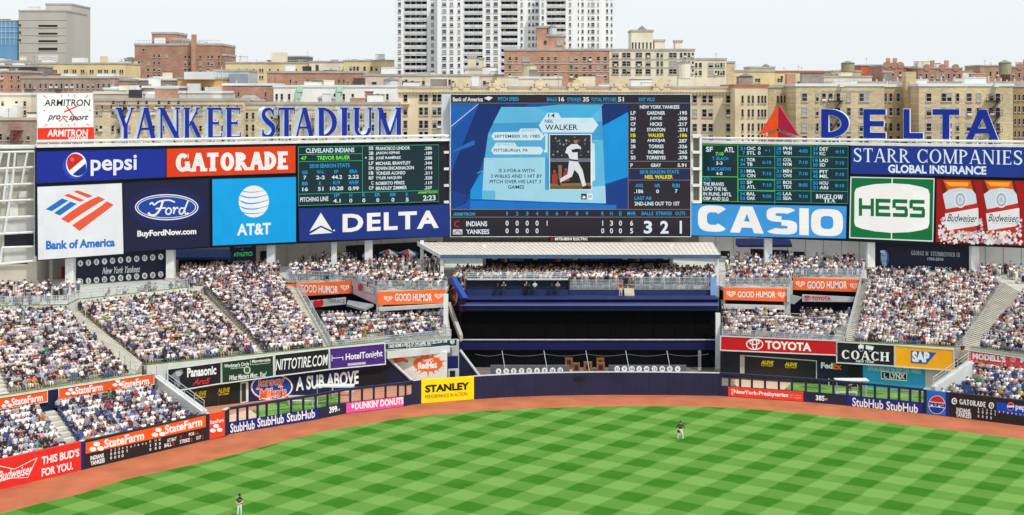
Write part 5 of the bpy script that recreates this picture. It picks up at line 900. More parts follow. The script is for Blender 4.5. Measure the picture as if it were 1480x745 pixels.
s.text('Jersey', (538, 355, 712, 420), WHITE, .06, .1); s.text('Jersey', (540, 358, 710, 417), JO, .035, .1); s.text("Mike's", (556, 412, 720, 480), WHITE, .06, .1); s.text("Mike's", (558, 415, 718, 477), JO, .035, .1); s.line([(610, 474), (670, 462)], .6, WHITE)
s.text('A SUB ABOVE', (776, 332, 1152, 415), WHITE, .03); s.shape([(1150, 318), (1310, 290), (1310, 420), (1150, 428)], DK, 'opening'); s.done()
def hung(name, label, pl, quad, mat, conv): s = Sign(name, label, 'billboard', pl.back(-.1), quad, mat, .3, conv, M((214, 218, 220), .5, .05, 1, key='hungframe'), .12, fout=True); s.c = conv; return s
BLKB = M((26, 27, 34), .5, .06, 1, key='blkboard')
s = hung('bullpen_board', 'black electronics board with grey gadget picture above the left bullpen', SPL, [(12, 308), (326, 266), (326, 388), (12, 440)], BLKB, z3)
s.text('Panasonic', (126, 290, 300, 346), WHITE, .035); s.text('Arc5', (158, 362, 264, 396), paint((206, 40, 52)), .04, .35); G1 = paint((128, 136, 144)); s.shape([(28, 345), (60, 315), (96, 308), (102, 330), (78, 352), (88, 400), (70, 416), (52, 360)], G1); s.ell(74, 332, 17, 15, paint((176, 182, 188))); s.done()
s = hung('bullpen_board', 'dark green care centre board with white tree logo above the left bullpen', SPL, [(334, 264), (638, 226), (640, 346), (336, 388)], M((24, 58, 36), .5, .06, 1, key='grnboard'), z3)
s.text("Workman's Circle", (348, 268, 496, 290), WHITE, .02); s.text('MultiCare Center', (386, 291, 468, 302), WHITE); s.text('Morningside', (514, 245, 624, 268), WHITE, .02); s.text('Nursing and Rehabilitation', (512, 268, 622, 278), WHITE); s.line([(504, 250), (504, 284)], .5, WHITE); s.ell(484, 311, 21, 24, paint((190, 204, 190))); s.ell(484, 311, 14, 16, M((60, 96, 70), .5, .06, 1, key='gl')); s.text('What Matters Most...You!', (378, 330, 600, 362), WHITE, .015, .45); s.done()
s = hung('bullpen_board', 'black tyre shop board with rough white hand lettering above the left bullpen', SPL, [(652, 222), (970, 186), (972, 304), (654, 344)], BLKB, z3); s.text('NITTOTIRE.COM', (655, 232, 968, 298), WHITE, .012, .2); s.done()
s = hung('bullpen_board', 'purple hotel board with white bed symbol above the left bullpen', SPL, [(980, 184), (1304, 154), (1308, 272), (982, 303)], M((70, 40, 126), .5, .06, 1, key='purple'), z3)
s.text('HotelTonight', (1074, 202, 1294, 252), WHITE, .02); s.line([(992, 222), (992, 258)], .9, WHITE); s.line([(992, 240), (1057, 235)], .9, WHITE); s.line([(1057, 230), (1057, 252)], .9, WHITE); s.shape([(1084, 270), (1195, 260), (1195, 278), (1084, 288)], paint((150, 130, 190))); s.text('Download the App', (1090, 266, 1190, 282), WHITE, .02); s.done()
# right bullpen
SFR = SPR.back(.6)
s = pxwall('bullpen_wall', 'black glazed wall with two yellow medicine signs at the back of the right bullpen', SFR, 1041, 1181, -.05, 3.9, M((22, 24, 30), .35, .15, .6, key='glazed2', spec=.5)); s.c = zq
for x, y in ((434, 258), (646, 274)): s.text('ALEVE', (x, y, x+114, y+34), YL, .05, .2); s.text('DIRECT THERAPY', (x+4, y+38, x+110, y+52), YL, .02)
s.shape([(246, 206), (288, 206), (286, 378), (246, 372)], CONC, 'pier'); s.shape([(290, 208), (936, 256), (936, 264), (290, 217)], STEEL, 'window_rail'); s.shape([(928, 262), (936, 262), (936, 432), (928, 430)], STEEL, 'window_rail'); s.done()
s = pxwall('bullpen_wall', 'dark navy wall with white and orange courier name in the right bullpen', SFR, 1181.3, 1247, -.05, 3.9, NAVYW); s.c = zq; s.text('Fed', (972, 275, 1078, 329), WHITE, .045); s.text('Ex', (1080, 280, 1158, 338), paint((246, 130, 30)), .045); s.c = z8; s.shape([(68, 436), (118, 440), (118, 506), (68, 500)], DK, 'opening'); s.done()
s = pxwall('bullpen_wall', 'bright cyan wall with white framed grill maker name in the right bullpen', SFR, 1247.3, 1337, -.05, 2.6, paint((48, 166, 216))); s.c = z8
s.text('OFFICIAL GRILL OF THE NEW YORK YANKEES', (150, 444, 362, 464), paint((190, 226, 240)), .02); s.shape([(203, 459), (306, 468), (306, 500), (203, 492)], WHITE, 'emblem'); s.shape([(206, 463), (303, 471), (303, 496), (206, 488)], M((30, 34, 40), .5, 0, key='ink'), 'emblem'); s.text('LYNX', (236, 469, 298, 491), WHITE, .05); s.text('L', (214, 468, 226, 486), WHITE, .03); s.done()
s = pxwall('bullpen_wall', 'pale wall panel between the cyan grill wall and the ramp', SFR, 1337.3, 1380, -.05, 3.9, M((206, 210, 208), .8, .06, .6, key='palewall')); s.done()
s = hung('bullpen_board', 'wide red car maker board with white triple oval emblem above the right bullpen', SPR, [(76, 42), (1108, 84), (1108, 204), (74, 160)], paint((200, 24, 30)), zq)
s.text('TOYOTA', (472, 88, 886, 164), WHITE, .04)
def ovals(s, cx, cy, k, m):
    for dx, dy, rx, ry in ((0, 0, 78, 50), (0, -20, 46, 22), (0, 0, 22, 48)): s.line([(cx+k*(dx+rx*math.cos(a)), cy+k*(dy+ry*math.sin(a))) for a in np.linspace(0, 2*math.pi, 25)], 1.7*k if k > .6 else .9, m)
ovals(s, 377, 111, .93, WHITE); s.done()
s = hung('bullpen_board', 'black fashion house board with white carriage emblem and serif name', SPR, [(28, 345), (254, 358), (254, 438), (28, 424)], BLKB, z8)
s.serif('COACH', (46, 380, 236, 416), WHITE, .22, .09, .07, .07, .1); s.text('NEW YORK', (103, 417, 176, 427), WHITE, .02)
for x in (124, 160): s.line([(x+7*math.cos(a), 374+7*math.sin(a)) for a in np.linspace(0, 6.28, 11)], .5, WHITE)
s.shape([(112, 357), (122, 352), (134, 356), (134, 370), (112, 370)], WHITE); s.shape([(142, 356), (165, 360), (174, 362), (170, 376), (142, 372)], WHITE); s.done()
s = hung('bullpen_board', 'amber yellow software board with white letters on a blue slanted shape', SPR, [(260, 359), (490, 376), (492, 456), (260, 440)], paint((248, 176, 32)), z8)
s.shape([(322, 378), (424, 386), (384, 432), (322, 427)], paint((24, 92, 176))); s.text('SAP', (326, 382, 396, 425), WHITE, .06); s.done()
# bullpen benches
def bbench(label, u0, u1, v, z=.45):
    a, b = G(u0, v), G(u1, v); t = thing('bench', label, 'bench', (a+b)/2, 'metal benches in the bullpens'); mb = MB(); mb.bar(V3(a, z), V3(b, z), .4, .06); mb.build('seat', STEEL, t); mb = MB(); mb.bar(V3(a, z+.35)+Vector((0, .3, 0)), V3(b, z+.35)+Vector((0, .3, 0)), .06, .2); mb.build('backrest', STEEL, t)
    for f in (.08, .92): p = a.lerp(b, f); mb = MB(); mb.box(p.x-.04, p.x+.04, p.y-.18, p.y+.32, 0, z+.35); mb.build('leg', STEEL, t)
bbench('metal bench on the grass in the left bullpen nearest the clay mound', 415, 455, 586); bbench('metal bench in the left bullpen below the slogan wall', 478, 512, 572); bbench('metal bench against the dark glass in the right bullpen', 1160, 1180, 553); bbench('metal bench below the courier name in the right bullpen', 1196, 1216, 557)
bbench('metal bench on the grass in the right bullpen behind the ticket banner', 1208, 1240, 580)
# shade roofs over bullpen benches
for u0, u1, v, lab in ((456, 512, 587, 'pale flat bench roof in the left bullpen'), (1207, 1254, 578, 'pale flat bench roof in the right bullpen')):
    a, b = G(u0, v), G(u1, v); t = thing('bench_shelter', lab, 'shelter', (a+b)/2); mb = MB(); mb.bar(V3(a, 2.1), V3(b, 2.1), 1.4, .1); mb.build('roof', M((206, 212, 212), .5, .05, 1, key='shelter'), t)
    for f in (.05, .95): p = a.lerp(b, f); mb = MB(); mb.tube(p, V3(p, 2.1), .05); mb.build('post', STEEL, t)
# ---------------------------------------------------------------- terraces left and right
GHO = paint((244, 112, 52))
def heart(s, cx, cy, k, m, bg):
    for kk, mm in ((1, m), (.78, bg), (.56, m), (.34, bg)):
        pts = []
        for a in np.linspace(0, 2*math.pi, 22)[:-1]: pts.append((cx+kk*k*1.35*math.sin(a)**3, cy-kk*k*1.0*(.8125*math.cos(a)-.3125*math.cos(2*a)-.125*math.cos(3*a)-.0625*math.cos(4*a))))
        s.shape(pts, mm)
def ghsign(label, pl, quad, conv, tx, h1, h2, k):
    s = Sign('terrace_banner', label, 'banner', pl, quad, GHO, .4, conv); s.c = conv; s.text('GOOD HUMOR', tx, WHITE, .02); heart(s, *h1, k, WHITE, GHO); heart(s, *h2, k, WHITE, GHO); s.done()
zg = zc(380, 370, 4.657); zh = zc(1030, 335, 6.727)
G1P = PlU(412, 180.5, 509, 178); G2P = PlU(545, 170.3, 645, 170.3); G3P = PlU(1045, 172.7, 1142, 172.7); G4P = PlU(1144, 181.7, 1247, 181.7)
ghsign('orange ice cream banner on the left terrace farthest left, beside the stairs', G1P, [(158, 192), (598, 169), (598, 252), (158, 278)], zg, (252, 198, 506, 250), (207, 236), (552, 214), 22)
ghsign('orange ice cream banner on the left terrace nearest the batters eye', G2P, [(772, 245), (1226, 228), (1226, 318), (772, 332)], zg, (888, 254, 1138, 305), (843, 287), (1183, 271), 22)
ghsign('orange ice cream banner on the right terrace nearest the batters eye', G3P, [(106, 546), (745, 556), (745, 682), (106, 664)], zh, (243, 582, 610, 642), (178, 604), (676, 614), 34)
ghsign('orange ice cream banner on the right terrace farthest right, beside the stairs', G4P, [(782, 448), (1450, 470), (1420, 588), (782, 566)], zh, (920, 482, 1306, 556), (853, 508), (1378, 528), 34)
TW = M((46, 48, 56), .8, .1, .7, key='terrwall'); LGW = M((190, 194, 194), .7, .06, .7, key='terrlight')
def twall(name, label, pl, u0, u1, z0, z1, m, th=.3): s = pxwall(name, label, pl, u0, u1, z0, z1, m, th=th); s.done(); return s.t
twall('terrace_wall', 'dark recessed wall behind the crowd of the left lower terrace', PlU(400, 190, 652, 179), 400, 652, 4.5, 9.3, DNAVY)
twall('terrace_wall', 'dark recessed wall behind the crowd of the right lower terrace', PlU(1040, 180, 1250, 188), 1041, 1250, 4.5, 9.3, DNAVY)
s = Sign('terrace_corner_wall', 'pale pinkish corner wall with red emblem joining the two left terrace banners', 'wall', PlU(509, 178, 546, 170.4), [(605, 166), (768, 208), (768, 330), (605, 255)], M((206, 176, 180), .7, .1, .5, key='cornerwall'), .3, zg); s.c = zg
s.shape([(640, 184), (756, 212), (756, 268), (640, 236)], M((176, 160, 164), .6, .05, 1, key='cornersign'), 'sign_panel'); s.ell(658, 212, 17, 26, paint((200, 36, 44))); s.text('TERRACE', (682, 210, 746, 246), WHITE, .03); s.done()
s = Sign('terrace_sign', 'white sign with red splash logo in the shade under the left banner', 'sign', PlU(400, 182, 510, 179).back(-1.3), [(316, 302), (555, 280), (555, 326), (316, 352)], LGW, .2, zg); s.c = zg; s.text('TERRACE', (430, 290, 552, 318), M((120, 120, 124), .6, 0, key='ink'), .02); s.shape([(338, 312), (352, 296), (372, 304), (398, 292), (410, 310), (404, 336), (372, 346), (344, 344)], paint((214, 44, 40))); s.done()
s = Sign('terrace_sign', 'white sign with red oval emblem and red name under the right banner', 'sign', PlU(1146, 181, 1250, 181), [(872, 612), (1398, 638), (1398, 686), (872, 680)], LGW, .2, zh); s.c = zh; RDT = paint((200, 36, 44)); s.text('TOYOTA', (962, 630, 1148, 670), RDT, .05); ovals(s, 918, 645, .42, RDT); s.done()
def slab_fascia(label, pl, u0, u1, z0, z1, m=LGW): return twall('terrace_fascia', label, pl, u0, u1, z0, z1, m, .5)
t = thing('terrace_awning', 'pale angled canopy over the left lower terrace entrance', 'canopy', P(522, 436, 171)); mb = MB(); q = [P(503, 434, 176), P(540, 440, 170), P(527, 447, 169.5), P(501, 440, 174)]; mb.hexa([p-Vector((0, 0, .25)) for p in q], q); mb.build('roof', M((146, 148, 150), .7, .1, .7, key='awn'), t)
mb = MB(); q = [P(548, 444, 169.9), P(642, 440, 169.9)]; mb.bar(q[0]-Vector((0, -.4, .5)), q[1]-Vector((0, -.4, .35)), 1.0, .4); tag(mb.build('shutter_housing', LGW), 'pale horizontal shutter housing under the left terrace banner', 'housing')
mb = MB(); q = [P(1046, 440, 172.4), P(1134, 442, 172.4)]; mb.bar(q[0]-Vector((0, -.4, .5)), q[1]-Vector((0, -.4, .5)), 1.0, .45); tag(mb.build('shutter_housing', LGW), 'pale horizontal shutter housing under the right terrace banner', 'housing')
s = Sign('terrace_corner_wall', 'pale grey corner wall joining the two right terrace banners', 'wall', PlU(1141.5, 172.9, 1146, 181.9), [(1141.2, 417), (1145.8, 402), (1145.8, 424), (1141.2, 437)], LGW, .3); s.done()
wedge('terrace_corner_panel', 'pale slanted panel below the corner of the right terrace', [(1142, 426), (1160, 430), (1148, 440), (1136, 438)], 173.5, .3, M((150, 154, 156), .8, .06, .7, key='lgw2'))
for u, D, lab in ((549, 170.8, 'grey concrete column under the left terrace'), (1137, 173.2, 'grey concrete column under the right terrace'), (1045, 173.4, 'narrow grey concrete column beside the right end of the batters eye')): column(lab, u, D, 4.6, 7.8, .75 if u != 1045 else .5, M((172, 176, 178), .8, .06, 1, key='tcol'))
# lower terrace floors with people rows
TLa, TLb = front(SPL, 486, .7), bz(652, 164.8, ZF); tTL, _ = stand('terrace_seating', 'crowded lower left terrace of benches under the orange banners', TLa, TLb, bz(462, 169, 6.1), bz(648, 172.5, 6.1), 7, 'TL', occ=.85, pitch=.55)
TRa, TRb = bz(1043, 165.2, ZF), front(SPR, 1218, .7); tTR, _ = stand('terrace_seating', 'crowded lower right terrace of benches under the orange banners', TRa, TRb, bz(1043, 173, 6.1), bz(1236, 172.5, 6.1), 7, 'TR', occ=.85, pitch=.55)
wp = lambda a, b, z: [V3(a, z), V3(b, z)]
railing('terrace_railing', 'pale railing along the front of the left lower terrace', [TLa+Vector((0, -.15, 0)), TLb+Vector((0, -.15, 0))], .75, 2, True); railing('terrace_railing', 'pale railing along the front of the right lower terrace', [TRa+Vector((0, -.15, 0)), TRb+Vector((0, -.15, 0))], .75, 2, True)
for a, b, lab in ((bz(500, 166, 5.5), bz(640, 169, 5.5), 'pale drink rail across the left lower terrace'), (bz(1060, 169.5, 5.5), bz(1216, 168, 5.5), 'pale drink rail across the right lower terrace')): railing('drink_rail', lab, [a, b], .95, 2.5, rails=2)
for pl, u0, u1, lab in ((G1P, 413, 508, 'railing on the far left upper terrace above its orange banner'), (G2P, 547, 644, 'railing on the left upper terrace above the banner nearest the batters eye'), (G3P, 1046, 1141, 'railing on the right upper terrace above the banner nearest the batters eye'), (G4P, 1146, 1245, 'railing on the far right upper terrace above its orange banner')):
    a, b = V3(pl.p(u0, VH, -.25), ZC), V3(pl.p(u1, VH, -.25), ZC); railing('terrace_railing', lab, [a, b], 1.1, 1.6, True); railing('drink_rail', lab.replace('railing on the', 'drink rail of the', 1).replace(' above its orange banner', '').replace(' above the banner nearest the batters eye', ', nearest the batters eye'), [a+Vector((0, 3.2, 0)), b+Vector((0, 3.2, 0))], 1.1, 2.2, rails=2)
railing('terrace_railing', 'angled railing on the corner of the left upper terrace', [bz(509, 178, ZC), bz(546, 170.6, ZC)], 1.1, 1.4, True); railing('terrace_railing', 'angled railing on the corner of the right upper terrace', [bz(1142, 173, ZC), bz(1146, 181.8, ZC)], 1.1, 1.4, True)
# strip, beam and splash sign under left lower terrace
TPL = Pl(SPL.p(557, VH), bz(660, 164.2, 0)); s = Sign('terrace_strip_sign', 'dark teal strip sign with white capitals and a small crest under the left terrace', 'sign', TPL, [(78, 174), (553, 144), (553, 184), (78, 211)], M((28, 56, 66), .5, .06, 1, key='teal'), .3, z5, LGW, .1); s.c = z5
s.text('TAKE HOME A PIECE OF THE GAME, VISIT SECTION 134B', (98, 158, 492, 186), WHITE, .03, .2); s.text('or go to the collectors shop', (218, 178, 384, 196), WHITE); s.shape([(508, 148), (542, 146), (540, 166), (526, 176), (511, 168)], paint((190, 206, 206))); s.done()
a, b = TPL.p(558, 509, .0), TPL.p(648, 502, .0); mb = MB(); mb.bar(V3(a, a.z-.7), V3(b, a.z-.7), .8, .75); tag(mb.build('header_beam', M((204, 208, 206), .7, .06, .7, key='beam')), 'pale header beam under the dark teal strip sign', 'beam')
s = Sign('splash_sign', 'white wall sign with orange sauce splash beside the yellow banner', 'billboard', PlU(560, 161.2, 652, 163), [(100, 232), (492, 225), (492, 405), (180, 410)], M((226, 224, 216), .6, .06, .7, key='splashwall'), .3, z5); s.c = z5; SO = paint((238, 108, 46))
s.ell(362, 305, 98, 52, SO, n=22)
for k in range(14): a = k*.449+.2; s.shape([(362+70*math.cos(a-.12), 305+48*math.sin(a-.12)), (362+(118+22*math.sin(k*5))*math.cos(a), 305+(84+12*math.sin(k*3))*math.sin(a)), (362+70*math.cos(a+.12), 305+48*math.sin(a+.12))], SO)
s.text('RedHot', (298, 292, 424, 338), WHITE, .06); s.text("FRANK'S", (328, 272, 396, 292), WHITE, .02); s.shape([(135, 262), (160, 250), (210, 272), (232, 282), (228, 298), (190, 290), (140, 300)], SO); s.done()
wedge('stair_wall', 'navy triangular wall with small yellow plaque at the right end of the left bullpen', [(541, 514), (557, 514), (600, 556), (541, 556)], 160.5, .4, NAVYW, ((557, 514), (600, 554)))
s = Sign('gate_frame', 'pale framed dark gate beside the stair wall left of the navy centre wall', 'gate', PlU(640, 160, 664, 160), [(648, 534), (663.5, 533), (663.5, 547), (648, 547)], LGW, .2); s.c = lambda x, y: (x, y); s.box((650, 536, 658, 547), DK, 'opening'); s.done()
s = Sign('blue_panel', 'deep blue wall panel right of the splash sign', 'wall', PlU(640, 164, 664, 164), [(646, 516), (662, 515), (662, 534), (646, 534)], BLU, .3, panel='wall_panel'); s.done()
mb = MB(); a, b = bz(645, 165, 0), bz(663, 165, 0); mb.box(a.x, b.x, 165, 166, 0, 4.3); tag(mb.build('service_wall', LGW), 'pale service wall behind the deep blue panel', 'wall')
# ---------------------------------------------------------------- city buildings behind the stadium
rb = random.Random(11)
PANES = [M((30, 33, 40), .35, .15, 3, key='pane', spec=.15), M((58, 64, 74), .35, .15, 3, key='pane', spec=.15), M((168, 168, 162), .4, .1, 3, key='pane'), M((44, 40, 40), .35, .15, 3, key='pane', spec=.15)]
FRL = M((180, 174, 162), .6, .05, 3, key='winframe'); FRD = M((110, 98, 86), .6, .05, 3, key='winframe'); SILL = M((186, 178, 164), .8, .06, 3, key='sill'); ACM = M((224, 224, 220), .5, .05, 3, key='ac')
WC = {}
def win_mesh(wd, ht, st, fr):
    k = (round(wd, 1), round(ht, 1), st, fr.name)
    if k in WC: return WC[k]
    wd, ht = max(.3, k[0])*1.08, max(.4, k[1])*1.05; mb = MB(); a, c = wd/2, ht/2; pane = PANES[{'d': 0, 'm': 1, 'c': 0, 'b': 3, 'a': 0, 'l': 2}[st]]
    mb.box(-a, a, -.04, 0, -c, c, pane); f = min(.12, wd*.12)
    for x0, x1, z0, z1 in ((-a-f, -a, -c-f, c+f), (a, a+f, -c-f, c+f), (-a, a, c, c+f), (-a, a, -c-f, -c), (-a, a, -f*.4, f*.4)): mb.box(x0, x1, -.1, 0, z0, z1, fr)
    if wd > 1.5 and st not in 'a': mb.box(-f*.5, f*.5, -.09, 0, -c, c, fr)
    mb.box(-a-f*1.8, a+f*1.8, -.2, 0, -c-f-.14, -c-f, SILL)
    if st == 'c': mb.box(-a, a, -.06, -.04, 0, c, PANES[2])
    if st == 'b': mb.box(-a, a, -.06, -.04, c*.3, c, PANES[2])
    if st == 'a': mb.box(-.36, .36, -.45, -.04, -c, -c+.42, ACM)
    o = mb.build('window', None); me = o.data; bpy.data.objects.remove(o); WC[k] = me; return me
ALLW = [0]
def put_windows(t, wins, D, fr=FRL, name='window'):
    """wins: (u, v, w px, h px[, style]) on the front plane y = D"""
    o = org(t); st = []
    for i, wn in enumerate(wins):
        u, v, wp_, hp = wn[:4]; s = wn[4] if len(wn) > 4 else rb.choice('ddmmcbadl'); dd = wn[5] if len(wn) > 5 else D; p = P(u, v, dd); me = win_mesh(wp_*dd/F, hp*dd/F, s, fr)
        if i < 100:
            ob = bpy.data.objects.new(name, me); COL.objects.link(ob); ob.parent = t; ob.location = p-o
        else: st.append((p, me))
    if st:
        mb = MB()
        for p, me in st:
            n = len(mb.v); mb.v += [tuple(p+q.co) for q in me.vertices]; mb.f += [tuple(n+j for j in f.vertices) for f in me.polygons]; mb.m += [mb.mi(me.materials[f.material_index]) for f in me.polygons]
        tag(mb.build(name, None, t), kind='stuff')
def box_px(mb, u0, u1, v0, D, dep, zb=-1, m=None, v1=None):
    a, b = P(u0, v0, D), P(u1, v0, D); z0 = P(u0, v1, D).z if v1 else zb
    mb.box(a.x, b.x, D, D+dep, z0, a.z, m)
def building(label, u0, u1, v0, D, wall, wins=(), dep=16, roof=None, blocks=(), fr=FRL, parapet=.5, name='apartment_building', cat='building', vw=None, bands=()):
    a, b = P(u0, v0, D), P(u1, v0, D); t = thing(name, label, cat, ((a.x+b.x)/2, D, -1)); mb = MB(); box_px(mb, u0, u1, v0, D, dep)
    for bl in blocks: box_px(mb, bl[0], bl[1], bl[2], D+bl[3], bl[4])
    mb.build('wall', wall, t); rm = roof or M((176, 172, 166), .9, .1, .3, key='roofing'); mb = MB()
    for x0, x1, z, y, d in [(a.x, b.x, a.z, D, dep)]+[(P(q[0], q[2], D+q[3]).x, P(q[1], q[2], D+q[3]).x, P(q[0], q[2], D+q[3]).z, D+q[3], q[4]) for q in blocks]:
        e = .18; mb.box(x0-e, x1+e, y-e, y+.25, z, z+parapet); mb.box(x0-e, x0+.25, y+.25, y+d, z, z+parapet); mb.box(x1-.25, x1+e, y+.25, y+d, z, z+parapet); mb.box(x0+.25, x1-.25, y+.25, y+d, z, z+.06)
    mb.build('roof', rm, t)
    if bands:
        mb = MB()
        for v in bands: z = P(u0, v, D).z; mb.box(a.x-.1, b.x+.1, D-.12, D, z-.12, z+.12)
        mb.build('string_course', SILL, t)
    put_windows(t, wins, D, fr)
    rc = random.Random(int(u0*7+v0*13))
    for k in range(int((b.x-a.x)/2.8)):
        x = rc.uniform(a.x+1, b.x-1); y = D+rc.uniform(1.5, dep-2); q_ = rc.random(); z = a.z
        if any(P(q[0], 0, D+q[3]).x-1.5 < x < P(q[1], 0, D+q[3]).x+1.5 for q in blocks): continue
        if q_ < .34: s1, s2, h = rc.uniform(.6, 2.1), rc.uniform(.6, 1.5), rc.uniform(.7, 2.5); bx = MB(); bx.box(x-s1, x+s1, y-s2, y+s2, z, z+h, rc.choice((WROOF, CREAM, GREYB, RED2, WROOF))); bx.box(x-s1-.1, x+s1+.1, y-s2-.1, y+s2+.1, z+h, z+h+.1, rc.choice((STEEL, DROOF, WROOF))); bx.build('roof_unit', None, t)
        elif q_ < .78: vp = MB(); vp.tube((x, y, z), (x, y, z+rc.uniform(.5, 1.3)), rc.uniform(.07, .16), 6); vp.build('vent_pipe', M((190, 188, 182), .5, .05, 1, key='vent2'), t)
        else:
            wr = MB(); h = rc.uniform(1.2, 2.8); wr.tube((x, y, z), (x, y, z+h), .035, 4); wr.tube((x-.5, y, z+h*.9), (x+.5, y, z+h*.9), .025, 4); wr.tube((x-.35, y, z+h*.75), (x+.35, y, z+h*.75), .025, 4); wr.build('aerial', IRON, t)
    return t
def grid(us, vs, wd, ht, st=None): return [(u+rb.uniform(-.15, .15), v, wd, ht)+((st,) if st else ()) for v in vs for u in us]
def part_box(t, name, u0, u1, v0, v1, D, dep, m): mb = MB(); box_px(mb, u0, u1, v0, D, dep, 0, None, v1); mb.build(name, m, t)
BRK = lambda c, b=.3: M(c, .9, .12, .25, key='brick', brick=b)
IRON = M((70, 60, 56), .6, .1, 2, key='iron')
TAN = M((220, 204, 172), .9, .12, .16, key='tanbrick', brick=.3, stain=(200, 184, 156)); TAN2 = M((214, 198, 164), .9, .1, .12, key='tanbrick2', brick=.3, stain=(184, 168, 138)); CREAM = M((226, 218, 198), .9, .08, .15, key='cream', stain=(212, 202, 180))  # wall colours here and just below are paled to stand in for distance haze
YEL = M((222, 204, 158), .9, .08, .15, key='yellow', stain=(208, 188, 142)); RED = BRK((178, 138, 120)); RED2 = BRK((192, 148, 126)); BROWN = BRK((174, 154, 140)); WHT = M((238, 239, 238), .85, .06, .15, key='whitewall', stain=(224, 223, 218)); GREYB = BRK((150, 142, 134))
WROOF = M((222, 224, 224), .8, .06, .2, key='whiteroof'); DROOF = M((70, 66, 70), .9, .1, .3, key='darkroof')
# far left hospital tower
t = building('grey concrete tower with dark strip windows at the far upper left', 27, 95, 17, 520, M((184, 180, 172), .85, .05, .1, key='hosp', streak=True), (), 26, blocks=((66, 103, 7.5, 12, 24), (1.5, 27, 65, 3, 20)), parapet=.6, name='concrete_tower', bands=(29, 40, 51, 62, 76))
for v in (38.3, 49.6, 60.4, 71.2):
    for k in range(8): put_windows(t, [(57.5+3.4*k, v, 2.6, 3, 'd')], 520, FRD)
for k in range(4): part_box(t, 'louvre', 55, 83.5, 81+2.4*k, 82.6+2.4*k, 519.7, .3, WHT)
for v in (37, 47.5, 58.5): put_windows(t, [(29, v, 2, 3, 'd')], 520, FRD)
t = building('small blue glass block beside the grey concrete tower', -6, 25.6, 30.5, 521, M((96, 150, 190), .15, .12, .1, key='blueglass', spec=.6), (), 20, name='glass_building', parapet=.3)
for u in (2, 8, 14, 20): part_box(t, 'mullion', u, u+.6, 31, 65, 520.8, .2, M((190, 208, 220), .4, 0, key='mull2'))
for v in (38, 46, 55): part_box(t, 'mullion', -6, 25.6, v, v+.7, 520.75, .25, M((190, 208, 220), .4, 0, key='mull2'))
# red brick block with chimney
q = lambda x, y: (x/3.238, y/3.238)
wl = [(*q(x, y), 3, 4) for x, y in [(672, 235)]+[(x, y) for y in (297, 328, 357) for x in (598, 620, 650, 694, 722, 745)]+[(722, 262), (745, 262), (780, 262)]+[(x, y) for y in (268, 299, 330) for x in (868, 887, 917, 938, 975, 993, 1025)]]
t = building('large red brick block with square tower and tall chimney on the left skyline', 194.5, 320, 66, 480, RED, wl, 24, blocks=((180, 194.4, 87, 1, 20), (219.5, 255, 49.5, 4, 16), (244, 262, 58, 2.5, 16), (320.1, 326, 81, 1, 18)), parapet=.7)
part_box(t, 'chimney', 276.5, 282.5, 50, 105, 477.8, 2, RED2); part_box(t, 'roof_unit', 223, 239, 55, 63, 483, .8, WHT)
mb = MB()
for u in list(range(196, 219, 4))+list(range(264, 320, 4)): p = P(u, 66, 481); mb.box(p.x-.06, p.x+.06, 481, 481.12, p.z+.6, p.z+1.8)
a, b = P(196, 66, 481), P(320, 66, 481); mb.box(a.x, b.x, 481, 481.1, a.z+1.7, a.z+1.82); mb.build('roof_fence', STEEL, t)
# yellow long building
t = building('long pale yellow building below the grey concrete tower', 36, 181, 93, 440, YEL, [(u+d, 103.5, 1.8, 4, 'd') for u in (56, 68, 78, 94, 106, 118, 131, 143, 152, 163, 174) for d in (0, 3.2)], 18); part_box(t, 'chimney', 144.5, 152, 81.5, 93, 441, 3, YEL); part_box(t, 'roof_unit', 104, 122, 84, 93, 444, 4, WROOF); part_box(t, 'roof_unit', 152, 172, 85, 93, 446, 4, WROOF)
building('white roofed flat building under the hospital tower', -40, 48, 90, 445, WHT, (), 16); t = building('grey flat building with dark roof boxes at the left edge', -40, 50, 97, 400, GREYB, (), 16); part_box(t, 'roof_unit', -6, 10, 96.5, 104, 398, 3, DROOF); part_box(t, 'roof_unit', 27, 49, 97, 104, 398, 3, DROOF)
building('reddish brick house with a few windows at the left edge', -40, 29.5, 105, 345, RED2, grid((3, 17, 27, -10), (112.5, 125.5), 2.6, 5), 16)
t = building('long grey brown apartment row with rusty fire escapes, above the watch board', 30, 166, 113.5, 335, BROWN, grid([36+7.6*k for k in range(17)], (124.5,), 2.6, 6.4), 16)
for u in (36, 78): part_box(t, 'fire_escape', u, u+11, 128.5, 129.2, 334, .9, M((110, 66, 56), .7, .1, 1, key='rust')); part_box(t, 'fire_escape', u, u+.5, 124, 128.5, 334, .1, M((110, 66, 56), .7, .1, 1, key='rust')); part_box(t, 'fire_escape', u+10.5, u+11, 124, 128.5, 334, .1, M((110, 66, 56), .7, .1, 1, key='rust'))
for u in (78, 140): part_box(t, 'roof_unit', u, u+24, 107, 113.5, 339, 5, WROOF)
building('second grey brown apartment row right of the rusty fire escapes', 166.4, 181, 117, 338, BROWN, (), 12)
building('grey apartment house between the brown row and the orange house', 181.4, 256, 116.5, 350, GREYB, grid((197, 202, 216, 221, 238, 246), (127,), 3, 6), 14, roof=WROOF)
t = building('orange tan house with white roof boxes right of the grey house', 256.4, 322, 115, 346, M((204, 160, 108), .9, .08, .2, key='orangetan'), grid((263, 270, 292), (127,), 3, 6), 14)
for a in ((266, 309, 104, 115), (270, 289, 121, 134), (296, 318, 126, 138)): part_box(t, 'roof_unit', a[0], a[1], a[2], a[3], 344, 3, WROOF)
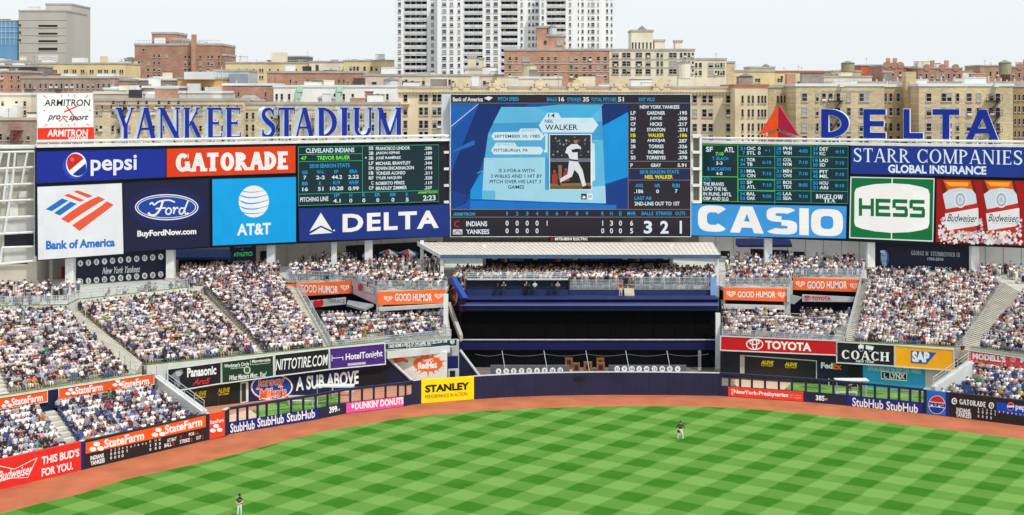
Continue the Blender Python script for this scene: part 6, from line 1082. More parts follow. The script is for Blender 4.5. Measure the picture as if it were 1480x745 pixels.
t = building('pale grey glazed stair block beside the white roof boxes', 309.4, 360, 103.5, 352, M((190, 204, 208), .3, .08, .2, key='glasstair'), (), 12, name='stair_block'); part_box(t, 'side_panel', 331, 358, 107, 121, 351.6, .3, M((150, 160, 166), .5, .08, .3, key='sidepan'))
for u in (315, 321, 327): part_box(t, 'mullion', u, u+.6, 104, 128, 351.7, .2, WSTEEL)
t = building('small brown brick house with two chimneys in front of the grey apartment house', 206, 258, 127.5, 318, BROWN, grid((212, 221, 233, 246), (135,), 2.6, 4.5), 9, roof=WROOF); part_box(t, 'chimney', 214, 217, 122, 128, 320, 1, RED2); part_box(t, 'chimney', 240, 243, 122, 128, 320, 1, RED2)
t = building('small cream house with white roof shed between the brown row and the low rooftops', 150, 200, 130, 316, CREAM, grid((156, 166, 178, 190), (137,), 2.4, 4.5, 'd'), 9, roof=WROOF); part_box(t, 'roof_unit', 160, 176, 125.5, 130, 319, 3, WROOF)
t = building('low beige rooftop block with pinkish parapet above the blue letters', 136, 258, 136, 300, M((206, 192, 172), .9, .1, .12, key='lowbeige', stain=(196, 170, 150)), (), 12, roof=WROOF); part_box(t, 'roof_unit', 186, 202, 130, 141, 298, 3, DROOF); part_box(t, 'roof_unit', 172, 190, 124, 131, 303, 3, CREAM); part_box(t, 'roof_unit', 210, 228, 136, 144, 298, 2, WROOF)
t = building('low grey white rooftop block left of the white apartment row', 258.4, 321, 135, 298, M((206, 204, 194), .9, .1, .12, key='lowgrey'), (), 12, roof=WROOF); part_box(t, 'roof_unit', 305, 318, 142, 150, 296, 2, WROOF)
TANW = [(u, v, 3.2, 8) for v in (162, 186) for u in (140, 146, 163, 171, 187, 205, 222, 236, 252, 268, 284, 290, 306, 322, 334)]
t = building('tan apartment block with dark arched windows behind the first blue word', 136, 352, 146, 262, TAN, TANW+[(u, 148.5, 3, 5, 'd') for u in (164, 180, 200, 212, 230, 244, 258)]+[(u, 206, 3.2, 7) for u in (146, 163, 187, 222, 252, 284, 322)], 16, bands=(160,)); part_box(t, 'brick_band', 137, 351, 151.5, 158.5, 261.97, .03, M((176, 148, 120), .9, .14, .3, key='bband', brick=.3)); put_windows(t, [(u, 155, 2.6, 4.4, 'd') for u in range(148, 345, 13)], 261.96)
def fire_escape(t, u0, u1, vs, D, m, dirn=1):
    mb = MB(); p0, p1 = P(u0, 0, D).x, P(u1, 0, D).x
    zs = [P(0, v, D).z for v in vs]
    for z in zs:
        mb.box(p0, p1, D-1.1, D-.01, z, z+.08)
        for zz in (.5, 1.0): mb.box(p0, p1, D-1.13, D-1.08, z+zz, z+zz+.05)
        for k in range(7): x = p0+(p1-p0)*k/6; mb.box(x-.025, x+.025, D-1.13, D-1.08, z, z+1.05)
    for za, zb in zip(zs, zs[1:]): a, b = (p0+.3, p1-.5) if dirn > 0 else (p1-.3, p0+.5); mb.tube((b, D-.7, za), (a, D-.7, zb), .11, 5); mb.tube((b, D-.4, za), (a, D-.4, zb), .11, 5)
    mb.build('fire_escape', m, t)
fire_escape(t, 170, 186, (156, 168, 192), 262, IRON)
t = building('tan apartment block with dark windows behind the second blue word', 352.3, 575, 151.5, 264, TAN, [(u, v, 3.4, 8.5) for v in (167.6, 185, 199) for u in (357, 366, 393, 403, 419, 439, 458, 473, 504, 510, 522, 527, 539, 557)], 16, bands=(158,)); fire_escape(t, 396, 410, (172, 190), 264, IRON); fire_escape(t, 450, 466, (172, 190), 264, IRON)
t = building('cream house with white lower wall at the left edge, left of the watch board', -40, 45, 138, 270, CREAM, grid((4, 24, 36, -12), (150, 163), 3, 6), 14, roof=WROOF); part_box(t, 'lower_wall', -10, 25, 154, 174, 267.5, 2.4, WHT)
t = building('red brown brick house with red fire escape at the left edge below the cream house', -40, 52, 174, 250, BROWN, grid((1, 12, 21, 41, -10), (198,), 4.2, 8)+grid((12, 42, -10), (214,), 4.2, 6), 14, roof=M((196, 178, 160), .9, .1, .2, key='palroof')); fire_escape(t, 16, 34, (189, 204), 250, M((150, 60, 50), .6, .1, 2, key='redrust'))
# mid skyline
t = building('pale yellow apartment house with paired windows, centre left skyline', 326, 446, 92, 450, YEL, [(u, v, 2, 4, 'd') for v in (102, 112) for u in (345, 357, 367, 376, 379.5, 390, 402, 415, 428)], 16); part_box(t, 'chimney', 392, 412, 76, 92, 452, 5, CREAM); part_box(t, 'roof_unit', 376, 386, 88, 92, 452, 4, WROOF)
building('dark blue grey box building peeking over the yellow roofs', 412.5, 444.5, 83, 520, M((96, 108, 132), .7, .08, .2, key='bluegrey'), grid([415+3*k for k in range(10)], (86.5, 89.5), 1.8, 1.6, 'd'), 14)
t = building('low cream building with black roof screens in the middle skyline', 446.5, 496, 90.5, 448, CREAM, (), 16)
t = building('pale yellow apartment house with arched windows beside the white tower', 496.4, 569.5, 89, 440, YEL, [(u, 99.5, 2.6, 5.5) for u in (507, 512, 517, 527, 537, 544, 552, 558, 565)], 16); [part_box(t, 'roof_unit', u, u+7, 86, 89, 444, 3, GREYB) for u in (508, 530, 548)]
t = building('red brick row with a white satellite dish and black roof screens', 386, 523, 106, 350, RED2, [(u, 118, 2, 5) for u in (400, 420, 428, 445, 470, 490, 497, 503)], 14)
for a in ((437, 447, 96, 106), (448, 496, 102.5, 106), (456, 457.5, 94, 106), (511, 526, 113, 127)): part_box(t, 'roof_unit', a[0], a[1], a[2], a[3], 349 if a[0] == 511 else 352, 4, DROOF if a[0] != 511 else M((96, 78, 76), .8, .1, .3, key='brownbox'))
building('pinkish beige wall block at the right of the red brick row', 523.4, 576, 110, 352, M((214, 196, 182), .9, .08, .2, key='pinkbeige'), [(541, 122, 6, 6, 'd')], 12)
building('brick gable wall left of the white apartment row', 322, 396, 124, 312, RED, [(u, 137, 2, 6, 'd') for u in (330, 345, 384)], 14, roof=WROOF)
t = building('long white apartment row with mint green stair heads above the second blue word', 395.4, 575, 126.5, 300, WHT, [(u, 140, 2.4, 7.5, 'd') for u in (400, 407.5, 418, 484, 497, 510, 532, 546, 560)], 14, roof=WROOF)
MINT = M((176, 214, 196), .7, .06, .5, key='mint')
for u in (432, 490): part_box(t, 'stair_head', u-3, u+5, 124, 133, 299, .9, MINT); part_box(t, 'stair_head', u-5, u+2, 135, 148, 299, .8, MINT)
for u0, u1 in ((456, 486), (346, 372)):
    a, b = P(u0, 143, 292), P(u1, 143, 292); h = thing('roof_kiosk', 'white roof kiosk with low grey hipped roof %s' % ('on the white apartment row' if u0 > 400 else 'in front of the brick gable wall'), 'kiosk', ((a.x+b.x)/2, 293, P(0, 152, 292).z)); mb = MB(); mb.box(a.x+.5, b.x-.5, 292, 295, P(0, 153, 292).z, a.z); mb.box((a.x+b.x)/2-.5, (a.x+b.x)/2+.5, 291.95, 292, P(0, 153, 292).z, a.z-.2, DK) if False else None; mb.build('wall', WHT, h)
    mb = MB(); m_ = (a.x+b.x)/2; mb.hexa([(a.x, 291.5, a.z), (b.x, 291.5, a.z), (b.x, 295.5, a.z), (a.x, 295.5, a.z)], [(m_-1, 293, a.z+.7), (m_+1, 293, a.z+.7), (m_+1, 294, a.z+.7), (m_-1, 294, a.z+.7)]); mb.build('roof', M((150, 156, 150), .7, .1, .5, key='kioskroof'), h); mb = MB(); mb.box(m_-.45, m_+.45, 291.93, 292, P(0, 152, 292).z, a.z-.25); mb.build('door', M((96, 40, 40), .6, .1, 1, key='reddoor'), h)
def tank(label, uc, v0, v1, v2, r, D, m, rm, legs=True):
    p = P(uc, v0, D); zt, z1, z2 = P(uc, v0, D).z, P(uc, v1, D).z, P(uc, v2, D).z; rr_ = r*D/F; t = thing('water_tank', label, 'water tank', (p.x, D, z2)); mb = MB(); mb.tube((p.x, D, z2+(z1-z2)*.0), (p.x, D, z1), rr_, 14); mb.build('barrel', m, t)
    mb = MB(); mb.tube((p.x, D, z1), (p.x, D, zt), rr_*1.12, 14, None, .06); mb.build('conical_roof', rm, t)
    if legs:
        for a in range(4): mb = MB(); x, y = p.x+rr_*.7*math.cos(a*1.57+.8), D+rr_*.7*math.sin(a*1.57+.8); mb.tube((x, y, z2-3), (x, y, z2), .12, 5); mb.build('leg', IRON, t)
TK1, TK2 = M((196, 184, 150), .85, .12, .4, key='tankcream', streak=True), M((150, 150, 144), .8, .1, .4, key='tankgrey', streak=True); CR = M((120, 124, 122), .7, .1, .5, key='tankroof')
tank('dark brown drum tank with flat roof on the red brick row', 463, 114, 117, 127, 13, 345, M((104, 92, 92), .8, .1, .3, key='tankbrown', streak=True), CR, False); tank('white and grey drum tank at the right of the pinkish wall block', 565, 112, 116, 127, 11, 346, M((204, 212, 214), .7, .08, .3, key='tankw', streak=True), CR, False)
# white tower
TD = 420; TW1 = M((236, 238, 240), .8, .04, .05, key='towerwhite'); TW2 = M((222, 222, 220), .8, .04, .05, key='towerwhite2')
a, b = P(570, 0, TD), P(890, 0, TD); t = thing('apartment_tower', 'tall white apartment tower with stacked balconies behind the big screen', 'building', ((a.x+b.x)/2, TD, -1)); mb = MB(); mb2 = MB()
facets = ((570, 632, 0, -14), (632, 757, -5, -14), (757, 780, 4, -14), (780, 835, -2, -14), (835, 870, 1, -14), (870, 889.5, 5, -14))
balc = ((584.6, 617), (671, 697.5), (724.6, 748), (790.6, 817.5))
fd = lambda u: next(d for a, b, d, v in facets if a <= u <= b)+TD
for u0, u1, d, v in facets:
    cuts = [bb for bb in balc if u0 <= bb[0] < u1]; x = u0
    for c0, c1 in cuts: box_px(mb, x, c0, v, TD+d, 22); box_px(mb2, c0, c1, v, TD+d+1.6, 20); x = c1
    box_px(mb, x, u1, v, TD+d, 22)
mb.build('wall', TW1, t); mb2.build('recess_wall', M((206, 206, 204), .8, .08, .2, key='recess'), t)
vs = [6.4+9.83*k for k in range(-1, 11)]; wins = []
for v in vs:
    for u, wd in ((577.5, 4), (625, 4), (642, 6.5), (652.6, 5), (663.4, 4), (705.5, 6), (716.5, 6.5), (754, 3), (765, 3), (770.5, 3), (776, 4), (784.5, 3.2), (824, 3.2), (835.6, 2.4), (842, 3), (850.8, 2.2), (856.8, 5), (864.5, 2.6), (877.5, 3), (884, 2.4)): wins.append((u, v, wd*.8, 4.4, rb.choice('mmlmbmlc'), fd(u)))
put_windows(t, sorted(wins, key=lambda w_: -w_[1]), TD, M((190, 192, 194), .6, .05, 3, key='winframe3'))
clut = [M(c, .7, .1, 2, key='clutter') for c in ((70, 80, 84), (120, 70, 60), (60, 110, 110), (150, 150, 146), (180, 150, 90), (90, 70, 60), (50, 56, 66))]
BRAIL = M((206, 210, 212), .4, .1, 1, key='balrail')
for c0, c1 in balc:
    D = fd(c0); x0, x1 = P(c0, 0, D).x, P(c1, 0, D).x
    for v in vs:
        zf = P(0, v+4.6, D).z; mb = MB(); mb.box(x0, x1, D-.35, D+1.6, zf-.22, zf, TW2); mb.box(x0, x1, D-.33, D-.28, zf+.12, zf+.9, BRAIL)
        n = 4; 
        for k in range(n):
            xx = x0+(x1-x0)*(k+.5)/n; mb.box(xx-.55, xx+.55, D+1.5, D+1.6, zf, zf+1.9, rb.choice(PANES[:2]+PANES[3:]))
            if rb.random() < .75: w_ = rb.uniform(.2, .5); mb.box(xx-w_+.3, xx+w_+.3, D+.3, D+.7, zf, zf+rb.uniform(.6, 1.7), rb.choice(clut))
        mb.build('balcony', None, t)
building('low off white block with dark windows at the foot of the white tower', 569.5, 728, 110.5, 372, CREAM, [(u, 120, 3.4, 5, 'd') for u in (578, 583, 596, 612, 640, 655, 684, 690, 700)]+[(u, 119, 2.5, 7, 'd') for u in (587, 650)], 12)
t = building('small beige stair house in front of the white tower balconies', 672, 710, 101, 380, M((214, 206, 184), .9, .06, .3, key='stairh'), (), 8, blocks=((676, 688, 84, .5, 5), (692, 699, 86, .5, 4)), name='stair_house')
# brick with tower
e = lambda x, y: (650+x/5.136, y/5.136)
wl = [(*e(x, y), 3.4, 4.8) for y in (437, 500, 562) for x in (447, 495, 688, 733, 785)]+[(*e(565, 437), 9, 5, 'l')]+[(*e(x, y), 4, 5) for y in (437, 500, 565) for x in (902, 940, 1000, 1043, 1103, 1155)]
t = building('red brick apartment block with square roof tower in front of the white tower', 729, 880, 73.5, 358, RED2, wl, 16, blocks=((776, 790.5, 40.5, 3, 8), (790.5, 816, 53, 3, 8)), bands=(92, 104)); part_box(t, 'roof_glass', 804, 814, 58, 66, 360.8, .15, PANES[2]); part_box(t, 'roof_window', 786.5, 790, 59, 64, 360.8, .15, PANES[1])
tank('small steel drum tank on the brick roof tower', 797.5, 36, 40, 52, 7.5, 364, M((190, 194, 196), .4, .1, .5, key='tanksteel', streak=True), CR); tank('stained cream drum tank in front of the red brick block', 765, 91.5, 94.5, 113, 10.5, 330, TK1, CR, False)
t = building('low cream roof house at the foot of the stained cream tank', 740, 812, 114, 322, CREAM, (), 8, roof=WROOF, name='roof_house')
# cream modern blocks
g = lambda x, y: (840+x/4.139, 30+y/4.139)
wl = [(*g(x, y), wd, 6) for y in (207, 258, 305) for x, wd in ((205, 8), (258, 5), (282, 5), (345, 8), (400, 6.5), (458, 3), (482, 3), (548, 9.5), (598, 3), (622, 3.4), (645, 3), (668, 2.4))]
t = building('cream apartment block with wide windows and a slotted roof tower, right of the brick block', 880.4, 1004, 73.5, 362, CREAM, wl, 18, blocks=((912.5, 944, 46, 3, 9), (946, 961, 60, 4, 6), (976, 986, 61, 4, 4)), bands=(86, 98))
put_windows(t, [(u, 67.5, 1.8, 11, 'd', 365) for u in (914.5, 919, 924, 929.5, 935, 940.5)], 365, FRL); mb = MB(); p = P(928, 46, 369); mb.tube(p+Vector((0, 0, .3)), p+Vector((0, 0, 1.5)), 1.6, 10, None, .1); mb.build('roof_cap', CR, t)
building('lower cream apartment block stepping down to the right', 1004.4, 1050, 87, 372, CREAM, [(*g(x, y), wd, 6) for y in (267, 313) for x, wd in ((713, 3.5), (688, 2.5), (775, 6), (805, 2), (821, 2), (838, 2), (853, 2))], 16)
tank('white plastered round tank below the cream block', 988, 87.5, 91, 124, 10, 320, M((220, 214, 200), .85, .08, .3, key='tankplaster', streak=True), CR, False)
building('small tan gabled block beside the lower cream block', 1050.4, 1062, 91.5, 376, TAN, (), 10)
wl = [(*g(x, y), 2.6, 5, 'd') for y in (358,) for x in (890, 1048, 1064, 1180, 1196, 1255, 1270)]
t = building('yellow apartment house with stepped roof right of the cream blocks', 1046, 1120, 104, 385, YEL, wl[:5], 14, blocks=((1084, 1120, 99, 2, 10),)); t2 = building('second yellow apartment house with red tiled edge', 1120.4, 1190, 105, 392, YEL, [(u, 113, 2.4, 5, 'd') for u in (1130, 1144, 1148, 1175, 1183)], 14, roof=M((176, 110, 80), .8, .1, .3, key='tile')); part_box(t2, 'roof_unit', 1160, 1181, 110, 123, 380, 3, M((48, 50, 70), .6, .1, .5, key='darkbluebox'))
tank('grey drum tank with conical roof on the low roofs right of the screen', 1078.5, 106, 110.5, 124, 10, 340, TK2, CR, False); tank('small dark tank on the yellow roof ridge', 1107, 92.5, 95.5, 99, 5, 388, TK2, CR, False)
# ornate tan building behind the screen
ON = M((220, 206, 176), .9, .1, .14, key='ornate', stain=(204, 188, 158)); OD = 268
wl = [(u, v, 4.6, 10) for v in (161, 180, 196) for u in (586, 608.5, 616, 628, 635)]+[(u, 142, 4.4, 9, 'd') for u in (586, 608.5, 616, 628, 635)]+[(u, v, 5, 10) for v in (163.7, 184.7, 201.7) for u in (1004, 1018, 1027, 1052.5)]+[(u, 143.6, 5, 9, 'd') for u in (1004, 1018, 1027, 1052.5)]
t = building('ornate cream apartment block with scrolled crests along its cornice, behind the big screen', 575.4, 1062, 128, OD, ON, wl, 18, parapet=.4)
mb = MB(); a, b = P(575, 132, OD), P(1062, 132, OD); mb.box(a.x-.2, b.x+.2, OD-.55, OD-.01, a.z-.25, a.z+.12); mb.box(a.x, b.x, OD-.3, OD-.01, P(0, 136, OD).z-.1, P(0, 136, OD).z+.1)
k = 0
while a.x+k*.62 < b.x: mb.box(a.x+k*.62, a.x+k*.62+.26, OD-.4, OD-.01, a.z-.65, a.z-.25); k += 1
mb.build('cornice', M((218, 202, 168), .85, .08, .4, key='cornice'), t)
for u in (608, 667, 720, 781, 834, 896, 956, 1020):
    if u == 608 or u == 1020: continue
    p = P(u, 128, OD); mb = MB(); sc = .13; dz = p.z
    for x0, x1, z0, z1 in ((-12.5, 12.5, -6, 3), (-9, 9, 3, 8), (-5, 5, 8, 12), (-2, 2, 12, 15)): mb.box(p.x+x0*sc, p.x+x1*sc, OD-.5, OD+.5, dz+z0*sc, dz+z1*sc)
    for x in (-11, 11, -6.5, 6.5): mb.tube((p.x+x*sc, OD-.62, dz+5*sc), (p.x+x*sc, OD+.5, dz+5*sc), 3*sc, 10)
    mb.tube((p.x, OD-.7, dz+2*sc), (p.x, OD+.4, dz+2*sc), 3.4*sc, 12); mb.tube((p.x-12*sc, OD-.2, dz+3*sc), (p.x-12*sc, OD-.2, dz+9*sc), 1.2*sc, 6, None, .3*sc); mb.tube((p.x+12*sc, OD-.2, dz+3*sc), (p.x+12*sc, OD-.2, dz+9*sc), 1.2*sc, 6, None, .3*sc); mb.build('crest', M((222, 206, 170), .85, .1, .6, key='crest'), t)
for u in (586, 1052): part_box(t, 'balcony', u-6, u+6, 149, 151, OD-.9, .89, ON)
# corner wing and long tan building with blue letters in front
r_ = lambda x, y: (1040+x/3.364, 80+y/3.364)
ON2 = M((222, 208, 178), .9, .1, .14, key='ornate2', stain=(196, 178, 140))
building('cream corner wing with narrow windows left of the triangle emblem', 1062.4, 1110, 126, 262, ON2, [(*r_(x, y), 2.6, 10, 'd') for y in (215, 282, 350, 405) for x in (112, 142, 162, 190, 207, 222)], 18, roof=M((176, 110, 80), .8, .1, .3, key='tile'))
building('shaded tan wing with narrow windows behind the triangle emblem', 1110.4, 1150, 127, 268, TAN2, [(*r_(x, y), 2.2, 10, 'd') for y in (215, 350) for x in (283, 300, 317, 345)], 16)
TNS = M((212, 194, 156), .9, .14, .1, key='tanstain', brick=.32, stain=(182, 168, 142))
rows = (205, 275, 350, 412)
t = building('long tan brick block with black fire escapes behind the huge blue letters, left part', 1150.4, 1278, 125, 258, TNS, [(*r_(x, y), wd, 10.5) for y in rows for x, wd in ((413, 6.5), (475, 3.4), (507, 5), (540, 4.6), (577, 4.6), (628, 4.6), (690, 5.4), (714, 5.4))], 18, roof=WROOF)
fire_escape(t, 1196, 1219, (146, 167.5, 191, 212), 258, IRON); part_box(t, 'roof_unit', 1214, 1220, 121, 126, 256.9, .8, WROOF); part_box(t, 'patch', 1188, 1262, 131, 134, 257.96, .03, M((170, 164, 150), .9, .1, .4, key='patch'))
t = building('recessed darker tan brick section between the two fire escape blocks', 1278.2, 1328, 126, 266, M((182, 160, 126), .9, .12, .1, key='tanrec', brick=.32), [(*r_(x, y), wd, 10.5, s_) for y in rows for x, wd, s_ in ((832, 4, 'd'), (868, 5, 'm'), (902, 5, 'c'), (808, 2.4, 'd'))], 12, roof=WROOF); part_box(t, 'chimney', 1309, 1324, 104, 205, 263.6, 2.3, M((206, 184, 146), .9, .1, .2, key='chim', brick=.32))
t = building('long tan brick block with black fire escapes behind the huge blue letters, right part', 1328.2, 1464, 125, 258, TNS, [(*r_(x, y), wd, 10.5) for y in rows for x, wd in ((1017, 6.5), (1090, 5.4), (1117, 5.4), (1157, 4), (1213, 6), (1260, 5.4), (1322, 5.4), (1352, 5.4))], 18, roof=WROOF); fire_escape(t, 1423, 1446, (146, 167.5, 191, 212), 258, IRON); part_box(t, 'roof_unit', 1438, 1444, 121, 126, 256.9, .8, WROOF)
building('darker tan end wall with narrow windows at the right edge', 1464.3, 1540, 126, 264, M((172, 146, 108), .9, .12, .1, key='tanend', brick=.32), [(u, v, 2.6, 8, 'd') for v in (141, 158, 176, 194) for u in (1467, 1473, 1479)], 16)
for a, b, lab in ((1150, 1225, 'left'), (1225, 1310, 'middle'), (1326, 1500, 'right')):
    t = building('white parapet roof block on top of the long tan brick building, %s one' % lab, a, b, 121.5, 282, WHT, (), 8, name='roof_block'); rv = random.Random(a); mb = MB()
    for k in range(9 if b-a < 100 else 18): u = a+(b-a)*(k+.5)/(9 if b-a < 100 else 18)+rv.uniform(-2, 2); p = P(u, 121.5, 283); mb.tube(p, p+Vector((0, 0, rv.uniform(.6, 1.6))), .14, 6)
    mb.build('vent_pipe', M((210, 210, 206), .5, .05, 1, key='vent'), t)
sk = [('orange brick rooftop block right of the roof tank', 1245, 1278, 95.5, 430, BRK((196, 112, 80))), ('brown brick gabled block in the right skyline', 1275.4, 1306, 96, 410, RED), ('orange brick chimney block beside the pale chimney', 1306.4, 1322, 98, 415, BRK((196, 112, 80))), ('wide brown brick block with arched parapets in the right skyline', 1327, 1391, 99.5, 405, RED), ('white roofed low block between the brown brick blocks', 1391.4, 1416, 104, 412, WHT), ('brown brick block left of the rightmost roof tank', 1417, 1446, 96, 408, RED2), ('brown brick block at the right edge of the skyline', 1460, 1530, 98, 412, RED), ('tan low block below the roof tank in the right skyline', 1205, 1244.6, 104, 408, TAN), ('pale cream low block in the right skyline', 1190.4, 1260, 112, 372, CREAM)]
for lab, a, b, v, D, m in sk:
    t = building(lab, a, b, v, D, m, [(a+(b-a)*(k+.5)/max(2, int((b-a)/8)), v+11, 2.6, 6) for k in range(max(2, int((b-a)/8)))] if m in (RED, RED2) else (), 14, parapet=.4)
    if m is RED:
        mb = MB(); x0, x1 = P(a, v, D).x, P(b, v, D).x
        for f in (.2, .55, .85): x = x0+(x1-x0)*f; mb.tube((x, D-.2, P(a, v, D).z+.3), (x, D+.6, P(a, v, D).z+.3), 1.0, 14)
        mb.build('gable', m, t); mb = MB()
        for f in (.38, .7): x = x0+(x1-x0)*f; mb.box(x-.5, x+.5, D+2, D+3, P(a, v, D).z, P(a, v, D).z+2.4)
        mb.build('chimney', RED2, t)
tank('olive drum tank with peaked roof left of the orange brick block', 1225.5, 88, 91.5, 104, 9.5, 400, M((150, 146, 116), .85, .12, .4, key='tankolive', streak=True), M((120, 140, 128), .7, .1, .5, key='tankroofg')); tank('olive drum tank with peaked roof near the right edge of the skyline', 1452.5, 86.5, 91, 108, 9, 400, M((150, 146, 116), .85, .12, .4, key='tankolive', streak=True), M((120, 140, 128), .7, .1, .5, key='tankroofg'))
for u, v in ((1057, 98), (1168, 97), (1182, 96), (1340, 93), (1366, 95), (1375, 94)):
    pass
# ---------------------------------------------------------------- people
def skin_mesh(joints, edges, sub, root=0):
    me = bpy.data.meshes.new('body'); me.from_pydata([j[0] for j in joints], edges, []); o = bpy.data.objects.new('body', me); COL.objects.link(o)
    m = o.modifiers.new('skin', 'SKIN'); m.use_smooth_shade = True; m.branch_smoothing = .3
    if not me.skin_vertices: me.skin_vertices.new() if hasattr(me.skin_vertices, 'new') else None
    for i, j in enumerate(joints):
        r = j[1]; sv = me.skin_vertices[0].data[i]; sv.radius = (r, r) if not hasattr(r, '__len__') else r; sv.use_root = (i == root)
    if sub: s_ = o.modifiers.new('sub', 'SUBSURF'); s_.levels = sub; s_.render_levels = sub
    dg = bpy.context.evaluated_depsgraph_get(); ev = o.evaluated_get(dg); out_ = bpy.data.meshes.new_from_object(ev); bpy.data.objects.remove(o); bpy.data.meshes.remove(me)
    return out_
def body(kind, arms='rest', k=1.0):
    """joints (pos, radius, region); faces -Y; origin on the floor under the seat or feet"""
    J = []; E = []
    def j(p, r, reg, par=None): J.append((p, r, reg)); i = len(J)-1; (E.append((par, i)) if par is not None else None); return i
    z = .5 if kind == 'sit' else .95
    pel = j((0, 0, z), (.17, .13), 'pants'); w_ = j((0, .02, z+.2), (.16, .115), 'shirt', pel); ch = j((0, .03, z+.4), (.185, .12), 'shirt', w_); nk = j((0, .02, z+.55), .06, 'skin', ch); hd = j((0, -.01, z+.66), (.085, .095), 'skin', nk); tp = j((0, .005, z+.77), (.09, .1), 'hair', hd)
    for s in (-1, 1):
        if kind == 'sit': h = j((.1*s, -.05, .5), .1, 'pants', pel); kn = j((.13*s, -.42, .53), .075, 'pants', h); an = j((.13*s, -.44, .12), .05, 'leg', kn); j((.13*s, -.58, .06), .045, 'shoe', an)
        elif kind == 'stand': h = j((.1*s, 0, .86), .105, 'pants', pel); kn = j((.12*s, -.02, .48), .075, 'pants', h); an = j((.13*s, .02, .1), .05, 'leg', kn); j((.14*s, -.13, .05), .045, 'shoe', an)
        else: h = j((.11*s, 0, .86), .12, 'pants', pel); kn = j((.2*s, -.03, .48), .088, 'pants', h); an = j((.26*s, .02, .1), .06, 'pants', kn); j((.28*s, -.14, .05), .05, 'shoe', an)
        sh = j((.2*s, .03, z+.44), .07, 'shirt', ch)
        if arms == 'rest': el = j((.26*s, .02, z+.2), .052, 'skin', sh); hn = j((.15*s, -.26, z+.13), .042, 'skin', el)
        elif arms == 'clap': el = j((.25*s, -.1, z+.22), .052, 'skin', sh); hn = j((.05*s, -.32, z+.34), .045, 'skin', el)
        elif arms == 'up': el = j((.29*s, -.05, z+.56), .05, 'shirt', sh); hn = j((.2*s, -.12, z+.8), .042, 'skin', el)
        elif arms == 'hips': el = j((.38*s, .06, z+.2), .052, 'shirt', sh); hn = j((.2*s, -.06, z+.05), .045, 'skin', el)
        elif arms == 'side': el = j((.27*s, .03, z+.16), .052, 'skin', sh); hn = j((.26*s, -.06, z-.08), .042, 'skin', el)
        elif arms == 'fold': el = j((.26*s, -.02, z+.17), .055, 'skin', sh); hn = j((-.02*s, -.2, z+.16+.04*s), .05, 'skin', el)
    return J, E
def regions(me, J, E):
    C = np.array([p.center for p in me.polygons]); best = np.full(len(C), 1e9); reg = np.zeros(len(C), int); names = ['pants', 'shirt', 'skin', 'hair', 'leg', 'shoe']
    for a, b in E:
        pa, pb = np.array(J[a][0]), np.array(J[b][0]); d = pb-pa; t = np.clip(((C-pa)@d)/(d@d), 0, 1); q = pa+t[:, None]*d; rad = [np.mean(J[i][1]) for i in (a, b)]; dist = np.linalg.norm(C-q, axis=1)-(rad[0]+(rad[1]-rad[0])*t)
        ra, rb_ = names.index(J[a][2]), names.index(J[b][2]); r = np.where(t < (.42 if J[b][2] == 'hair' else .5), ra, rb_)
        if J[b][2] in ('skin',) and J[a][2] == 'shirt': r = np.where(t < .45, ra, rb_)
        m = dist < best; best[m] = dist[m]; reg[m] = r[m]
    return reg
def tmpl(kind, arms, sub):
    J, E = body(kind, arms); me = skin_mesh(J, E, sub); reg = regions(me, J, E)
    # cap brim / hair front: faces of the head top; keep face skin in front
    return me, reg
CM = bpy.data.materials.new('mat_person'); CM.use_nodes = True; _n = CM.node_tree; _a = _n.nodes.new('ShaderNodeAttribute'); _a.attribute_name = 'col'; _n.links.new(_a.outputs['Color'], _n.nodes['Principled BSDF'].inputs['Base Color']); _n.nodes['Principled BSDF'].inputs['Roughness'].default_value = .8
SHIRT = [('white', (245, 246, 250), 46), ('navy blue', (28, 38, 76), 25), ('grey', (158, 166, 180), 7), ('black', (32, 32, 38), 6), ('pale blue', (164, 190, 222), 10), ('blue', (44, 84, 160), 5), ('cream', (232, 228, 220), 4), ('red', (188, 44, 48), 1.8), ('pink', (228, 178, 174), 1.4), ('beige', (190, 168, 146), 2), ('orange', (226, 116, 60), .6), ('yellow', (226, 204, 90), .5), ('green', (70, 150, 100), .6), ('maroon', (100, 40, 50), 1), ('lilac', (170, 150, 190), .5), ('teal', (80, 170, 170), .6)]
HEAD = [('navy cap', (34, 42, 74), 27), ('dark hair', (52, 42, 38), 28), ('brown hair', (104, 78, 60), 14), ('fair hair', (186, 158, 120), 7), ('white cap', (238, 238, 238), 16), ('grey hair', (160, 158, 154), 4), ('red cap', (180, 44, 46), 2), ('straw hat', (214, 194, 150), 2)]
PANT = [('dark trousers', (50, 52, 64)), ('jeans', (72, 92, 126)), ('khaki shorts', (176, 156, 124)), ('grey shorts', (130, 132, 138)), ('black shorts', (34, 34, 38)), ('white shorts', (220, 220, 216)), ('blue shorts', (92, 112, 150))]
SKN = [(196, 152, 126), (208, 168, 142), (176, 132, 104), (134, 96, 74), (92, 66, 52), (200, 156, 130)]
rp = random.Random(3)
def pick(L): return rp.choices(L, [x[2] for x in L])[0]
def palette():
    s, h, p = pick(SHIRT), pick(HEAD), rp.choice(PANT); sk = rp.choice(SKN); jit = lambda c: (lambda k: tuple(max(0, min(255, x*k)) for x in c))(rp.uniform(.88, 1.06))
    leg = sk if 'shorts' in p[0] else p[1]
    return s, h, p, [lin(jit(p[1])), lin(jit(s[1])), lin(jit(sk)), lin(jit(h[1])), lin(leg), lin(rp.choice([(230, 230, 230), (40, 40, 44), (120, 110, 100)]))]
def colour(me, reg, cols):
    at = me.attributes.new('col', 'FLOAT_COLOR', 'FACE'); c = np.ones((len(reg), 4), np.float32); c[:, :3] = np.array(cols, np.float32)[reg]; at.data.foreach_set('color', c.ravel())
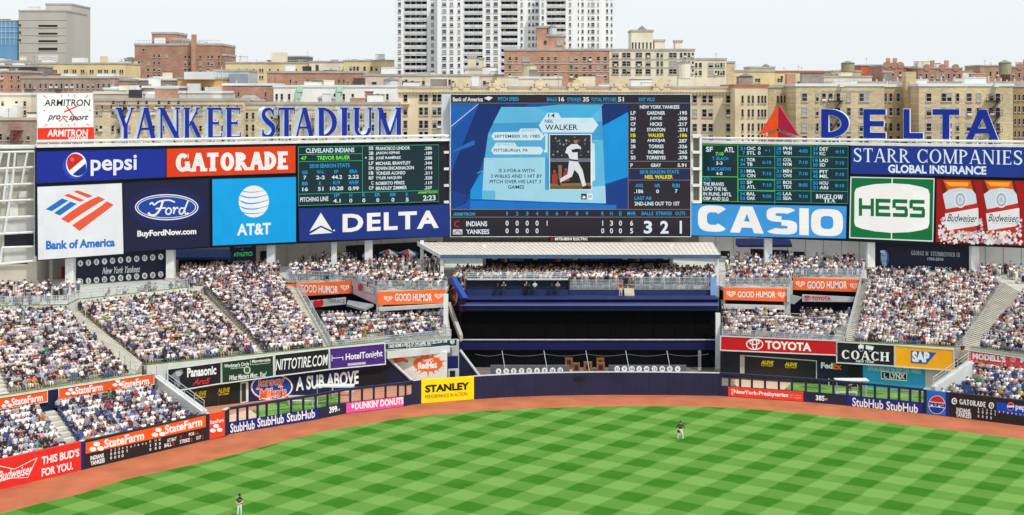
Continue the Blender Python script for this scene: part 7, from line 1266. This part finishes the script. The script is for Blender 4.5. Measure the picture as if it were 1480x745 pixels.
LOW = {(k, a): tmpl(k, a, 0) for k, a in (('sit', 'rest'), ('sit', 'clap'), ('sit', 'up'), ('stand', 'side'), ('stand', 'fold'), ('stand', 'rest'))}
MID = {(k, a): tmpl(k, a, 1) for k, a in (('sit', 'rest'), ('sit', 'clap'), ('sit', 'up'), ('stand', 'side'), ('stand', 'fold'))}
# standing spots on concourse, decks and walkways
def stand_spots(poly, n, z, key, faceyaw=0, jitter=.5, arms=True, sit=0.0):
    xs = [p.x for p in poly]; ys = [p.y for p in poly]; pts = []; tries = 0
    def inside(x, y):
        c = False; k = len(poly)
        for i in range(k):
            a, b = poly[i], poly[i-1]
            if (a.y > y) != (b.y > y) and x < (b.x-a.x)*(y-a.y)/(b.y-a.y)+a.x: c = not c
        return c
    while len(pts) < n and tries < n*60:
        tries += 1; x, y = rp.uniform(min(xs), max(xs)), rp.uniform(min(ys), max(ys))
        if inside(x, y) and all((x-a)**2+(y-b)**2 > .16 for a, b in pts[-400:]): pts.append((x, y))
    for x, y in pts: SPOTS.append((Vector((x, y, z)), faceyaw+rp.uniform(-jitter, jitter), key, 0, 'sit' if rp.random() < sit else 'stand'))
bq = lambda u, D: P(u, VH, D)
stand_spots([bq(675, 176), bq(1030, 176), bq(1030, 183), bq(660, 183)], 430, ZC, 'deck')
stand_spots([bq(655, 174.2), bq(1034, 174.2), bq(1034, 176.5), bq(655, 176.5)], 170, ZC, 'deck')
stand_spots([bq(416, 181), bq(505, 178.6), bq(545, 171.2), bq(640, 171), bq(640, 176), bq(520, 186), bq(420, 188)], 300, ZC, 'ltop', 0, .6, True, .45)
stand_spots([bq(430, 189), bq(640, 184), bq(640, 196), bq(440, 198)], 120, ZC, 'ltop', 0, 2.2)
stand_spots([bq(1048, 173.6), bq(1139, 173.6), bq(1148, 182.6), bq(1243, 182.6), bq(1243, 188), bq(1060, 186)], 270, ZC, 'rtop', 0, .6, True, .45)
stand_spots([bq(1050, 187), bq(1250, 189), bq(1250, 195), bq(1050, 199)], 80, ZC, 'rtop', 0, 2.2)
stand_spots([A_BL+Vector((0, 1.2, 0)), A_BR+Vector((-2, 1.2, 0)), A_BR+Vector((-2, 13, 0)), A_BL+Vector((0, 13, 0))], 110, ZC, 'walk')
stand_spots([B_BL+Vector((0, 1.2, 0)), B_BR+Vector((-1, 1.2, 0)), B_BR+Vector((-1, 3, 0)), B_BL+Vector((0, 3, 0))], 16, ZC, 'walk', 0, 1, True, .5)
stand_spots([bq(262, 174), C_BL, C_BR, bq(400, 190), bq(262, 185)], 190, ZC, 'walk', 0, .9)
stand_spots([bq(1246, 183), D_BL+Vector((0, .4, 0)), D_BR+Vector((0, .4, 0)), D_BR+Vector((0, 1.6, 0)), D_BL+Vector((0, 1.6, 0))], 34, ZC, 'walk', 0, .8)
stand_spots([bq(1412, 183), bq(1452, 180), bq(1475, 174), bq(1530, 172), bq(1530, 180), bq(1460, 187), bq(1412, 186)], 60, ZC, 'walk', 0, .8)
# ---- which of them are people of their own: the 300 nearest
SPOTS = [s_ for s_ in SPOTS if abs((s_[0].x*F/s_[0].y)) < 930]
order = sorted((i for i in range(len(SPOTS)) if abs(SPOTS[i][0].x*F/SPOTS[i][0].y) < 745), key=lambda i: SPOTS[i][0].length)
near = set(order[:300]); lowers = [i for i in order[:300]]
ORD = ['front row', 'second row', 'third row', 'fourth row', 'fifth row', 'sixth row', 'seventh row', 'eighth row', 'back row', 'top row']
used = {}; VAR = {}
WHERE = {'L': 'of the lower left seats behind the wall scoreboard', 'R': 'of the lower right seats', 'A': 'of the left edge bleachers', 'TL': 'of the left lower terrace', 'TR': 'of the right lower terrace'}
for i in lowers:
    pos, yaw, key, row, ps = SPOTS[i]; best = None
    for _ in range(60):
        s_, h_, p_, cols = palette(); arms = rp.choices(['rest', 'clap', 'up'], [8, 2, .25])[0] if ps == 'sit' else rp.choice(['side', 'fold'])
        kk = (s_[0], h_[0], p_[0], arms, key, row)
        if kk not in used: break
    used[kk] = 1; vk = (s_[0], h_[0], p_[0], arms, ps)
    if vk not in VAR: me, reg = MID[(ps, arms)]; me = me.copy(); me.materials.clear(); me.materials.append(CM); colour(me, reg, cols); me.name = 'spectator'; VAR[vk] = me
    ob = bpy.data.objects.new('person', VAR[vk]); COL.objects.link(ob); ob.location = pos; ob.rotation_euler = (0, 0, yaw+rp.uniform(-.3, .3)); sc = rp.uniform(.92, 1.06); ob.scale = (sc, sc, sc)
    act = {'rest': '', 'clap': ' with hands together', 'up': ' with both arms raised', 'side': '', 'fold': ' with folded arms'}[arms]
    tag(ob, ('spectator with %s in %s shirt and %s%s, %s %s' % (h_[0], s_[0], p_[0], act, ORD[min(row, 9)], WHERE.get(key, 'of the stand'))), 'person', 'spectators in the nearest seats')
    w_ = ob['label'].split()
    if len(w_) > 16: ob['label'] = ('%s, %s top, %s%s, %s %s' % (h_[0], s_[0], p_[0], {'rest': '', 'clap': ', hands together', 'up': ', arms raised', 'side': '', 'fold': ', arms folded'}[arms], ORD[min(row, 9)], WHERE.get(key, 'of the stand').replace(' behind the wall scoreboard', '').replace('of the', 'in the')))
VV = []; FF = []; CC = []; n0 = 0; TD_ = {}
for k, (me, reg) in LOW.items():
    v = np.array([tuple(x.co) for x in me.vertices]); f = [tuple(p.vertices) for p in me.polygons]; fl = np.array([len(x) for x in f]); TD_[k] = (v, f, fl, reg)
LV = []; PV = []
for i, (pos, yaw, key, row, ps) in enumerate(SPOTS):
    if i in near: continue
    arms = rp.choices(['rest', 'clap', 'up'], [8, 2, .2])[0] if ps == 'sit' else rp.choice(['side', 'fold', 'rest'])
    v, f, fl, reg = TD_[(ps, arms)]; s_, h_, p_, cols = palette(); sc = rp.uniform(.84, 1.03); a = yaw+rp.uniform(-.3, .3); c, s2 = math.cos(a)*sc, math.sin(a)*sc
    q = np.empty_like(v); q[:, 0] = v[:, 0]*c-v[:, 1]*s2+pos.x; q[:, 1] = v[:, 0]*s2+v[:, 1]*c+pos.y; q[:, 2] = v[:, 2]*sc+pos.z
    VV.append(q); PV.append(np.concatenate([np.array(x)+n0 for x in f])); LV.append(fl); CC.append(np.array(cols)[reg]); n0 += len(v)
V = np.concatenate(VV); L = np.concatenate(LV); I = np.concatenate(PV); C = np.concatenate(CC)
me = bpy.data.meshes.new('crowd'); me.vertices.add(len(V)); me.vertices.foreach_set('co', V.ravel()); me.loops.add(len(I)); me.loops.foreach_set('vertex_index', I.astype(np.int32)); me.polygons.add(len(L)); me.polygons.foreach_set('loop_start', np.concatenate([[0], np.cumsum(L)[:-1]]).astype(np.int32)); me.polygons.foreach_set('loop_total', L.astype(np.int32)); me.update(calc_edges=True)
at = me.attributes.new('col', 'FLOAT_COLOR', 'FACE'); c4_ = np.ones((len(L), 4), np.float32); c4_[:, :3] = C; at.data.foreach_set('color', c4_.ravel()); me.materials.append(CM)
ob = bpy.data.objects.new('crowd', me); COL.objects.link(ob); tag(ob, 'dense crowd of small distant spectators filling the bleachers, terraces and centre deck', 'crowd', kind='stuff')
print('SPOTS', len(SPOTS), 'crowd faces', len(L))
# ---------------------------------------------------------------- single figures
def figure(label, pos, yaw, arms, cols, cap=None, kind='field', glove=None, sub=2, brim=True):
    J, E = body(kind, arms); 
    me = skin_mesh(J, E, sub); reg = regions(me, J, E); colour(me, reg, cols); me.materials.clear(); me.materials.append(CM)
    ob = bpy.data.objects.new('person', me); COL.objects.link(ob); ob.location = pos; ob.rotation_euler = (0, 0, yaw); tag(ob, label, 'person')
    z = .95+.66
    def child(mb, nm, m): o = mb.build(nm, m); o.parent = ob; return o
    if cap:
        mb = MB(); mb.tube((0, .0, z+.1), (0, .0, z+.2), .112, 14, None, .07); mb.hexa([(-.08, -.2, z+.1), (.08, -.2, z+.1), (.1, -.08, z+.11), (-.1, -.08, z+.11)], [(-.08, -.2, z+.115), (.08, -.2, z+.115), (.1, -.08, z+.13), (-.1, -.08, z+.13)]); child(mb, 'cap', cap)
    mb = MB(); mb.box(-.045, -.02, -.108, -.098, z+.03, z+.045); mb.box(.02, .045, -.108, -.098, z+.03, z+.045); child(mb, 'eyes', DK)
    if glove:
        h = [J[e[1]][0] for e in E if J[e[1]][2] == 'skin'][glove]; mb = MB(); h = Vector(h)
        mb.tube(h+Vector((0, -.02, -.02)), h+Vector((.02, -.05, -.2)), .07, 10, None, .12); [mb.tube(h+Vector((.02+dx, -.06, -.17)), h+Vector((.02+dx*1.4, -.09, -.29)), .03, 6, None, .02) for dx in (-.09, -.045, 0, .045, .09)]; mb.tube(h+Vector((.05, -.06, -.06)), h+Vector((.15, -.1, -.14)), .03, 6, None, .024); child(mb, 'glove', M((40, 30, 26), .6, .1, 3, key='glove'))
    return ob
FCOL = [lin((214, 216, 218)), lin((30, 30, 40)), lin((214, 170, 140)), lin((34, 28, 26)), lin((214, 216, 218)), lin((28, 28, 30))]
CAPM = M((24, 24, 34), .7, .05, 3, key='cap')
def emblem_on(ob, z, wd, ht, txt, m):
    v, f = text2d(txt, .03, 0, 1, False); mb = MB(); mb.v = [((a[0]-.5)*wd, -.152-.0*a[1], z+a[1]*ht) for a in v]; mb.f = list(f); mb.m = [0]*len(f); o = mb.build('shirt_lettering', m); o.parent = ob
f1 = figure('outfielder in black shirt and pale trousers standing with legs apart and hand on hip', G(983.5, 636), -.1, 'hips', FCOL, CAPM, 'field', 2); emblem_on(f1, 1.32, .26, .07, 'INDIANS', paint((220, 120, 120)))
f2 = figure('outfielder in black shirt and pale trousers at the bottom edge, arms folded at the waist', G(346, 747.5), .5, 'fold', FCOL, CAPM, 'stand', 1); emblem_on(f2, 1.32, .26, .07, 'INDIANS', paint((220, 190, 200)))
rs = [lin((206, 196, 170)), lin((196, 30, 44)), lin((206, 160, 130)), lin((180, 40, 48)), lin((206, 196, 170)), lin((40, 40, 44))]
pp = P(897, VH, 171.4); figure('steward in red shirt and beige trousers on the blue ledge below the deck stairs', Vector((pp.x, pp.y, 8.5)), 0, 'side', rs, None, 'stand')
for u, D, c, lab in ((728, 172.3, (30, 34, 46), 'camera operator in dark clothes at the left of the camera bay'), (773, 172.3, (190, 200, 210), 'camera operator in pale shirt in the middle of the camera bay'), (806, 172.3, (120, 126, 136), 'camera operator in grey shirt at the right of the camera bay'), (761, 172.5, (60, 66, 80), 'camera operator in slate shirt bending left of the pale shirted one')):
    p = P(u, VH, D); cl = [lin((40, 42, 50)), lin(c), lin((206, 160, 130)), lin((50, 40, 34)), lin((40, 42, 50)), lin((30, 30, 30))]; figure(lab, Vector((p.x, p.y, 8.5)), .2, 'clap', cl, None, 'stand', None, 1)
    if u != 761:
        t = thing('broadcast_camera', 'black broadcast camera on tripod %s' % {728: 'at the left of the camera bay', 773: 'in the middle of the camera bay', 806: 'at the right of the camera bay'}[u], 'camera', (p.x-.7, p.y, 8.5)); mb = MB(); x, y = p.x-.7, p.y-.2; mb.box(x-.18, x+.18, y-.4, y+.4, 9.65, 10.0); mb.build('camera_body', BLACK, t); mb = MB(); mb.tube((x, y-.4, 9.82), (x, y-.8, 9.82), .12, 10, None, .15); mb.build('lens', M((60, 62, 70), .4, .1, 2, key='lens'), t)
        for a in (0, 2.1, 4.2): mb = MB(); mb.tube((x, y, 9.65), (x+.45*math.cos(a), y+.45*math.sin(a), 8.5), .03, 5); mb.build('leg', BLACK, t)
for u, v, c, lab, k in ((1228, 571, (40, 46, 70), 'left one of two men in navy jackets standing at the bench in the right bullpen', 'fold'), (1243, 572, (30, 36, 60), 'right one of two men in navy jackets standing at the bench in the right bullpen', 'side'), (529, 560, (60, 66, 84), 'bullpen player in slate shirt standing in the dark opening, left one', 'side'), (545, 558, (170, 150, 140), 'bullpen player in beige shirt standing in the dark opening, right one', 'fold')):
    cl = [lin((60, 62, 76)), lin(c), lin((206, 160, 130)), lin((36, 40, 66)), lin((60, 62, 76)), lin((30, 30, 30))]; figure(lab, G(u, v), 0, k, cl, CAPM, 'stand', None, 1)
for (u, D, z, c, lab) in ((79.5, 136.2, 4.0, (60, 120, 200), 'steward in bright blue shirt standing at the top of the lower left aisle'), (1391, 153.3, 4.3, (34, 34, 44), 'steward in dark shirt standing at the top of the right ramp')):
    p = P(u, VH, D); cl = [lin((180, 160, 130)), lin(c), lin((206, 160, 130)), lin((40, 34, 30)), lin((180, 160, 130)), lin((30, 30, 30))]; figure(lab, Vector((p.x, p.y, z)), 0, 'side', cl, None, 'stand', None, 1)
